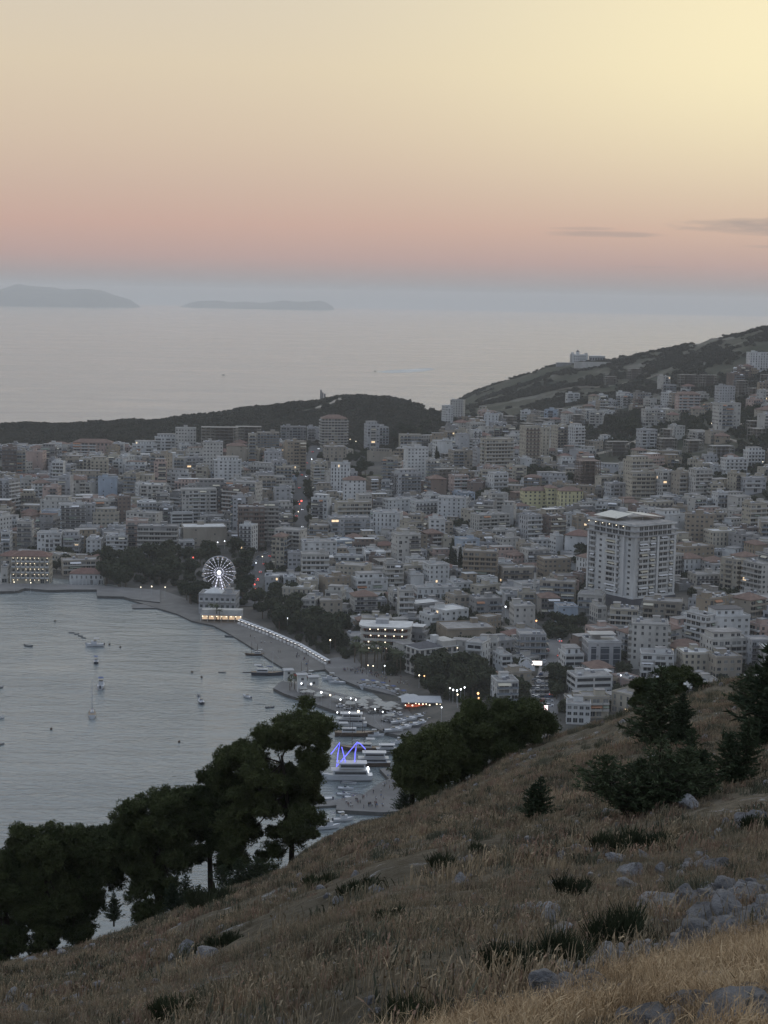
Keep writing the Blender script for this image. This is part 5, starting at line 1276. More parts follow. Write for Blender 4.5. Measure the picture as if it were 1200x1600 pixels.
# ================================================================ FERRIS WHEEL
c = town_at(342, 931); s_ = c.y/FPX; R_w = 25*s_; hub = R_w+6*s_+3
fw = thing('ferris_wheel', 'lit ferris wheel with glowing white spokes above the shore trees', 'ferris wheel', (c.x, c.y, c.z), rad(6))
M_wl = mat('wheel lights', (1, 1, 1), emit=(0.86, 0.84, 1.0), es=1.0); M_wh = mat('hub light', (1, 1, 1), emit=(0.85, 0.88, 1.0), es=4.0); M_wd = mat('wheel steel', (0.42, 0.42, 0.45), .5); M_blue = mat('blue light tube', (.3, .3, 1), emit=(0.14, 0.14, 0.95), es=1.5)
for yo in (-1.2, 1.2):
    q = MB(); q.tube([(math.cos(a*math.pi/24)*R_w, yo, hub+math.sin(a*math.pi/24)*R_w) for a in range(49)], 0.16, M_wd, 5, cap=False); q.build('rim', fw)
NSP = 20
for k in range(NSP):
    a = 2*math.pi*k/NSP+.08; ca, sa = math.cos(a), math.sin(a); q = MB(); q.tube([(0, -1.2, hub), (ca*R_w, -1.2, hub+sa*R_w)], .09, M_wd, 4); sp_ = q.build('spoke', fw)
    q = MB()
    for t_ in (.3, .5, .7, .88): q.tube([(ca*R_w*(t_-.07), -1.42, hub+sa*R_w*(t_-.07)), (ca*R_w*(t_+.05), -1.42, hub+sa*R_w*(t_+.05))], .13, M_wl if k % 2 == 0 else mat('dim wheel lights', (1, 1, 1), emit=(0.7, 0.7, 1.0), es=0.45), 4)
    q.build('light', sp_)
    gx, gz = ca*R_w, hub+sa*R_w; q = MB(); q.tube([(gx, 0, gz-2.3), (gx, 0, gz-2.0), (gx, 0, gz-1.2)], [.5, .95, .95], WALLS['white'], 8); q.tube([(gx, 0, gz-.55), (gx, 0, gz-.1)], [1.0, .25], WALLS['pale grey'], 8)
    for e in (-.8, .8): q.tube([(gx+e, 0, gz-1.3), (gx+e, 0, gz-.4)], .05, M_wd, 4)
    gn_ = q.build('gondola', fw); q = MB(); q.box((gx, -1.05, gz-.35), (.7, .2, .35), M_warm if k % 3 else M_wl); q.build('lamp', gn_)
for e in (-1, 1):
    for yo in (-2.6, 2.6): q = MB(); q.tube([(0, yo*.55, hub), (e*R_w*.42, yo, -2)], .3, M_wd, 6); lg = q.build('leg', fw)
    q = MB()
    for t_ in range(7): q.tube([(e*R_w*.42*(t_+.15)/9, -3.0, hub-(hub+2)*(t_+.15)/9), (e*R_w*.42*(t_+.75)/9, -3.1, hub-(hub+2)*(t_+.75)/9)], .34, M_wl, 5)
    q.build('light', fw)
q = MB(); q.tube([(0, -2.2, hub), (0, 2.2, hub)], 1.1, M_wd, 12); hb = q.build('hub', fw); q = MB(); q.tube([(0, -2.9, hub), (0, -2.3, hub)], 1.25, M_wh, 12); q.build('light', hb)
q = MB(); q.box((0, 0, -.5), (R_w*1.3, 8, 3), M_wd); q.build('platform', fw)

# ================================================================ BOATS
def hull_mb(L, B, Hh, m, deckm, sheer=.25, stern=.8, full=.45):
    mb = MB(); n = 9; rings = []
    for i in range(n):
        t = i/(n-1); x = -L/2+L*t; bw = B/2*(stern+(1-stern)*min(1, t/.3)) * (1 if t < full else max(0.02, 1-((t-full)/(1-full))**2.0)); top = Hh*(1+sheer*(2*t-1)**2*(1.6 if t > .5 else .5)); xx = x+(Hh*.5*max(0, t-.8)*5*.6)
        rings.append([(xx, bw, top), (x*.985, bw*.8, Hh*.25), (x*.97, 0, -Hh*.35), (x*.985, -bw*.8, Hh*.25), (xx, -bw, top)])
    v = [p for r in rings for p in r]; f = []
    for i in range(n-1):
        for j in range(4): f.append((i*5+j, (i+1)*5+j, (i+1)*5+j+1, i*5+j+1))
    f.append((4, 3, 2, 1, 0)); mb.add(v, f, m)
    dk = MB()
    for i in range(n-1): a, b_ = rings[i], rings[i+1]; dk.poly([(a[0][0], a[0][1]*.96, a[0][2]-.12), (a[4][0], a[4][1]*.96, a[4][2]-.12), (b_[4][0], b_[4][1]*.96, b_[4][2]-.12), (b_[0][0], b_[0][1]*.96, b_[0][2]-.12)], deckm)
    return mb, dk
MW = mat('white gelcoat', (.44, .45, .47), .35, .06, .5); MN = mat('navy hull paint', (.03, .035, .05), .4, .1); MK = mat('dark wood hull', (.06, .038, .027), .6, .2); MD = mat('teak deck', (.24, .19, .14), .8, .2, 1.0); MG = mat('grey inflatable rubber', (.12, .125, .13), .7, .1); MRd = mat('red plastic', (.35, .05, .04), .6, .1); MBl = mat('blue canvas', (.06, .09, .2), .8, .1); MC = mat('white canvas', (.4, .4, .4), .9, .1)
def boat(kind, loc, hd, label, L=7.0, hull=None, group=None, name=None, cat='boat', trim=None):
    nm = {'motor': 'motorboat', 'dinghy': 'dinghy', 'sail': 'sailboat', 'cruiser': 'cabin_cruiser', 'gulet': 'wooden_schooner', 'tour': 'tour_ship', 'kayak': 'kayak', 'buoy': 'buoy'}[kind]
    r = thing(name or nm, label, cat, loc, hd, group); hm_ = hull or MW
    B = {'motor': .33, 'dinghy': .42, 'sail': .3, 'cruiser': .33, 'gulet': .26, 'tour': .26, 'kayak': .17}.get(kind, .4)*L; Hh = {'motor': .13, 'dinghy': .12, 'sail': .13, 'cruiser': .15, 'gulet': .1, 'tour': .11, 'kayak': .07}.get(kind, .2)*L
    if kind == 'buoy': q = MB(); q.tube([(0, 0, -.3), (0, 0, .1), (0, 0, .7), (0, 0, 1.0)], [.3, .55, .5, .1], hm_, 8); q.build('float', r); return r
    h, d = hull_mb(L, B, Hh, hm_, MD if kind in ('gulet', 'sail') else (MW if kind != 'dinghy' else MG)); h.build('hull', r); d.build('deck', r)
    def part(nm_, fn): q = MB(); fn(q); return q.build(nm_, r)
    if kind in ('motor', 'cruiser'):
        part('cabin', lambda q: q.prism(ccw([(-.12*L, -.3*B), (.2*L, -.22*B), (.2*L, .22*B), (-.12*L, .3*B)]), Hh*.8, Hh*(1.55 if kind == 'motor' else 2.0), MW))
        part('windscreen', lambda q: q.box((-.02*L, 0, Hh*(1.6 if kind == 'motor' else 2.1)), (.16*L, .5*B, Hh*.45), M_glass))
        part('outboard_engine', lambda q: q.box((-.52*L, 0, Hh*.9), (.07*L, .2*B, Hh*.9), MN))
        if kind == 'cruiser' or trim: part('canopy', lambda q: [q.box((-.1*L, 0, Hh*3.1), (.3*L, .7*B, .08), trim or MC)]+[q.tube([(-.1*L+a*.13*L, b_*.3*B, Hh), (-.1*L+a*.13*L, b_*.3*B, Hh*3.1)], .04, M_metal, 4) for a in (-1, 1) for b_ in (-1, 1)])
    if kind == 'dinghy':
        part('seat', lambda q: q.box((0, 0, Hh*.7), (.1*L, .8*B, .08), MD)); part('outboard_engine', lambda q: q.box((-.52*L, 0, Hh*.9), (.08*L, .25*B, Hh*1.3), MN))
    if kind == 'sail':
        part('cabin', lambda q: q.prism(ccw([(-.1*L, -.25*B), (.22*L, -.15*B), (.22*L, .15*B), (-.1*L, .25*B)]), Hh*.8, Hh*1.4, MW)); part('mast', lambda q: q.tube([(.08*L, 0, Hh), (.08*L, 0, 1.35*L)], [.22, .14], M_metal, 5))
        part('boom', lambda q: q.tube([(.06*L, 0, Hh*2.0), (-.35*L, 0, Hh*2.0)], .16, MBl, 6)); part('stay', lambda q: [q.tube([(.08*L, 0, 1.34*L), (e*.5*L, 0, Hh)], .025, M_metal, 3) for e in (-1, 1)])
    if kind == 'gulet':
        part('deckhouse', lambda q: q.box((-.16*L, 0, Hh*1.5), (.34*L, .55*B, Hh*.95), MW)); part('window', lambda q: [q.box((-.16*L, e*.28*B, Hh*1.6), (.3*L, .05, Hh*.4), M_glass) for e in (-1, 1)])
        for x in (.16, -.14): part('mast', lambda q: q.tube([(x*L, 0, Hh), (x*L, 0, (.75 if x > 0 else .62)*L)], [.16, .08], M_metal if hull is MN else MK, 5))
        for x in (.16, -.14): part('boom', lambda q: q.tube([(x*L, 0, Hh*2.6), (x*L-.2*L, 0, Hh*2.9)], .22, MBl if hull is MN else MC, 6))
        part('bowsprit', lambda q: q.tube([(.48*L, 0, Hh*1.2), (.66*L, 0, Hh*1.9)], .14, MD, 5)); part('awning', lambda q: q.box((-.3*L, 0, Hh*3.2), (.22*L, .7*B, .1), MC))
        part('stay', lambda q: [q.tube([(.16*L, 0, .75*L), (e*.64*L, 0, Hh*1.6)], .03, M_metal, 3) for e in (-1, 1)])
    if kind == 'tour':
        for i in range(2):
            part('deckhouse', lambda q: q.box((-.08*L-.03*L*i, 0, Hh*(1.45+i*1.25)), (L*(.66-.16*i), B*.8, Hh*.8), MW)); part('window', lambda q: [q.box((-.08*L-.03*L*i, e*.405*B, Hh*(1.5+i*1.25)), (L*(.6-.16*i), .06, Hh*.42), M_glass) for e in (-1, 1)])
            part('upper_deck', lambda q: q.box((-.08*L-.02*L*i, 0, Hh*(2.0+i*1.25)), (L*(.74-.16*i), B*.95, .12), MW))
        part('railing', lambda q: [q.box((.02*L, e*B*.46, Hh*2.25), (L*.6, .04, .06), M_metal) for e in (-1, 1)])
        part('mast', lambda q: q.tube([(.12*L, 0, Hh*2), (.12*L, 0, .5*L)], [.15, .08], M_metal, 5))
    return r
def sea_pt(px, py, z=0.0): return plane(px, py, z)
def bt(kind, px, py, hd, label, Lpx, **kw):
    p = sea_pt(px, py); s = p.y/FPX*(1.2 if px < 440 and kind not in ('gulet', 'kayak') else 1); return boat(kind, p, rad(hd), label, L=Lpx*s, **kw)
bt('dinghy', 45, 1010, -25, 'small dark rubber boat alone at the far side of the bay', 13, hull=MG)
bt('cruiser', 148, 1010, 185, 'white cabin cruiser anchored in the upper part of the bay', 24)
bt('motor', 150, 1035, 100, 'small boat with canopy seen end on below the cabin cruiser', 22, trim=MBl, hull=MN)
bt('cruiser', 158, 1074, 95, 'white cruiser seen from the stern above the sailboat', 30, trim=MBl)
bt('sail', 144, 1118, 100, 'white sailboat with bare mast anchored in the bay', 35)
bt('motor', 314, 1098, 105, 'dark motorboat seen end on in the middle of the bay', 24, hull=MN)
bt('dinghy', 310, 1087, 100, 'small tender lying just behind the dark motorboat', 12, hull=MW)
bt('motor', 386, 1090, 130, 'white motorboat lying diagonally off the harbour mole', 18)
bt('dinghy', 422, 1106, 20, 'small open boat with a person sized engine off the mole', 12, hull=MN)
bt('motor', 478, 1102, 8, 'grey motorboat close under the harbour mole', 20, hull=MG)
bt('dinghy', 358, 995, 170, 'dark dinghy just off the beach', 12, hull=MN)
bt('gulet', 398, 1024, 185, 'dark wooden boat moored off the beach end', 30, hull=MK)
bt('gulet', 418, 1055, 2, 'long navy and white schooner moored beside the beach pier', 52, hull=MN)
for i, (x, y, a) in enumerate([(112, 989, 10), (120, 991, 30), (126, 994, -20), (131, 997, -30)]): bt('dinghy', x, y, a, 'tiny tender in the short string of boats behind the cabin cruiser', 7, hull=MG, group='string of tenders')
bt('kayak', 347, 1051, 10, 'thin kayak drifting off the beach', 12, hull=MN); bt('kayak', 386, 1051, 0, 'long low raft beside the schooner bow', 14, hull=MK)
bt('motor', 0, 1075, 60, 'boat half cut by the picture edge highest of three', 12, hull=MN); bt('motor', 0, 1123, 40, 'boat half cut by the picture edge middle of three', 13); bt('dinghy', 0, 1164, 40, 'boat half cut by the picture edge lowest of three', 12, hull=MG)
for x, y in ((86, 971), (171, 1008), (188, 1012), (80, 1140), (280, 1160), (300, 1051), (315, 1059)): bt('buoy', x, y, 0, 'small dark mooring buoy floating in the bay', 5, hull=MK, group='mooring buoys', cat='buoy')
bt('gulet', 476, 1058, 178, 'red excursion boat behind the harbour mole tip', 34, hull=MRd)
bt('cruiser', 516, 1063, 185, 'white cabin cruiser moored under the promenade wall', 26); bt('motor', 527, 1068, 182, 'long white motorboat outside the cabin cruiser', 27)
bt('dinghy', 505, 1056, 180, 'tiny white tender behind the red excursion boat', 8, hull=MW)
for i in range(15):
    t = i/14; bt(['motor', 'cruiser', 'motor'][i % 3], 563+t*74, 1075+t*22-6*math.sin(t*3), -68+random.uniform(-8, 8), 'white motorboat in the moored row along the promenade', random.uniform(26, 34), group='motorboats moored along the promenade', trim=[None, MBl, MC][i % 3])
for i in range(12):
    t = (i % 6)/5; row = i//6; p = plane(615+t*70+row*8, 1143-t*18-row*13, 1.55); boat('motor', p, rad(20+random.uniform(-20, 20)), 'motorboat stored ashore behind the curved quay', L=9, group='boats stored ashore behind the quay', hull=[MW, MW, MG][i % 3])
bt('tour', 543, 1135, 180, 'white two deck tour ship furthest in at the quay', 62)
bt('gulet', 556, 1150, 2, 'dark hulled wooden schooner along the quay beside the white tour ship', 68, hull=MK)
bt('cruiser', 587, 1151, 5, 'sleek white motor yacht behind the dark schooner bow', 26)
bt('gulet', 560, 1173, 178, 'brown pirate style schooner with dark masts', 64, hull=MK)
bt('tour', 600, 1178, 185, 'grey flat roofed launch near the middle tree', 44, hull=MG)
bt('cruiser', 622, 1163, 200, 'white launch partly behind the middle tree', 24)
bt('tour', 578, 1197, 182, 'tour ship with white sun roof behind the blue lit ship', 66, hull=MK)
ship_p = sea_pt(541, 1219); ms = ship_p.y/FPX
ship = boat('tour', ship_p, rad(183), 'long white excursion ship with glowing blue light strings on its masts', L=84*ms)
def sl(px, py): p = at_d(px, py, ship_p.y); return ((ship_p.x-p.x), 0.0, p.z)    # the ship heads the other way round
for pl in ([(517, 1178), (531, 1160), (528, 1178), (526, 1198)], [(526, 1197), (541, 1180), (558, 1160), (555, 1176), (554, 1193)], [(534, 1167), (541, 1195)], [(558, 1160), (564, 1163), (571, 1171)]):
    q = MB(); q.tube([sl(*p) for p in pl], .2, M_blue, 5); q.build('light_string', ship)
for x, t_ in ((531, 1159), (557, 1159)): q = MB(); a = sl(x, t_); q.tube([(a[0], 0, 3), a], .1, M_metal, 5); q.build('mast', ship)
a = sl(575, 1203); q = MB(); q.box((a[0], 0, a[2]), (.6, 3.2, 1.6), M_lampw); q.build('lamp', ship)
for i, (x, y, k_) in enumerate([(545, 1219, 'dinghy'), (540, 1228, 'motor'), (548, 1235, 'dinghy'), (552, 1243, 'motor'), (560, 1238, 'dinghy'), (538, 1237, 'motor'), (500, 1245, 'motor')]):
    bt(k_, x, y+6, -10 if i < 6 else 180, ['white flat topped tender under the excursion ship', 'small motorboat with bench under the tender', 'open rowing boat in the small craft basin', 'long open boat closest to the pier steps', 'tender beside the pier steps', 'covered motorboat on the bay side of the basin', 'covered white motor launch behind the large pine'][i], [24, 26, 24, 30, 22, 24, 40][i], hull=MW if i != 4 else MN)
for i, (x, y, L_) in enumerate([(512, 1295, 40), (536, 1283, 34)]): bt('cruiser', x, y, 20, ['white motor yacht showing under the large pine', 'white motor yacht nearer the pier under the slope'][i], L_)

# ================================================================ MARKET STALLS, HARBOUR RESTAURANT, MOLE
M_tent = mat('white stall cloth', (.6, .6, .6), .8, .08); M_stl = mat('stall light', (1, 1, 1), emit=(1.0, .93, .84), es=1.5)
stall0 = thing('market_stall', 'white lit market stall in the long row along the promenade', 'stall', (0, 0, 0), 0, 'market stalls along the promenade')
q = MB(); q.add([(-1.2, -1.5, 2.4), (1.2, -1.5, 2.4), (1.2, 1.5, 2.4), (-1.2, 1.5, 2.4), (0, 0, 3.3)], [(0, 1, 4), (1, 2, 4), (2, 3, 4), (3, 0, 4), (3, 2, 1, 0)], M_tent); q.build('canopy', stall0)
q = MB(); q.box((0, 1.45, 1.2), (2.3, .1, 2.4), mat('grey stall back cloth', (.2, .2, .21), .9)); q.box((-1.15, .6, 1.2), (.08, 1.7, 2.4), M_tent); q.build('side_cloth', stall0)
q = MB(); q.box((0, -1.1, .5), (2.6, .7, 1.0), M_tent); q.build('counter', stall0); q = MB(); q.box((0, -1.3, 2.32), (2.2, .3, .22), M_stl); q.build('lamp', stall0)
q = MB(); q.box((0, 1.2, 1.4), (2.4, .3, 1.6), mat('stall goods', (.12, .08, .07), .8, .8, 2.0)); q.build('goods', stall0)
SL = [(376, 975), (420, 992), (470, 1014), (516, 1041)]; W3 = [plane(px, py, 1.0) for px, py in SL]
acc = []; 
for a, b_ in zip(W3, W3[1:]):
    L = (b_-a).length; n = int(L/4.3)
    for i in range(n): acc.append((a.lerp(b_, i/n), math.atan2((b_-a).y, (b_-a).x)))
for i, (p, an) in enumerate(acc):
    if i == 0: stall0.location = p; stall0.rotation_euler = (0, 0, an)
    else: dup(stall0, p, an+random.uniform(-.05, .05))
c = plane(660, 1112, 1.5); s_ = c.y/FPX
rr = thing('harbour_restaurant', 'low harbour restaurant with flat grey canopy and red lit interior', 'restaurant', (c.x, c.y+5, 1.5), rad(2)); w_ = 58*s_
q = MB(); q.box((0, 3, 2), (w_, 6, 4), mat('red brown restaurant wall', (.14, .05, .04), .8)); q.build('wall', rr)
q = MB(); q.box((-.5, 1, 4.4), (w_+2, 13, .35), mat('grey roof sheet', (.34, .35, .37), .7, .1)); q.build('roof', rr)
for k in range(8): q = MB(); q.tube([(-w_/2+w_*k/7, -5, 0), (-w_/2+w_*k/7, -5, 4.2)], .12, M_rail); q.build('post', rr)
for k in range(11): link('wall_lamp', unit('wall_lamp', 0), rr, (-w_*.48+w_*.96*k/10, -4.6+random.uniform(0, 3), random.uniform(2.2, 3.6)), 0, (1.2,)*3)
q = MB(); q.box((0, -.2, 1.6), (w_*.9, .2, 1.2), mat('dim red interior', (.5, .1, .05), emit=(.8, .16, .08), es=.35)); q.build('window', rr)
c = plane(640, 1101, 1.5); r_ = thing('pavilion', 'small white roofed pavilion on the bay side of the restaurant', 'pavilion', (c.x, c.y+3, 1.5), rad(25)); q = MB(); q.add([(-5, -3, 3), (5, -3, 3), (5, 3, 3), (-5, 3, 3), (-2, 0, 4.3), (2, 0, 4.3)], [(0, 1, 5, 4), (1, 2, 5), (2, 3, 4, 5), (3, 0, 4), (3, 2, 1, 0)], WALLS['white']); q.build('roof', r_)
for a in (-4.6, 4.6):
    for b_ in (-2.7, 2.7): q = MB(); q.tube([(a, b_, 0), (a, b_, 3)], .12, M_metal); q.build('post', r_)
# white look-out kiosks at the tip of the mole
for i, (px, py, w_, h_) in enumerate([(450, 1064, 4.2, 5.2), (471, 1082, 4.2, 8.5), (489, 1071, 4.5, 4)]):
    c = plane(px, py, 1.5); r_ = thing('kiosk', ['white kiosk at the very tip of the mole', 'white two storey kiosk with lamps on the mole', 'white kiosk behind the lamp on the mole'][i], 'kiosk', (c.x, c.y+2, 1.5), rad(12)); q = MB(); q.box((0, 0, h_/2), (w_, w_, h_), WALLS['white']); q.build('wall', r_)
    q = MB(); q.box((0, 0, h_+.15), (w_+1.2, w_+1.2, .3), WALLS['pale grey']); q.build('roof', r_)
    for z in range(int(h_//2.6)): link('window', unit('window', 'dark'), r_, (0, -w_/2, .8+z*2.6), 0, (1.2, 1, 1.2)); link('window', unit('window', 'dark'), r_, (w_/2, 0, .8+z*2.6), math.pi/2, (1.2, 1, 1.2))
MUM = mat('cream parasol cloth', (.34, .33, .3), .9, .1)
par0 = thing('parasol', 'pale parasol on the harbour mole terrace', 'parasol', (0, 0, 0), 0, 'parasols on the harbour mole'); q = MB(); q.tube([(0, 0, 2.1), (0, 0, 2.9)], [2.0, .05], MUM, 8); q.build('shade', par0); q = MB(); q.tube([(0, 0, 0), (0, 0, 2.2)], .05, M_metal, 4); q.build('pole', par0)
MOLE = [(448, 1077), (475, 1080), (510, 1089), (560, 1095), (625, 1104), (628, 1125), (600, 1128), (560, 1114), (520, 1101), (478, 1089)]
first = True
for px, py in poly_points(MOLE, 46, RT):
    p = plane(px, py, 1.5)
    if first: par0.location = p; first = False
    else: dup(par0, p, RT.random()*3, scale=RT.uniform(.8, 1.3))

# ================================================================ CARS
CARC = [mat('car paint '+n, c, .3, .05, 1) for n, c in (('white', (.55, .55, .56)), ('silver', (.33, .34, .35)), ('black', (.02, .02, .022)), ('grey', (.12, .125, .13)), ('red', (.25, .03, .03)), ('blue', (.05, .08, .16)))]
M_tyre = mat('tyre rubber', (.015, .015, .015), .9)
def make_car(pm, lights):
    r = thing('car', 'car', 'car'); q = MB(); q.prism([(-2.1, -.82), (-1.9, -.88), (1.9, -.88), (2.15, -.6), (2.15, .6), (1.9, .88), (-1.9, .88), (-2.1, .82)], .3, .95, pm)
    q.add([(-1.7, -.8, .95), (1.0, -.8, .95), (1.0, .8, .95), (-1.7, .8, .95), (-1.2, -.66, 1.5), (.3, -.66, 1.5), (.3, .66, 1.5), (-1.2, .66, 1.5)], [(4, 5, 6, 7)], pm); q.build('body', r)
    q = MB(); q.add([(-1.7, -.8, .95), (1.0, -.8, .95), (1.0, .8, .95), (-1.7, .8, .95), (-1.2, -.66, 1.49), (.3, -.66, 1.49), (.3, .66, 1.49), (-1.2, .66, 1.49)], [(0, 1, 5, 4), (1, 2, 6, 5), (2, 3, 7, 6), (3, 0, 4, 7)], M_glass); q.build('window', r)
    for x in (-1.35, 1.35):
        for y in (-.82, .82): q = MB(); q.tube([(x, y-.1, .33), (x, y+.1, .33)], .33, M_tyre, 8); q.build('wheel', r)
    if lights:
        for y in (-.6, .6): q = MB(); q.box((2.2, y, .65), (.25, .34, .25), M_lampw); q.build('headlight', r); q = MB(); q.box((-2.15, y, .7), (.2, .36, .24), M_red); q.build('tail_light', r)
    return r
CARS = {(i, l): make_car(pm, l) for i, pm in enumerate(CARC) for l in (0, 1)}
CN = ['white', 'silver', 'black', 'grey', 'red', 'blue']
def put_car(p, an, label, group, lit=0):
    i = random.choice([0, 0, 1, 1, 2, 3, 3, 5, 4]); dup(CARS[i, lit], p, an, label.format(CN[i]), group)
for row in range(5):
    for k in range(7):
        p = ground(826+row*7.5+k*0.3, 1062+k*7.0, 600)
        if p: put_car((p.x, p.y, p.z+.05), rad(8+random.uniform(-4, 4)), '{} car parked in the crowded car park beside the lit street', 'cars in the car park')
def along(pts, step, off, fn):
    acc_ = 0
    for a, b_ in zip(pts, pts[1:]):
        d = (b_-a); L = d.length; dn = d.normalized(); nn = Vector((-dn.y, dn.x, 0)); acc_ += L
        if acc_ >= step: acc_ = random.uniform(-2, 1); fn(a+nn*off+Vector((0, 0, .05)), math.atan2(dn.y, dn.x))
along(street_right[:-14], 9, 4.6, lambda p, a: put_car(p, a, '{} car parked on the hill side of the lit street', 'cars parked on the lit street'))
along(street_right[:-10], 34, -2.0, lambda p, a: put_car(p, a, '{} car driving on the lit street with its lights on', 'driving cars on the lit street', 1))
along(street_main, 60, 2.2, lambda p, a: put_car(p, a, '{} car on the main street showing red tail lights', 'cars driving on the main street', 1))
along(street_main, 75, -2.2, lambda p, a: put_car(p, a+math.pi, '{} car coming down the main street with headlights', 'cars coming down the main street', 1))
along(street_wheel, 28, -2.2, lambda p, a: put_car(p, a, '{} car on the street behind the ferris wheel', 'cars behind the ferris wheel', 1))
along(street_wheel, 9, 4.5, lambda p, a: put_car(p, a, '{} car parked on the street behind the ferris wheel', 'cars parked behind the ferris wheel'))
for px, py in poly_points([(520, 1104), (560, 1117), (600, 1133), (640, 1135), (630, 1112), (580, 1104)], 16, RT): put_car(plane(px, py, 1.52), rad(RT.choice([20, 110])+RT.uniform(-8, 8)), '{} car parked on the quay behind the tour ships', 'cars parked on the quay')
for i, (px, py) in enumerate([(1113, 683), (1000, 700), (926, 716), (1060, 680)]):
    p = ground(px, py, 900); put_car((p.x, p.y, p.z+.8), .2, '{} car on the dirt road up the slope, number '+['one', 'two', 'three', 'four'][i], 'cars on the dirt road')
for o in CARS.values():
    for ch in list(o.children): bpy.data.objects.remove(ch)
    bpy.data.objects.remove(o)

# ================================================================ PEOPLE
M_skin = mat('skin', (.2, .14, .11), .7, .1)
def person_mesh(stride, top, bot, arm=0.15):
    me = bpy.data.meshes.new('person_skeleton')
    J = [(0, 0, .95), (0, 0, 1.2), (0, 0, 1.43), (0, 0, 1.53), (0, .01, 1.66), (-.1, 0, .9), (-.11, stride*.5, .5), (-.11, stride*-.1+stride*.6, .08), (-.11, stride*.6-.14, .03), (.1, 0, .9), (.11, -stride*.35, .5), (.11, -stride*.7, .1), (.11, -stride*.7-.14, .04),
         (-.2, 0, 1.38), (-.25-arm*.3, -stride*.2, 1.1), (-.25-arm, -stride*.5-.04, .87), (-.25-arm, -stride*.55-.05, .79), (.2, 0, 1.38), (.25+arm*.3, stride*.2, 1.1), (.25+arm, stride*.3-.08, .88), (.25+arm, stride*.32-.1, .8), (0, 0, 1.76)]
    Eg = [(0, 1), (1, 2), (2, 3), (3, 4), (4, 21), (0, 5), (5, 6), (6, 7), (7, 8), (0, 9), (9, 10), (10, 11), (11, 12), (2, 13), (13, 14), (14, 15), (15, 16), (2, 17), (17, 18), (18, 19), (19, 20)]
    Rd = [.15, .14, .13, .06, .1, .1, .07, .045, .035, .1, .07, .045, .035, .065, .045, .035, .03, .065, .045, .035, .03, .08]
    me.from_pydata(J, Eg, []); o = bpy.data.objects.new('tmp', me); COL.objects.link(o); md = o.modifiers.new('s', 'SKIN'); sb = o.modifiers.new('u', 'SUBSURF'); sb.levels = 1
    for i, r in enumerate(Rd): me.skin_vertices[0].data[i].radius = (r, r*.8 if i < 3 else r)
    me.skin_vertices[0].data[0].use_root = True
    dg = bpy.context.evaluated_depsgraph_get(); ev = o.evaluated_get(dg); out = bpy.data.meshes.new_from_object(ev); bpy.data.objects.remove(o); out.name = 'person'
    for m in (M_skin, top, bot, mat('dark hair', (.02, .015, .012), .8)): out.materials.append(m)
    for p in out.polygons: c = p.center; p.material_index = 3 if c.z > 1.69 else (0 if c.z > 1.49 or (abs(c.x) > .24 and c.z < 1.15) or c.z < .45 and bot is not None and stride > .2 and c.z < .5 else (1 if c.z > .95 else 2)); p.use_smooth = True
    return out
cl = lambda n, c: mat('cloth '+n, c, .9, .1)
PM = [person_mesh(s, cl(*t_), cl(*b_)) for s, t_, b_ in ((.3, ('white', (.5, .5, .5)), ('navy', (.03, .035, .06))), (.05, ('black', (.02, .02, .02)), ('jeans', (.06, .08, .13))), (.22, ('maroon', (.12, .04, .04)), ('black', (.02, .02, .02))), (.35, ('blue', (.08, .13, .25)), ('khaki', (.2, .17, .12))), (.1, ('grey', (.15, .15, .15)), ('dark', (.03, .03, .03))))]
def people(poly, n, z, label, group, R):
    for px, py in poly_points(poly, n, R):
        p = plane(px, py, z); ci_ = R.randrange(5); o = link('person', PM[ci_], None, p, R.random()*6.28, (1.0, 1.0, R.uniform(.93, 1.05))); tag(o, label+' in a '+['white', 'black', 'maroon', 'blue', 'grey'][ci_]+' top', 'person', group)
        if R.random() < .5: p2 = p+Vector((R.uniform(-.9, .9), R.uniform(-.9, .9), 0)); ci_ = R.randrange(5); o = link('person', PM[ci_], None, p2, R.random()*6.28); tag(o, label+' in a '+['white', 'black', 'maroon', 'blue', 'grey'][ci_]+' top', 'person', group)
RP = random.Random(9)
people([(530, 1251), (570, 1243), (600, 1222), (612, 1202), (628, 1205), (618, 1262), (560, 1264), (528, 1262)], 36, 1.6, 'person strolling on the pale stone pier below the trees', 'people on the stone pier', RP)
people([(528, 1048), (570, 1056), (640, 1080), (676, 1080), (620, 1058), (560, 1044)], 80, 1.5, 'person in the evening crowd on the harbour promenade', 'people on the harbour promenade', RP)
people([(380, 985), (500, 1040), (480, 1042), (400, 1005)], 16, .9, 'person on the grey beach below the lit stalls', 'people on the beach', RP)
people([(385, 972), (515, 1034), (512, 1039), (382, 976)], 20, .9, 'person standing among the lit market stalls', 'people at the stalls', RP)
people([(460, 1082), (520, 1094), (560, 1108), (600, 1122), (590, 1106), (520, 1085)], 30, 1.5, 'person among the parasols on the harbour mole', 'people on the mole', RP)
people([(670, 1092), (720, 1090), (760, 1108), (700, 1110)], 14, 1.5, 'person beside the harbour restaurant and park', 'people by the restaurant', RP)

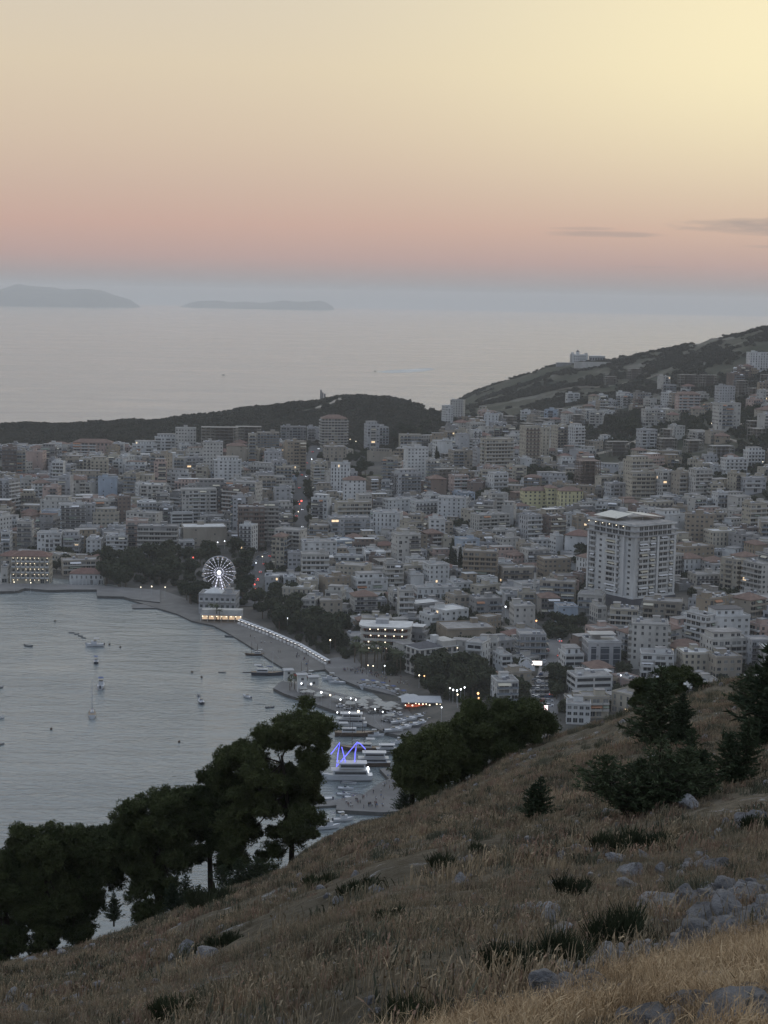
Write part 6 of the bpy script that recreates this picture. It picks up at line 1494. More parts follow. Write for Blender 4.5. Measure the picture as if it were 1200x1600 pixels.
# ================================================================ STREET LAMPS AND LIT SIGNS
M_or = mat('orange lamp glow', (1, .6, .3), emit=(1.0, .5, .22), es=2.6); M_gr = mat('green lamp glow', (.3, 1, .4), emit=(.25, 1.0, .35), es=3.0); M_ye = mat('yellow lamp glow', (1, .9, .4), emit=(1.0, .85, .35), es=3.0)
LM = {'w': M_lampw, 'y': M_lamp, 'r': M_red, 'o': M_or, 'g': M_gr, 'l': M_ye}; LN = {'w': 'white', 'y': 'warm', 'r': 'red', 'o': 'orange', 'g': 'green', 'l': 'yellow'}
SPOTS = [(340, 763, 'w', 1), (340, 848, 'w', 1), (351, 846, 'w', 1), (302, 872, 'r', 1.4), (380, 880, 'w', 1.6), (237, 917, 'y', 1), (220, 918, 'y', .8), (258, 918, 'y', .8), (48, 911, 'y', .8), (22, 910, 'y', .8), (471, 784, 'r', 2.2), (468, 788, 'r', 1.2), (480, 752, 'r', 1.1),
 (487, 718, 'w', 1.2), (492, 722, 'w', 1), (455, 807, 'w', 1), (483, 807, 'w', 1), (466, 800, 'y', 1), (742, 746, 'r', 1.3), (597, 686, 'y', 1.1), (547, 687, 'y', 1.1), (556, 690, 'y', 1), (608, 905, 'o', 1.3), (790, 949, 'w', 1.2), (1087, 556, 'w', 1.3), (1191, 660, 'y', 1.4), (1112, 662, 'y', 1.2),
 (952, 787, 'w', .9), (817, 602, 'w', 1.2), (830, 912, 'w', 1.1), (1108, 929, 'y', 1), (1137, 942, 'w', 1.1), (1177, 954, 'w', 1.3), (838, 971, 'o', 1.3), (985, 1073, 'r', 1.1), (970, 1056, 'w', .8), (449, 967, 'w', 1.0), (516, 1001, 'y', 1), (747, 1085, 'o', 1.5), (748, 1092, 'o', 1.1),
 (486, 1070, 'w', 1.3), (471, 1069, 'w', 1.1), (502, 1083, 'w', 1.3), (516, 1087, 'y', 1), (532, 1094, 'w', 1), (560, 1113, 'y', 1.5), (548, 1092, 'w', .8), (556, 1094, 'w', .9), (586, 1109, 'w', .8), (598, 1113, 'w', .8), (527, 1114, 'w', .9), (546, 1114, 'w', .9), (575, 1040, 'y', .7), (583, 1041, 'y', .7), (601, 1041, 'w', .8),
 (655, 1056, 'y', .9), (663, 1057, 'o', .9), (594, 1000, 'y', .5), (915, 993, 'l', 1.3), (703, 1076, 'w', 1), (708, 1079, 'w', 1.1), (714, 1080, 'w', 1.1), (720, 1078, 'w', 1.1), (726, 1075, 'w', 1), (715, 1086, 'y', .9), (690, 1106, 'w', .8), (1123, 942, 'w', .6), (403, 905, 'r', .9), (398, 914, 'r', 1.2), (400, 880, 'w', .8), (410, 870, 'y', .8), (1192, 722, 'y', .8), (936, 1003, 'y', .6)]
for i, (px, py, k, s) in enumerate(SPOTS):
    q_ = ground(px, py+14, 600); z0 = max(q_.z, 1.5) if q_ else 1.5
    if q_ is None: continue
    h = 6.0; base = None
    p = plane(px, py, z0+h); p.z = z0 if z0 <= 1.6 else Zt(p.x, p.y); hh = plane(px, py, z0+h).z-p.z
    near = min(MARKS, key=lambda m_: math.hypot(MARKS[m_][0]-px, MARKS[m_][1]-py)); dx, dy = px-MARKS[near][0], py-MARKS[near][1]
    dr = ('hill side of' if dx > 0 else 'bay side of') if abs(dx) > abs(dy) else ('far side of' if dy < 0 else 'near side of')
    r = thing('street_lamp', f"{LN[k]} glowing lamp on the {dr} the {near}", 'street lamp', p, 0, f"{LN[k]} lamps on the {dr} the {near}")
    q = MB(); q.tube([(0, 0, -.3), (0, 0, hh)], [.1, .06], M_metal, 5); q.build('pole', r); q = MB(); q.tube([(0, 0, hh-.1), (0, 0, hh+.15*s), (0, 0, hh+.5*s), (0, 0, hh+.65*s)], [.15, .33*s, .33*s, .12], LM[k], 8); q.build('lamp_head', r)
for i, (px, py, w_, h_, m_, lab) in enumerate([(10, 867, 3.2, 1.6, M_lampw, 'bright white lit billboard at the far shore edge'), (839, 1036, 5.0, 2.0, mat('bright sign face', (1, .9, .85), emit=(1, .88, .82), es=2.4), 'bright lit sign panel beside the arched canopy'), (853, 1106, 1.6, 2.2, mat('pinkish sign face', (1, .7, .7), emit=(1, .72, .7), es=2.4), 'small upright lit sign at the lower end of the lit street')]):  # the last panel is no sign: it stands in for a van's light
    g0 = ground(px, py+12, 600); p = plane(px, py, g0.z+4.0); p.z = max(1.5, Zt(p.x, p.y)); r = thing('lit_sign', lab, 'sign', p); q = MB(); q.box((0, 0, g0.z+4-p.z), (w_, .3, h_), m_); q.build('panel', r)
    for e in (-.4, .4): q = MB(); q.tube([(e*w_, 0.1, 0), (e*w_, .1, g0.z+4-p.z)], .08, M_metal, 4); q.build('post', r)
# speedboat and its wake out on the open sea
q = MB(); wp = [(588, 581), (612, 578), (640, 577), (668, 575), (682, 577), (664, 580), (640, 582), (612, 583)]
q.poly([plane(a, b_, .06) for a, b_ in wp][::-1], mat('wake foam', (.42, .43, .42), .6, .3, .02, coord='World')); tag(q.build('foam'), 'pale foam wake drawn across the open sea', kind='stuff')
bt('motor', 586, 580, 180, 'tiny speedboat at the head of the pale wake on the open sea', 4, hull=MN); bt('motor', 349, 586, 180, 'lone tiny boat far out on the open sea', 4, hull=MN)

# ================================================================ THE NEAR HILLSIDE
F_pine = foliage_mat('pine needles', (0.022, 0.032, 0.012), (0.085, 0.095, 0.038)); F_con = foliage_mat('conifer needles', (0.018, 0.028, 0.015), (0.055, 0.068, 0.034)); F_broom = foliage_mat('broom stems', (0.018, 0.024, 0.012), (0.05, 0.056, 0.028))
M_pbark = mat('dark pine bark', (0.035, 0.027, 0.02), 0.95, 0.4, 2.0)
def hg(px, py):
    g_ = ground(px, py, 4, 103)
    return g_ if g_ is not None else at_d(px, py, 100)
def needle_cloud(C, rad_, n, size, seed, up=0.25):
    """needle tufts on the shell of small clumps; C = clump centres, rad_ = radii"""
    rg = np.random.default_rng(seed); C = np.array(C); m = len(C); idx = np.repeat(np.arange(m), n); N_ = len(idx)
    d = rg.normal(size=(N_, 3)); d /= np.linalg.norm(d, axis=1)[:, None]; r = np.array(rad_)[idx]*(0.55+0.5*rg.random(N_)**0.7)
    P_ = C[idx]+d*r[:, None]*np.array([1, 1, .8]); a = d+rg.normal(size=(N_, 3))*0.45; a[:, 2] += up; a /= np.linalg.norm(a, axis=1)[:, None]
    b_ = np.cross(a, rg.normal(size=(N_, 3))); b_ /= np.linalg.norm(b_, axis=1)[:, None]; s = (size*(.6+.8*rg.random(N_)))[:, None]
    V = np.stack([P_-a*s*.4, P_+b_*s*.16, P_+a*s*.75, P_-b_*s*.16], 1).reshape(-1, 3)
    return V, np.arange(N_*4).reshape(N_, 4)
def pine(base, trunk_px, poly, label, seed, d, nb=70, rp=(13, 24), dens=60, size_px=3.8, holes=()):
    """a pine whose crown fills an outline seen at distance d, with the same depth as width"""
    R = random.Random(seed); s = d/FPX; b = at_d(base[0], base[1], d); b = Vector((b.x, b.y, Zt(b.x, b.y) if abs(Zt(b.x, b.y)-b.z) < 2.5 else b.z)); root = thing('pine_tree', label, 'tree', b)
    xs = [p[0] for p in poly]; cx = (min(xs)+max(xs))/2; hw = (max(xs)-min(xs))/2; big = []
    for px, py in poly_points(poly, int(nb*1.35), R):
        if any(math.hypot(px-h[0], (py-h[1])) < h[2] for h in holes): continue
        dep = math.sqrt(max(0.05, 1-((px-cx)/hw)**2))*hw*s*R.uniform(-.95, .95); p = at_d(px, py, d); r = R.uniform(*rp)*s
        big.append((p.x-b.x, dep, p.z-b.z, r))
    C, Rr = [], []
    for x, y, z, r in big:
        for _ in range(34):
            v = Vector((R.gauss(0, 1), R.gauss(0, 1), R.gauss(0, 1))).normalized()*r*R.uniform(.35, 1.0); C.append((x+v.x, y+v.y, z+v.z*.7)); Rr.append(r*R.uniform(.17, .36))
    V, F = needle_cloud(C, Rr, dens, size_px*s, seed); link('crown', tri_mesh('crown', V, F, [F_pine]), root)
    T = [at_d(px, py, d)-b for px, py in trunk_px]; T[0] = Vector((0, 0, -.6)); q = MB(); n = len(T); q.tube(T, [5.0*s*(1-.6*i/(n-1)) for i in range(n)], M_pbark, 8); q.build('trunk', root)
    top = T[-1]; mid = T[len(T)//2]
    for i, (x, y, z, r) in enumerate(R.sample(big, min(16, len(big)))):
        a = mid.lerp(top, R.random()); e = Vector((x, y, z)); k = a.lerp(e, .5)+Vector((0, 0, (e-a).length*-.06)); q = MB(); q.tube([a, k, e], [1.7*s, 1.0*s, .4*s], M_pbark, 5); q.build('limb', root)
    return root
pine((455, 1357), [(455, 1357), (456, 1320), (450, 1280), (448, 1235), (440, 1180)], [(347, 1182), (390, 1158), (409, 1131), (445, 1122), (471, 1116), (495, 1117), (512, 1134), (516, 1162), (500, 1200), (503, 1228), (475, 1245), (508, 1262), (505, 1272), (478, 1298), (466, 1312), (448, 1318), (440, 1335), (420, 1345), (365, 1345), (342, 1300), (342, 1220)],
     'tallest pine on the slope edge with a bare trunk, beside the blue lit ship', 1, 99, 120, holes=((398, 1322, 10), (470, 1305, 7)))
pine((330, 1372), [(330, 1378), (328, 1345), (325, 1300), (330, 1250)], [(292, 1236), (330, 1210), (362, 1196), (374, 1345), (352, 1362), (325, 1352), (300, 1355), (290, 1290)], 'pine half hidden behind the tallest one on its bay side', 2, 100, 60, holes=((330, 1340, 12), (312, 1352, 8)))
pine((245, 1436), [(245, 1440), (248, 1400), (240, 1340), (235, 1280)], [(180, 1284), (193, 1257), (243, 1244), (283, 1243), (294, 1262), (297, 1320), (276, 1375), (262, 1395), (252, 1425), (228, 1425), (208, 1385), (180, 1380)], 'broad pine in the middle of the dark row above the bay', 3, 99, 90)
pine((130, 1466), [(130, 1470), (130, 1430), (135, 1370), (135, 1320)], [(106, 1305), (130, 1296), (158, 1306), (174, 1306), (178, 1375), (152, 1388), (142, 1455), (112, 1470), (100, 1430)], 'pine between the broad one and the two at the near bay side end', 4, 98, 66)
pine((84, 1482), [(84, 1486), (80, 1440), (70, 1380), (60, 1320)], [(18, 1326), (28, 1298), (47, 1291), (73, 1295), (96, 1306), (104, 1335), (108, 1430), (88, 1470), (62, 1488), (50, 1420), (24, 1380)], 'pine with a notched round top, second from the near bay side end', 5, 97, 78)
pine((12, 1505), [(12, 1510), (12, 1470), (8, 1420), (5, 1370)], [(-30, 1333), (8, 1343), (36, 1362), (50, 1376), (48, 1436), (34, 1474), (8, 1495), (-30, 1500)], 'lowest pine of the dark row, cut by the picture edge', 6, 96, 64)
pine((643, 1259), [(643, 1263), (645, 1235), (655, 1200), (660, 1160)], [(620, 1195), (626, 1174), (668, 1143), (702, 1135), (716, 1180), (690, 1224), (648, 1236), (630, 1222)], 'rounded pine standing over the stone pier', 7, 97, 66)
pine((748, 1210), [(748, 1214), (748, 1190), (752, 1150)], [(700, 1136), (738, 1111), (780, 1101), (797, 1130), (790, 1165), (742, 1198), (706, 1210)], 'middle pine of the three above the harbour restaurant', 8, 98, 56)
pine((815, 1166), [(815, 1170), (818, 1145), (820, 1120)], [(782, 1102), (827, 1105), (858, 1128), (859, 1138), (830, 1147), (792, 1160)], 'lowest flat topped pine of the three, below the car park', 9, 99, 40)
pine((1022, 1098), [(1022, 1102), (1028, 1085), (1045, 1065)], [(987, 1084), (1016, 1057), (1056, 1050), (1094, 1056), (1096, 1064), (1056, 1080), (1012, 1103), (990, 1098)], 'round topped pine behind the conifers on the slope crest', 10, 98, 30, rp=(9, 16))

def conifer(px, py, hpx, wpx, label, seed, stems=1, spread=0.0, d=None, lean=0.0, z_extra=0):
    R = random.Random(seed); b = hg(px, py) if d is None else at_d(px, py, d); d_ = b.y; s = d_/FPX; root = thing('conifer', label, 'conifer', b); Vv, br = [], []
    for st in range(stems):
        ox = (st-(stems-1)/2)*spread*wpx*s + R.uniform(-.05, .05)*wpx*s; hh = hpx*s*(1 if st == stems//2 else R.uniform(.6, .85)); w_ = wpx*s*(1.35 if stems == 1 else .85); hh *= 1.12; q = MB()
        q.tube([(ox*.3, 0, -.3), (ox*.8, 0, hh*.3), (ox+lean*hh, 0, hh)], [hh*.035, hh*.022, hh*.004], M_pbark, 6); q.build('trunk', root); lv = 24
        for i in range(lv):
            t = (i+.5)/lv; z = hh*(.03+.95*t); L = w_*.5*(1-t)**.75*R.uniform(.65, 1.2)*(1 if t > .12 else .85); cx_ = ox*(min(1, .3+t*1.7))+lean*hh*t
            for k in range(6 if t < .8 else 4):
                a = i*2.4+k*6.283/6+R.uniform(-.3, .3); up = R.uniform(.1, .4); br.append((Vector((cx_, 0, z)), Vector((math.cos(a), math.sin(a), up)).normalized(), L*R.uniform(.6, 1.15)+.02*hh))
    rg = np.random.default_rng(seed); Vs = []
    lq = MB()
    for o, dr, L in br:
        n = max(10, int(46*L/(wpx*s*.5))); t = rg.random(n)**.8; P_ = np.array(o)[None]+np.array(dr)[None]*(t*L)[:, None]; P_[:, 2] += (t**2)*L*.12; side = rg.normal(size=(n, 3)); P_ += side*L*.085*(1.15-t)[:, None]
        a = np.array(dr)[None]+rg.normal(size=(n, 3))*.55; a /= np.linalg.norm(a, axis=1)[:, None]; bb = np.cross(a, rg.normal(size=(n, 3))); bb /= np.linalg.norm(bb, axis=1)[:, None]; sz = (hpx*s*.055*(.6+.7*rg.random(n)))[:, None]
        Vs.append(np.stack([P_-a*sz*.5, P_+bb*sz*.2, P_+a*sz, P_-bb*sz*.2], 1).reshape(-1, 3))
        if L > wpx*s*.2: lq.tube([o, o+dr*L*.8], [L*.02, L*.006], M_pbark, 3, cap=False)
    V = np.concatenate(Vs); link('crown', tri_mesh('crown', V, np.arange(len(V)).reshape(-1, 4), [F_con]), root)
    if lq.v: lq.build('branches', root)
    return root
conifer(1028, 1184, 136, 92, 'tall ragged conifer in front of the round topped pine', 1, d=68, lean=.02)
conifer(1062, 1172, 84, 46, 'slim young conifer beside the tall ragged one', 2, d=66)
conifer(1012, 1272, 118, 185, 'wide dark conifer clump with a long branch pointing to the bay', 3, 4, .24)
conifer(1075, 1252, 108, 120, 'dark bushy conifer joined to the wide clump on its hill side', 4, 3, .22)
conifer(1150, 1226, 100, 92, 'conifer with a pointed leader between the clump and the edge tree', 5, 2, .3)
conifer(1196, 1196, 185, 118, 'tallest conifer, cut by the picture edge on the hill side', 6, d=60)
conifer(1172, 1120, 74, 66, 'conifer standing just behind the tallest edge conifer', 7, d=80)
conifer(840, 1284, 68, 76, 'small lone conifer bush in the middle of the dry slope', 8, 2, .15)
conifer(178, 1440, 44, 30, 'tiny conifer silhouetted in the water gap below the dark pines', 9, d=97)
conifer(280, 1428, 60, 60, 'ragged dark conifer filling the crest between two pines', 13, 2, .3, d=96)
conifer(370, 1392, 50, 70, 'spreading low conifer just below the crest pines', 14, 3, .3, d=95)
conifer(632, 1270, 36, 40, 'small conifer bush at the foot of the rounded pine', 10, d=96)
conifer(402, 1384, 44, 40, 'dark young conifer on the crest below the tallest pine', 11, d=95)
conifer(300, 1425, 42, 60, 'low dark conifer on the crest between two pines', 12, 2, .3, d=95)

# broom and scrub bushes
def broom(px, py, wpx, hpx, label, seed):
    R = random.Random(seed); b = hg(px, py); s = b.y/FPX; rg = np.random.default_rng(seed); root = thing('bush', label, 'bush', b); n = int(900*min(3.0, wpx/45)); W_ = wpx*s; h_ = hpx*s
    nb = 9; bc = rg.random((nb, 2))*2-1; bc[:, 0] *= W_*.36; bc[:, 1] *= W_*.3; idx = rg.integers(0, nb, n); bh = h_*(.6+.4*rg.random(nb)); ang = rg.random(n)*6.283; lean = rg.random(n)**.6*.75
    base_ = np.zeros((n, 3)); base_[:, :2] = bc[idx]+rg.normal(size=(n, 2))*W_*.05; dr = np.stack([np.cos(ang)*lean, np.sin(ang)*lean, np.ones(n)], 1); dr /= np.linalg.norm(dr, axis=1)[:, None]
    L = (bh[idx]*(.55+.5*rg.random(n)))[:, None]; t0 = rg.random(n)[:, None]*.55; wv = np.stack([-np.sin(ang+1), np.cos(ang+1), np.zeros(n)], 1)*(1.6*s*(.6+.8*rg.random(n)))[:, None]
    A = base_+dr*L*t0; B_ = base_+dr*L*(t0+.45)+rg.normal(size=(n, 3))*L*.05; V = np.stack([A-wv*.5, A+wv*.5, B_+wv*.25, B_-wv*.25], 1).reshape(-1, 3); link('foliage', tri_mesh('foliage', V, np.arange(n*4).reshape(n, 4), [F_broom]), root)
    q = MB()
    for i in range(nb): q.tube([(bc[i][0]*.3, bc[i][1]*.3, -.1), (bc[i][0], bc[i][1], bh[i]*.5)], [2*s, .8*s], M_bark, 4)
    q.build('stem', root)
for i, (px, py, w_, h_, lab) in enumerate([(968, 1478, 115, 82, 'large dark broom bush right behind the long rock pile'), (868, 1512, 90, 78, 'dark broom bush at the lower end of the long rock pile'), (800, 1528, 105, 72, 'broom bush low on the slope before the rock pile begins'), (896, 1400, 62, 44, 'dark leafy bush above the broom bushes'),
      (1000, 1335, 130, 48, 'wide grey green bush below the conifer clump'), (935, 1330, 70, 36, 'low green bush on the bay side of the wide grey green one'), (345, 1482, 95, 34, 'flat dark bush among pale rocks low on the bay side'), (690, 1360, 60, 34, 'small bush on the open slope under the middle pines'), (745, 1335, 30, 28, 'little dark shrub on the open slope'),
      (560, 1395, 70, 30, 'small greyish bush halfway down the slope edge'), (330, 1420, 90, 46, 'broad broom bush on the crest under the dark pines'), (270, 1590, 100, 46, 'bush at the very bottom on the bay side'), (640, 1600, 120, 54, 'broom bush at the bottom centre of the slope'), (1186, 1300, 60, 40, 'green bush at the hill side edge below the tallest conifer'),
      (500, 1385, 60, 26, 'low bush beside the crest where the boats show'), (610, 1440, 60, 26, 'little bush in the centre of the brown grass')]): broom(px, py, w_, h_, lab, 40+i)

# limestone rocks
def rock_material():
    m = bpy.data.materials.new('grey limestone'); m.use_nodes = True; nt = m.node_tree; g = G(nt); b = nt.nodes['Principled BSDF']; tcn = g.n('ShaderNodeTexCoord'); gn = g.n('ShaderNodeNewGeometry'); v = gn.outputs['Position']
    c = g.ramp(g.noise(v, 2.2, 6, 0.65), [(0.3, (0.11, 0.105, 0.105)), (0.52, (0.22, 0.215, 0.215)), (0.72, (0.37, 0.36, 0.355))]); c = g.mix(g.ramp(g.noise(v, 9, 5, 0.7), [(0.55, (0, 0, 0)), (0.64, (1, 1, 1))]), c, (0.10, 0.095, 0.085))
    c = g.mix(g.ramp(g.noise(v, 1.1, 5, 0.7), [(0.6, (0, 0, 0)), (0.7, (1, 1, 1))]), c, (0.2, 0.17, 0.12)); nt.links.new(c, b.inputs['Base Color']); b.inputs['Roughness'].default_value = .92; b.inputs['Specular IOR Level'].default_value = .2
    bp = g.n('ShaderNodeBump'); bp.inputs['Strength'].default_value = 1.0; bp.inputs['Distance'].default_value = .12; nt.links.new(g.noise(v, 11, 8, .72, .4), bp.inputs['Height']); nt.links.new(bp.outputs[0], b.inputs['Normal']); return m
M_rock = rock_material()
def rock_mesh(seed, sub=4):
    import bmesh
    R = random.Random(seed); bm = bmesh.new(); bmesh.ops.create_icosphere(bm, subdivisions=sub, radius=1); pl = [(Vector((R.gauss(0, 1), R.gauss(0, 1), R.gauss(0, .8))).normalized(), R.uniform(.5, .9)) for _ in range(13)]; ofs = R.random()*50
    for v in bm.verts:
        d = v.co.normalized(); r = min([q/max(.05, d.dot(n)) for n, q in pl if d.dot(n) > .05]+[1.25]); r *= 1+fbm(d.x*2.2+ofs, d.y*2.2+d.z*2.7, 3)*.16+fbm(d.x*7+ofs, d.y*7+d.z*6, 2)*.09; v.co = d*r; v.co.z *= .78
    me = bpy.data.meshes.new('rock'); bm.to_mesh(me); bm.free(); me.materials.append(M_rock)
    return me
RM = [rock_mesh(i) for i in range(9)]; RR = random.Random(77); ROCKS = []
def rock(px, py, rpx, label, group):
    g_ = hg(px, py); s = g_.y/FPX; r = rpx*s*1.5; sc_ = (r*RR.uniform(.8, 1.25), r*RR.uniform(.7, 1.1), r*RR.uniform(.65, 1.1)); o = link('rock', RR.choice(RM), None, (g_.x, g_.y, g_.z+sc_[2]*.22), 0, sc_); ROCKS.append((g_.x, g_.y, max(sc_[:2]))); o.rotation_euler = (RR.uniform(-.3, .3), RR.uniform(-.3, .3), RR.random()*6.28); tag(o, label, 'rock', group)
BIG = [(868, 1545, 22, 'biggest pale boulder at the lower end of the long rock pile'), (905, 1528, 17, 'flat boulder second from the lower end of the long rock pile'), (1100, 1440, 26, 'tilted boulder with bright top where the rock pile steepens'), (1165, 1415, 24, 'palest rounded boulder high in the rock pile'), (1135, 1440, 26, 'dark flat boulder below the palest one'),
       (1160, 1592, 50, 'big dark lichened boulder in the bottom corner'), (1075, 1570, 22, 'upright slab in the golden grass'), (1015, 1600, 26, 'half sunk boulder at the bottom edge in golden grass'), (1120, 1535, 18, 'rock peeping from golden grass above the corner boulder'), (965, 1345, 13, 'pointed rock standing alone on the brown slope'), (1010, 1342, 12, 'second pointed rock beside the lone one'),
       (990, 1368, 16, 'flat grey rock below the pointed rocks'), (983, 1385, 12, 'small dark rock under the flat grey one'), (1122, 1358, 13, 'rounded rock halfway up the slope on the hill side'), (1168, 1290, 15, 'pale rock near the bush under the tallest conifer'), (1188, 1280, 14, 'upper pale rock at the hill side edge'), (1078, 1262, 16, 'low pale slab at the foot of the conifer clump'), (860, 1440, 15, 'pale rock beside the dark leafy bush'),
       (822, 1428, 15, 'grey rock on the open slope above the lowest broom'), (875, 1462, 16, 'bluish white rock half hidden by broom'), (45, 1504, 9, 'pale boulder under the lowest pine'), (98, 1492, 8, 'pale boulder on the crest under the notched pine'), (290, 1490, 12, 'pale split rock beside the flat dark bush'), (322, 1496, 13, 'smaller rock against the flat dark bush'), (105, 1545, 14, 'grey rock near the bottom on the bay side'), (66, 1548, 12, 'dark grey rock near the bottom bay side corner'), (22, 1562, 14, 'rock in the bottom bay side corner'), (230, 1480, 6, 'small pale rock on the low crest')]
for px, py, r, lab in BIG: rock(px, py, r, lab, 'limestone rocks on the slope')
def rock_line(a, b_, n, r0, r1, spread, lab, grp):
    for i in range(n):
        t = RR.random(); px = a[0]+(b_[0]-a[0])*t; py = a[1]+(b_[1]-a[1])*t; rock(px+RR.gauss(0, spread), py+RR.gauss(0, spread*.75), RR.uniform(r0, r1), lab, grp)
rock_line((845, 1552), (1075, 1472), 64, 8, 19, 8, 'grey limestone rock in the long rock pile edging the golden grass', 'rocks of the long pile')
rock_line((1075, 1470), (1205, 1430), 44, 8, 21, 10, 'grey limestone rock in the steep upper part of the rock pile', 'rocks of the upper pile')
rock_line((1015, 1425), (1190, 1385), 40, 7, 18, 10, 'rock in the second grey band above the rock pile', 'rocks of the second band')
rock_line((1020, 1385), (1110, 1340), 12, 5, 11, 9, 'small rock between the second band and the conifers', 'small rocks above the second band')
rock_line((810, 1435), (900, 1415), 7, 5, 12, 6, 'rock among the dark bushes on the slope', 'rocks among the bushes')
rock_line((20, 1570), (240, 1530), 12, 5, 11, 12, 'grey rock scattered low on the bay side', 'rocks low on the bay side')
rock_line((30, 1514), (150, 1484), 9, 3, 6, 5, 'pale rock along the crest under the pines', 'rocks along the crest')
rock_line((640, 1278), (850, 1170), 18, 2, 4, 6, 'small rock along the upper crest under the middle pines', 'rocks along the upper crest')
rock_line((1140, 1300), (1205, 1270), 9, 5, 11, 8, 'pale rock near the edge conifer', 'rocks near the edge conifer')
rock_line((1000, 1600), (1200, 1560), 7, 8, 20, 14, 'rock sunk in golden grass near the bottom corner', 'rocks in golden grass')
for px, py in poly_points([(230, 1600), (330, 1440), (600, 1300), (850, 1200), (1000, 1310), (1180, 1330), (1000, 1400), (800, 1500), (700, 1600)], 38, RR): rock(px, py, RR.uniform(3, 9), 'half buried grey stone on the brown open slope', 'stones on the open slope')

# grasses and stones as ground cover
def blade_src(name, n, h0, h1, wd, rad0, m, seed, heads=0.25, bend=.35):
    rg = np.random.default_rng(seed); V, F = [], []; k = 0
    for i in range(n):
        a = rg.random()*6.283; r = rad0*math.sqrt(rg.random()); b = np.array([math.cos(a)*r, math.sin(a)*r, -0.04]); h = h0+(h1-h0)*rg.random(); la = rg.random()*6.283; ln = bend*(.3+rg.random())*h; wv = np.array([-math.sin(la+.6), math.cos(la+.6), 0])*wd*.5*(0.7+.6*rg.random())
        L_ = np.array([math.cos(la), math.sin(la), 0]); p1 = b+np.array([0, 0, h*.5])+L_*ln*.25; p2 = b+np.array([0, 0, h*.85])+L_*ln*.65; p3 = b+np.array([0, 0, h*(.98 if rg.random() < .7 else .8)])+L_*ln
        V += [b-wv, b+wv, p1+wv*.9, p1-wv*.9, p2+wv*.6, p2-wv*.6]; F += [(k, k+1, k+2, k+3), (k+3, k+2, k+4, k+5)]
        if rg.random() < heads: hw_ = wv*2.2; V += [p2-hw_, p2+hw_, p3+hw_*.4, p3-hw_*.4]; F += [(k+6, k+7, k+8, k+9)]; k += 10
        else: V += [p3+wv*.15, p3-wv*.15]; F += [(k+5, k+4, k+6, k+7)]; k += 8
    return source(name, np.array(V), np.array(F), [m])
def grass_mat(name, a, b_, c_, sc_=.35):
    m = bpy.data.materials.new(name); m.use_nodes = True; nt = m.node_tree; g = G(nt); b = nt.nodes['Principled BSDF']; gn = g.n('ShaderNodeNewGeometry'); oi = g.n('ShaderNodeObjectInfo'); f = g.noise(gn.outputs['Position'], sc_, 5, .65)
    f = g.math('ADD', f, g.math('MULTIPLY', g.math('SUBTRACT', oi.outputs['Random'], .5), .28)); nt.links.new(g.ramp(f, [(.32, a), (.5, b_), (.68, c_)]), b.inputs['Base Color']); b.inputs['Roughness'].default_value = .85; b.inputs['Specular IOR Level'].default_value = .15; return m
GM1 = grass_mat('dry brown grass', (0.125, 0.108, 0.07), (0.21, 0.165, 0.108), (0.33, 0.25, 0.155)); GM2 = grass_mat('golden straw grass', (0.22, 0.15, 0.085), (0.36, 0.25, 0.14), (0.47, 0.35, 0.21), 1.2); GM3 = grass_mat('reddish dry herb', (0.13, 0.092, 0.064), (0.20, 0.13, 0.09), (0.27, 0.175, 0.12)); GM4 = grass_mat('grey green herb', (0.045, 0.05, 0.032), (0.075, 0.078, 0.05), (0.11, 0.105, 0.07))
tuft = [blade_src('tuft', 30, .07, .24, .0045, .15, GM1, i) for i in range(4)]+[blade_src('herb', 40, .05, .17, .007, .16, GM3, 11, .5), blade_src('herb', 44, .04, .15, .008, .18, GM4, 12, .2)]
farT = [blade_src('tuft', 46, .1, .28, .014, .34, GM1, 21+i) for i in range(3)]+[blade_src('herb', 44, .08, .25, .018, .36, GM3, 25), blade_src('herb', 50, .06, .22, .02, .4, GM4, 26)]
gold = [blade_src('straw', 90, .05, .16, .002, .13, GM2, 31+i, .2, .7) for i in range(4)]; stalk = [blade_src('stalk', 5, .2, .42, .0055, .12, GM1, 41+i, 1.0, .25) for i in range(3)]
def is_gold(px, py): return py > np.interp(px, [560, 700, 835, 1060, 1210], [1660, 1605, 1566, 1498, 1452]) 
gp, gs, fp_, fs_, op, os_, sp_, ss_, vp, vs_ = ([] for _ in range(10)); RG = random.Random(31)
def dens_pts(y0, y1, per, fn):
    n = int(per*.27*(y1*y1-y0*y0))
    for _ in range(n):
        y = math.sqrt(RG.uniform(y0*y0, y1*y1)); x = RG.uniform(-.27, .27)*y; fn(x, y)
def near_fn(x, y):
    if any(abs(a-x) < c_*.9 and abs(b_-y) < c_*1.3 for a, b_, c_ in ROCKS): return
    z = Zt(x, y); px, py, _ = proj((x, y, z))
    if py > 1680: return
    if is_gold(px, py): op.append((x, y, z)); os_.append(RG.uniform(.7, 1.3))
    elif fbm(x*.5+2, y*.5, 3) > -.09+RG.uniform(-.1, .1): gp.append((x, y, z)); gs.append(RG.uniform(.6, 1.25)*(1+fbm(x*.2, y*.2+7, 2)*1.0))
    if RG.random() < .03 and not is_gold(px, py): sp_.append((x, y, z)); ss_.append(RG.uniform(.7, 1.25))
    if RG.random() < .10: vp.append((x, y, z)); vs_.append(RG.uniform(.012, .05))
dens_pts(3, 30, 26, near_fn)
def extra_gold(x, y):
    if any(abs(a-x) < c_*.8 and abs(b_-y) < c_*1.2 for a, b_, c_ in ROCKS): return
    z = Zt(x, y); px, py, _ = proj((x, y, z))
    if is_gold(px, py) and py < 1680: op.append((x, y, z)); os_.append(RG.uniform(.7, 1.25))
dens_pts(3, 20, 60, extra_gold)
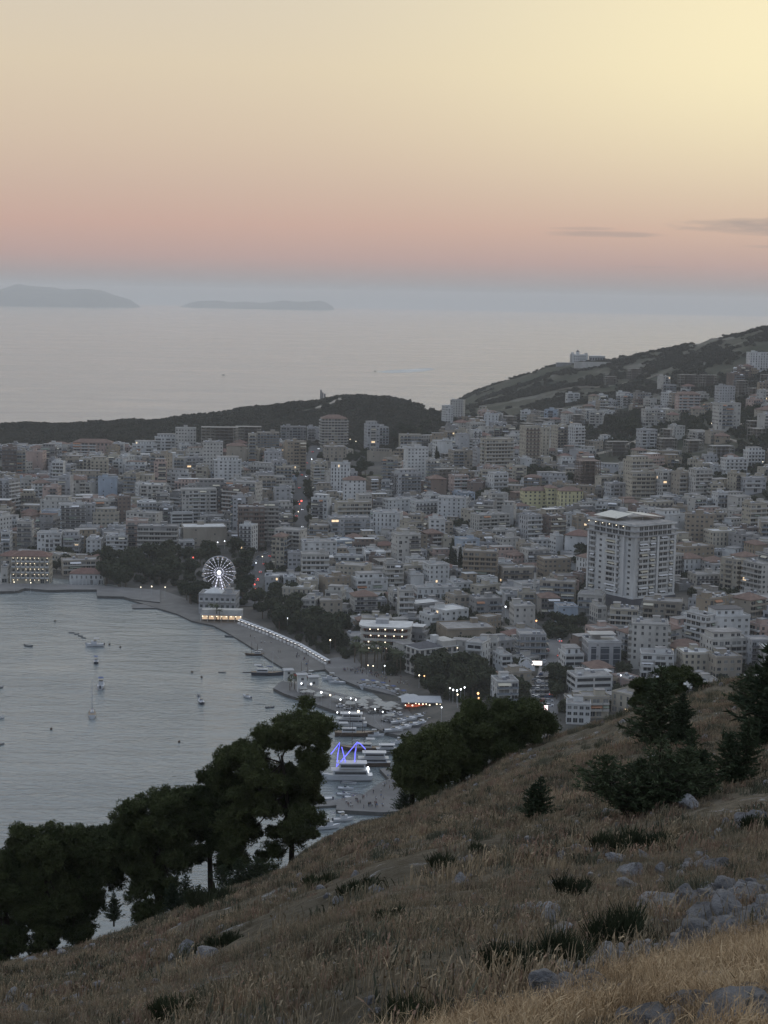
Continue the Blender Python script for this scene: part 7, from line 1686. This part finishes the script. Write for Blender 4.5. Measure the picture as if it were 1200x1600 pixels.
def far_fn(x, y):
    if fbm(x*.16+5, y*.16, 3) < -.09+RG.uniform(-.1, .1): return
    z = Zt(x, y); fp_.append((x, y, z)); fs_.append(RG.uniform(.6, 1.3)*(1+fbm(x*.1, y*.1+3, 2)*1.0))
    if RG.random() < .05: vp.append((x, y, z)); vs_.append(RG.uniform(.05, .2))
dens_pts(30, 104, 7.5, far_fn); dens_pts(104, 125, 2.5, far_fn)
for a, b_, n_, sp__ in (((845, 1556), (1075, 1476), 700, 13), ((1075, 1474), (1205, 1432), 600, 15), ((1015, 1427), (1190, 1387), 500, 14), ((560, 1580), (840, 1530), 60, 20)):
    for _ in range(n_):
        t = RG.random(); px = a[0]+(b_[0]-a[0])*t+RG.gauss(0, sp__); py = a[1]+(b_[1]-a[1])*t+RG.gauss(0, sp__*.7); q_ = hg(px, py)
        if q_.y < 90: vp.append(tuple(q_)); vs_.append(RG.uniform(1.2, 6.0)*q_.y/FPX)
lowb = [blade_src('low_plant', 170, .08, .26, .008, .24, GM4, 61+i, .1, .5) for i in range(3)]; lp, ls = [], []
for _ in range(1500):
    y = math.sqrt(RG.uniform(36, 104**2)); x = RG.uniform(-.27, .27)*y; k_ = fbm(x*.22+40, y*.22, 3)
    if k_ < .07 or is_gold(*proj((x, y, Zt(x, y)))[:2]): continue
    lp.append((x, y, Zt(x, y)-.03)); ls.append(RG.uniform(.5, 1.15)*(1+y/110))
scatter('low_scrub_vegetation', lp, ls, lowb, 'low grey green scrub dotted through the dry grass', 12)
scatter('dry_grass', gp+fp_[:0], gs, tuft, 'dry brown grass and herbs covering the near slope', 5, tilt=.12); scatter('grass', fp_, fs_, farT, 'brown grass on the farther part of the slope', 6, tilt=.12)
scatter('golden_grass', op, os_, gold, 'golden straw grass in the bottom corner', 7, tilt=.2); scatter('tall_weeds', sp_, ss_, stalk, 'tall dry seed stalks rising over the grass', 8)
scatter('gravel', vp, vs_, [bpy.data.objects.new('stone', RM[i]) for i in range(4)], 'loose small limestone gravel between the grass', 9, tilt=.5)

# ---- every repeat gets a label of its own, counted from the bay side
_ones = 'first second third fourth fifth sixth seventh eighth ninth'.split(); _tens = {20: 'twenty', 30: 'thirty', 40: 'forty', 50: 'fifty', 60: 'sixty', 70: 'seventy'}
_teen = 'tenth eleventh twelfth thirteenth fourteenth fifteenth sixteenth seventeenth eighteenth nineteenth'.split()
def ordinal(n):
    if n < 10: return _ones[n-1]
    if n < 20: return _teen[n-10]
    t_, o_ = n//10*10, n % 10; return (_tens[t_][:-1]+'ieth') if not o_ else _tens[t_]+'-'+_ones[o_-1]
bpy.context.view_layer.update(); _by = {}
for o in COL.objects:
    if o.parent is None and o.get('label') and o.get('category') not in (None, 'person') and o.get('kind') is None: _by.setdefault(o['label'], []).append(o)
for lab, L in _by.items():
    if len(L) > 1 and len(L) < 80:
        L.sort(key=lambda o: proj(o.location)[0])
        for i, o in enumerate(L): o['label'] = ' '.join((lab+', '+ordinal(i+1)+' counted from the bay').split()[:16]) if len(lab.split()) <= 11 else ordinal(i+1)+' '+lab
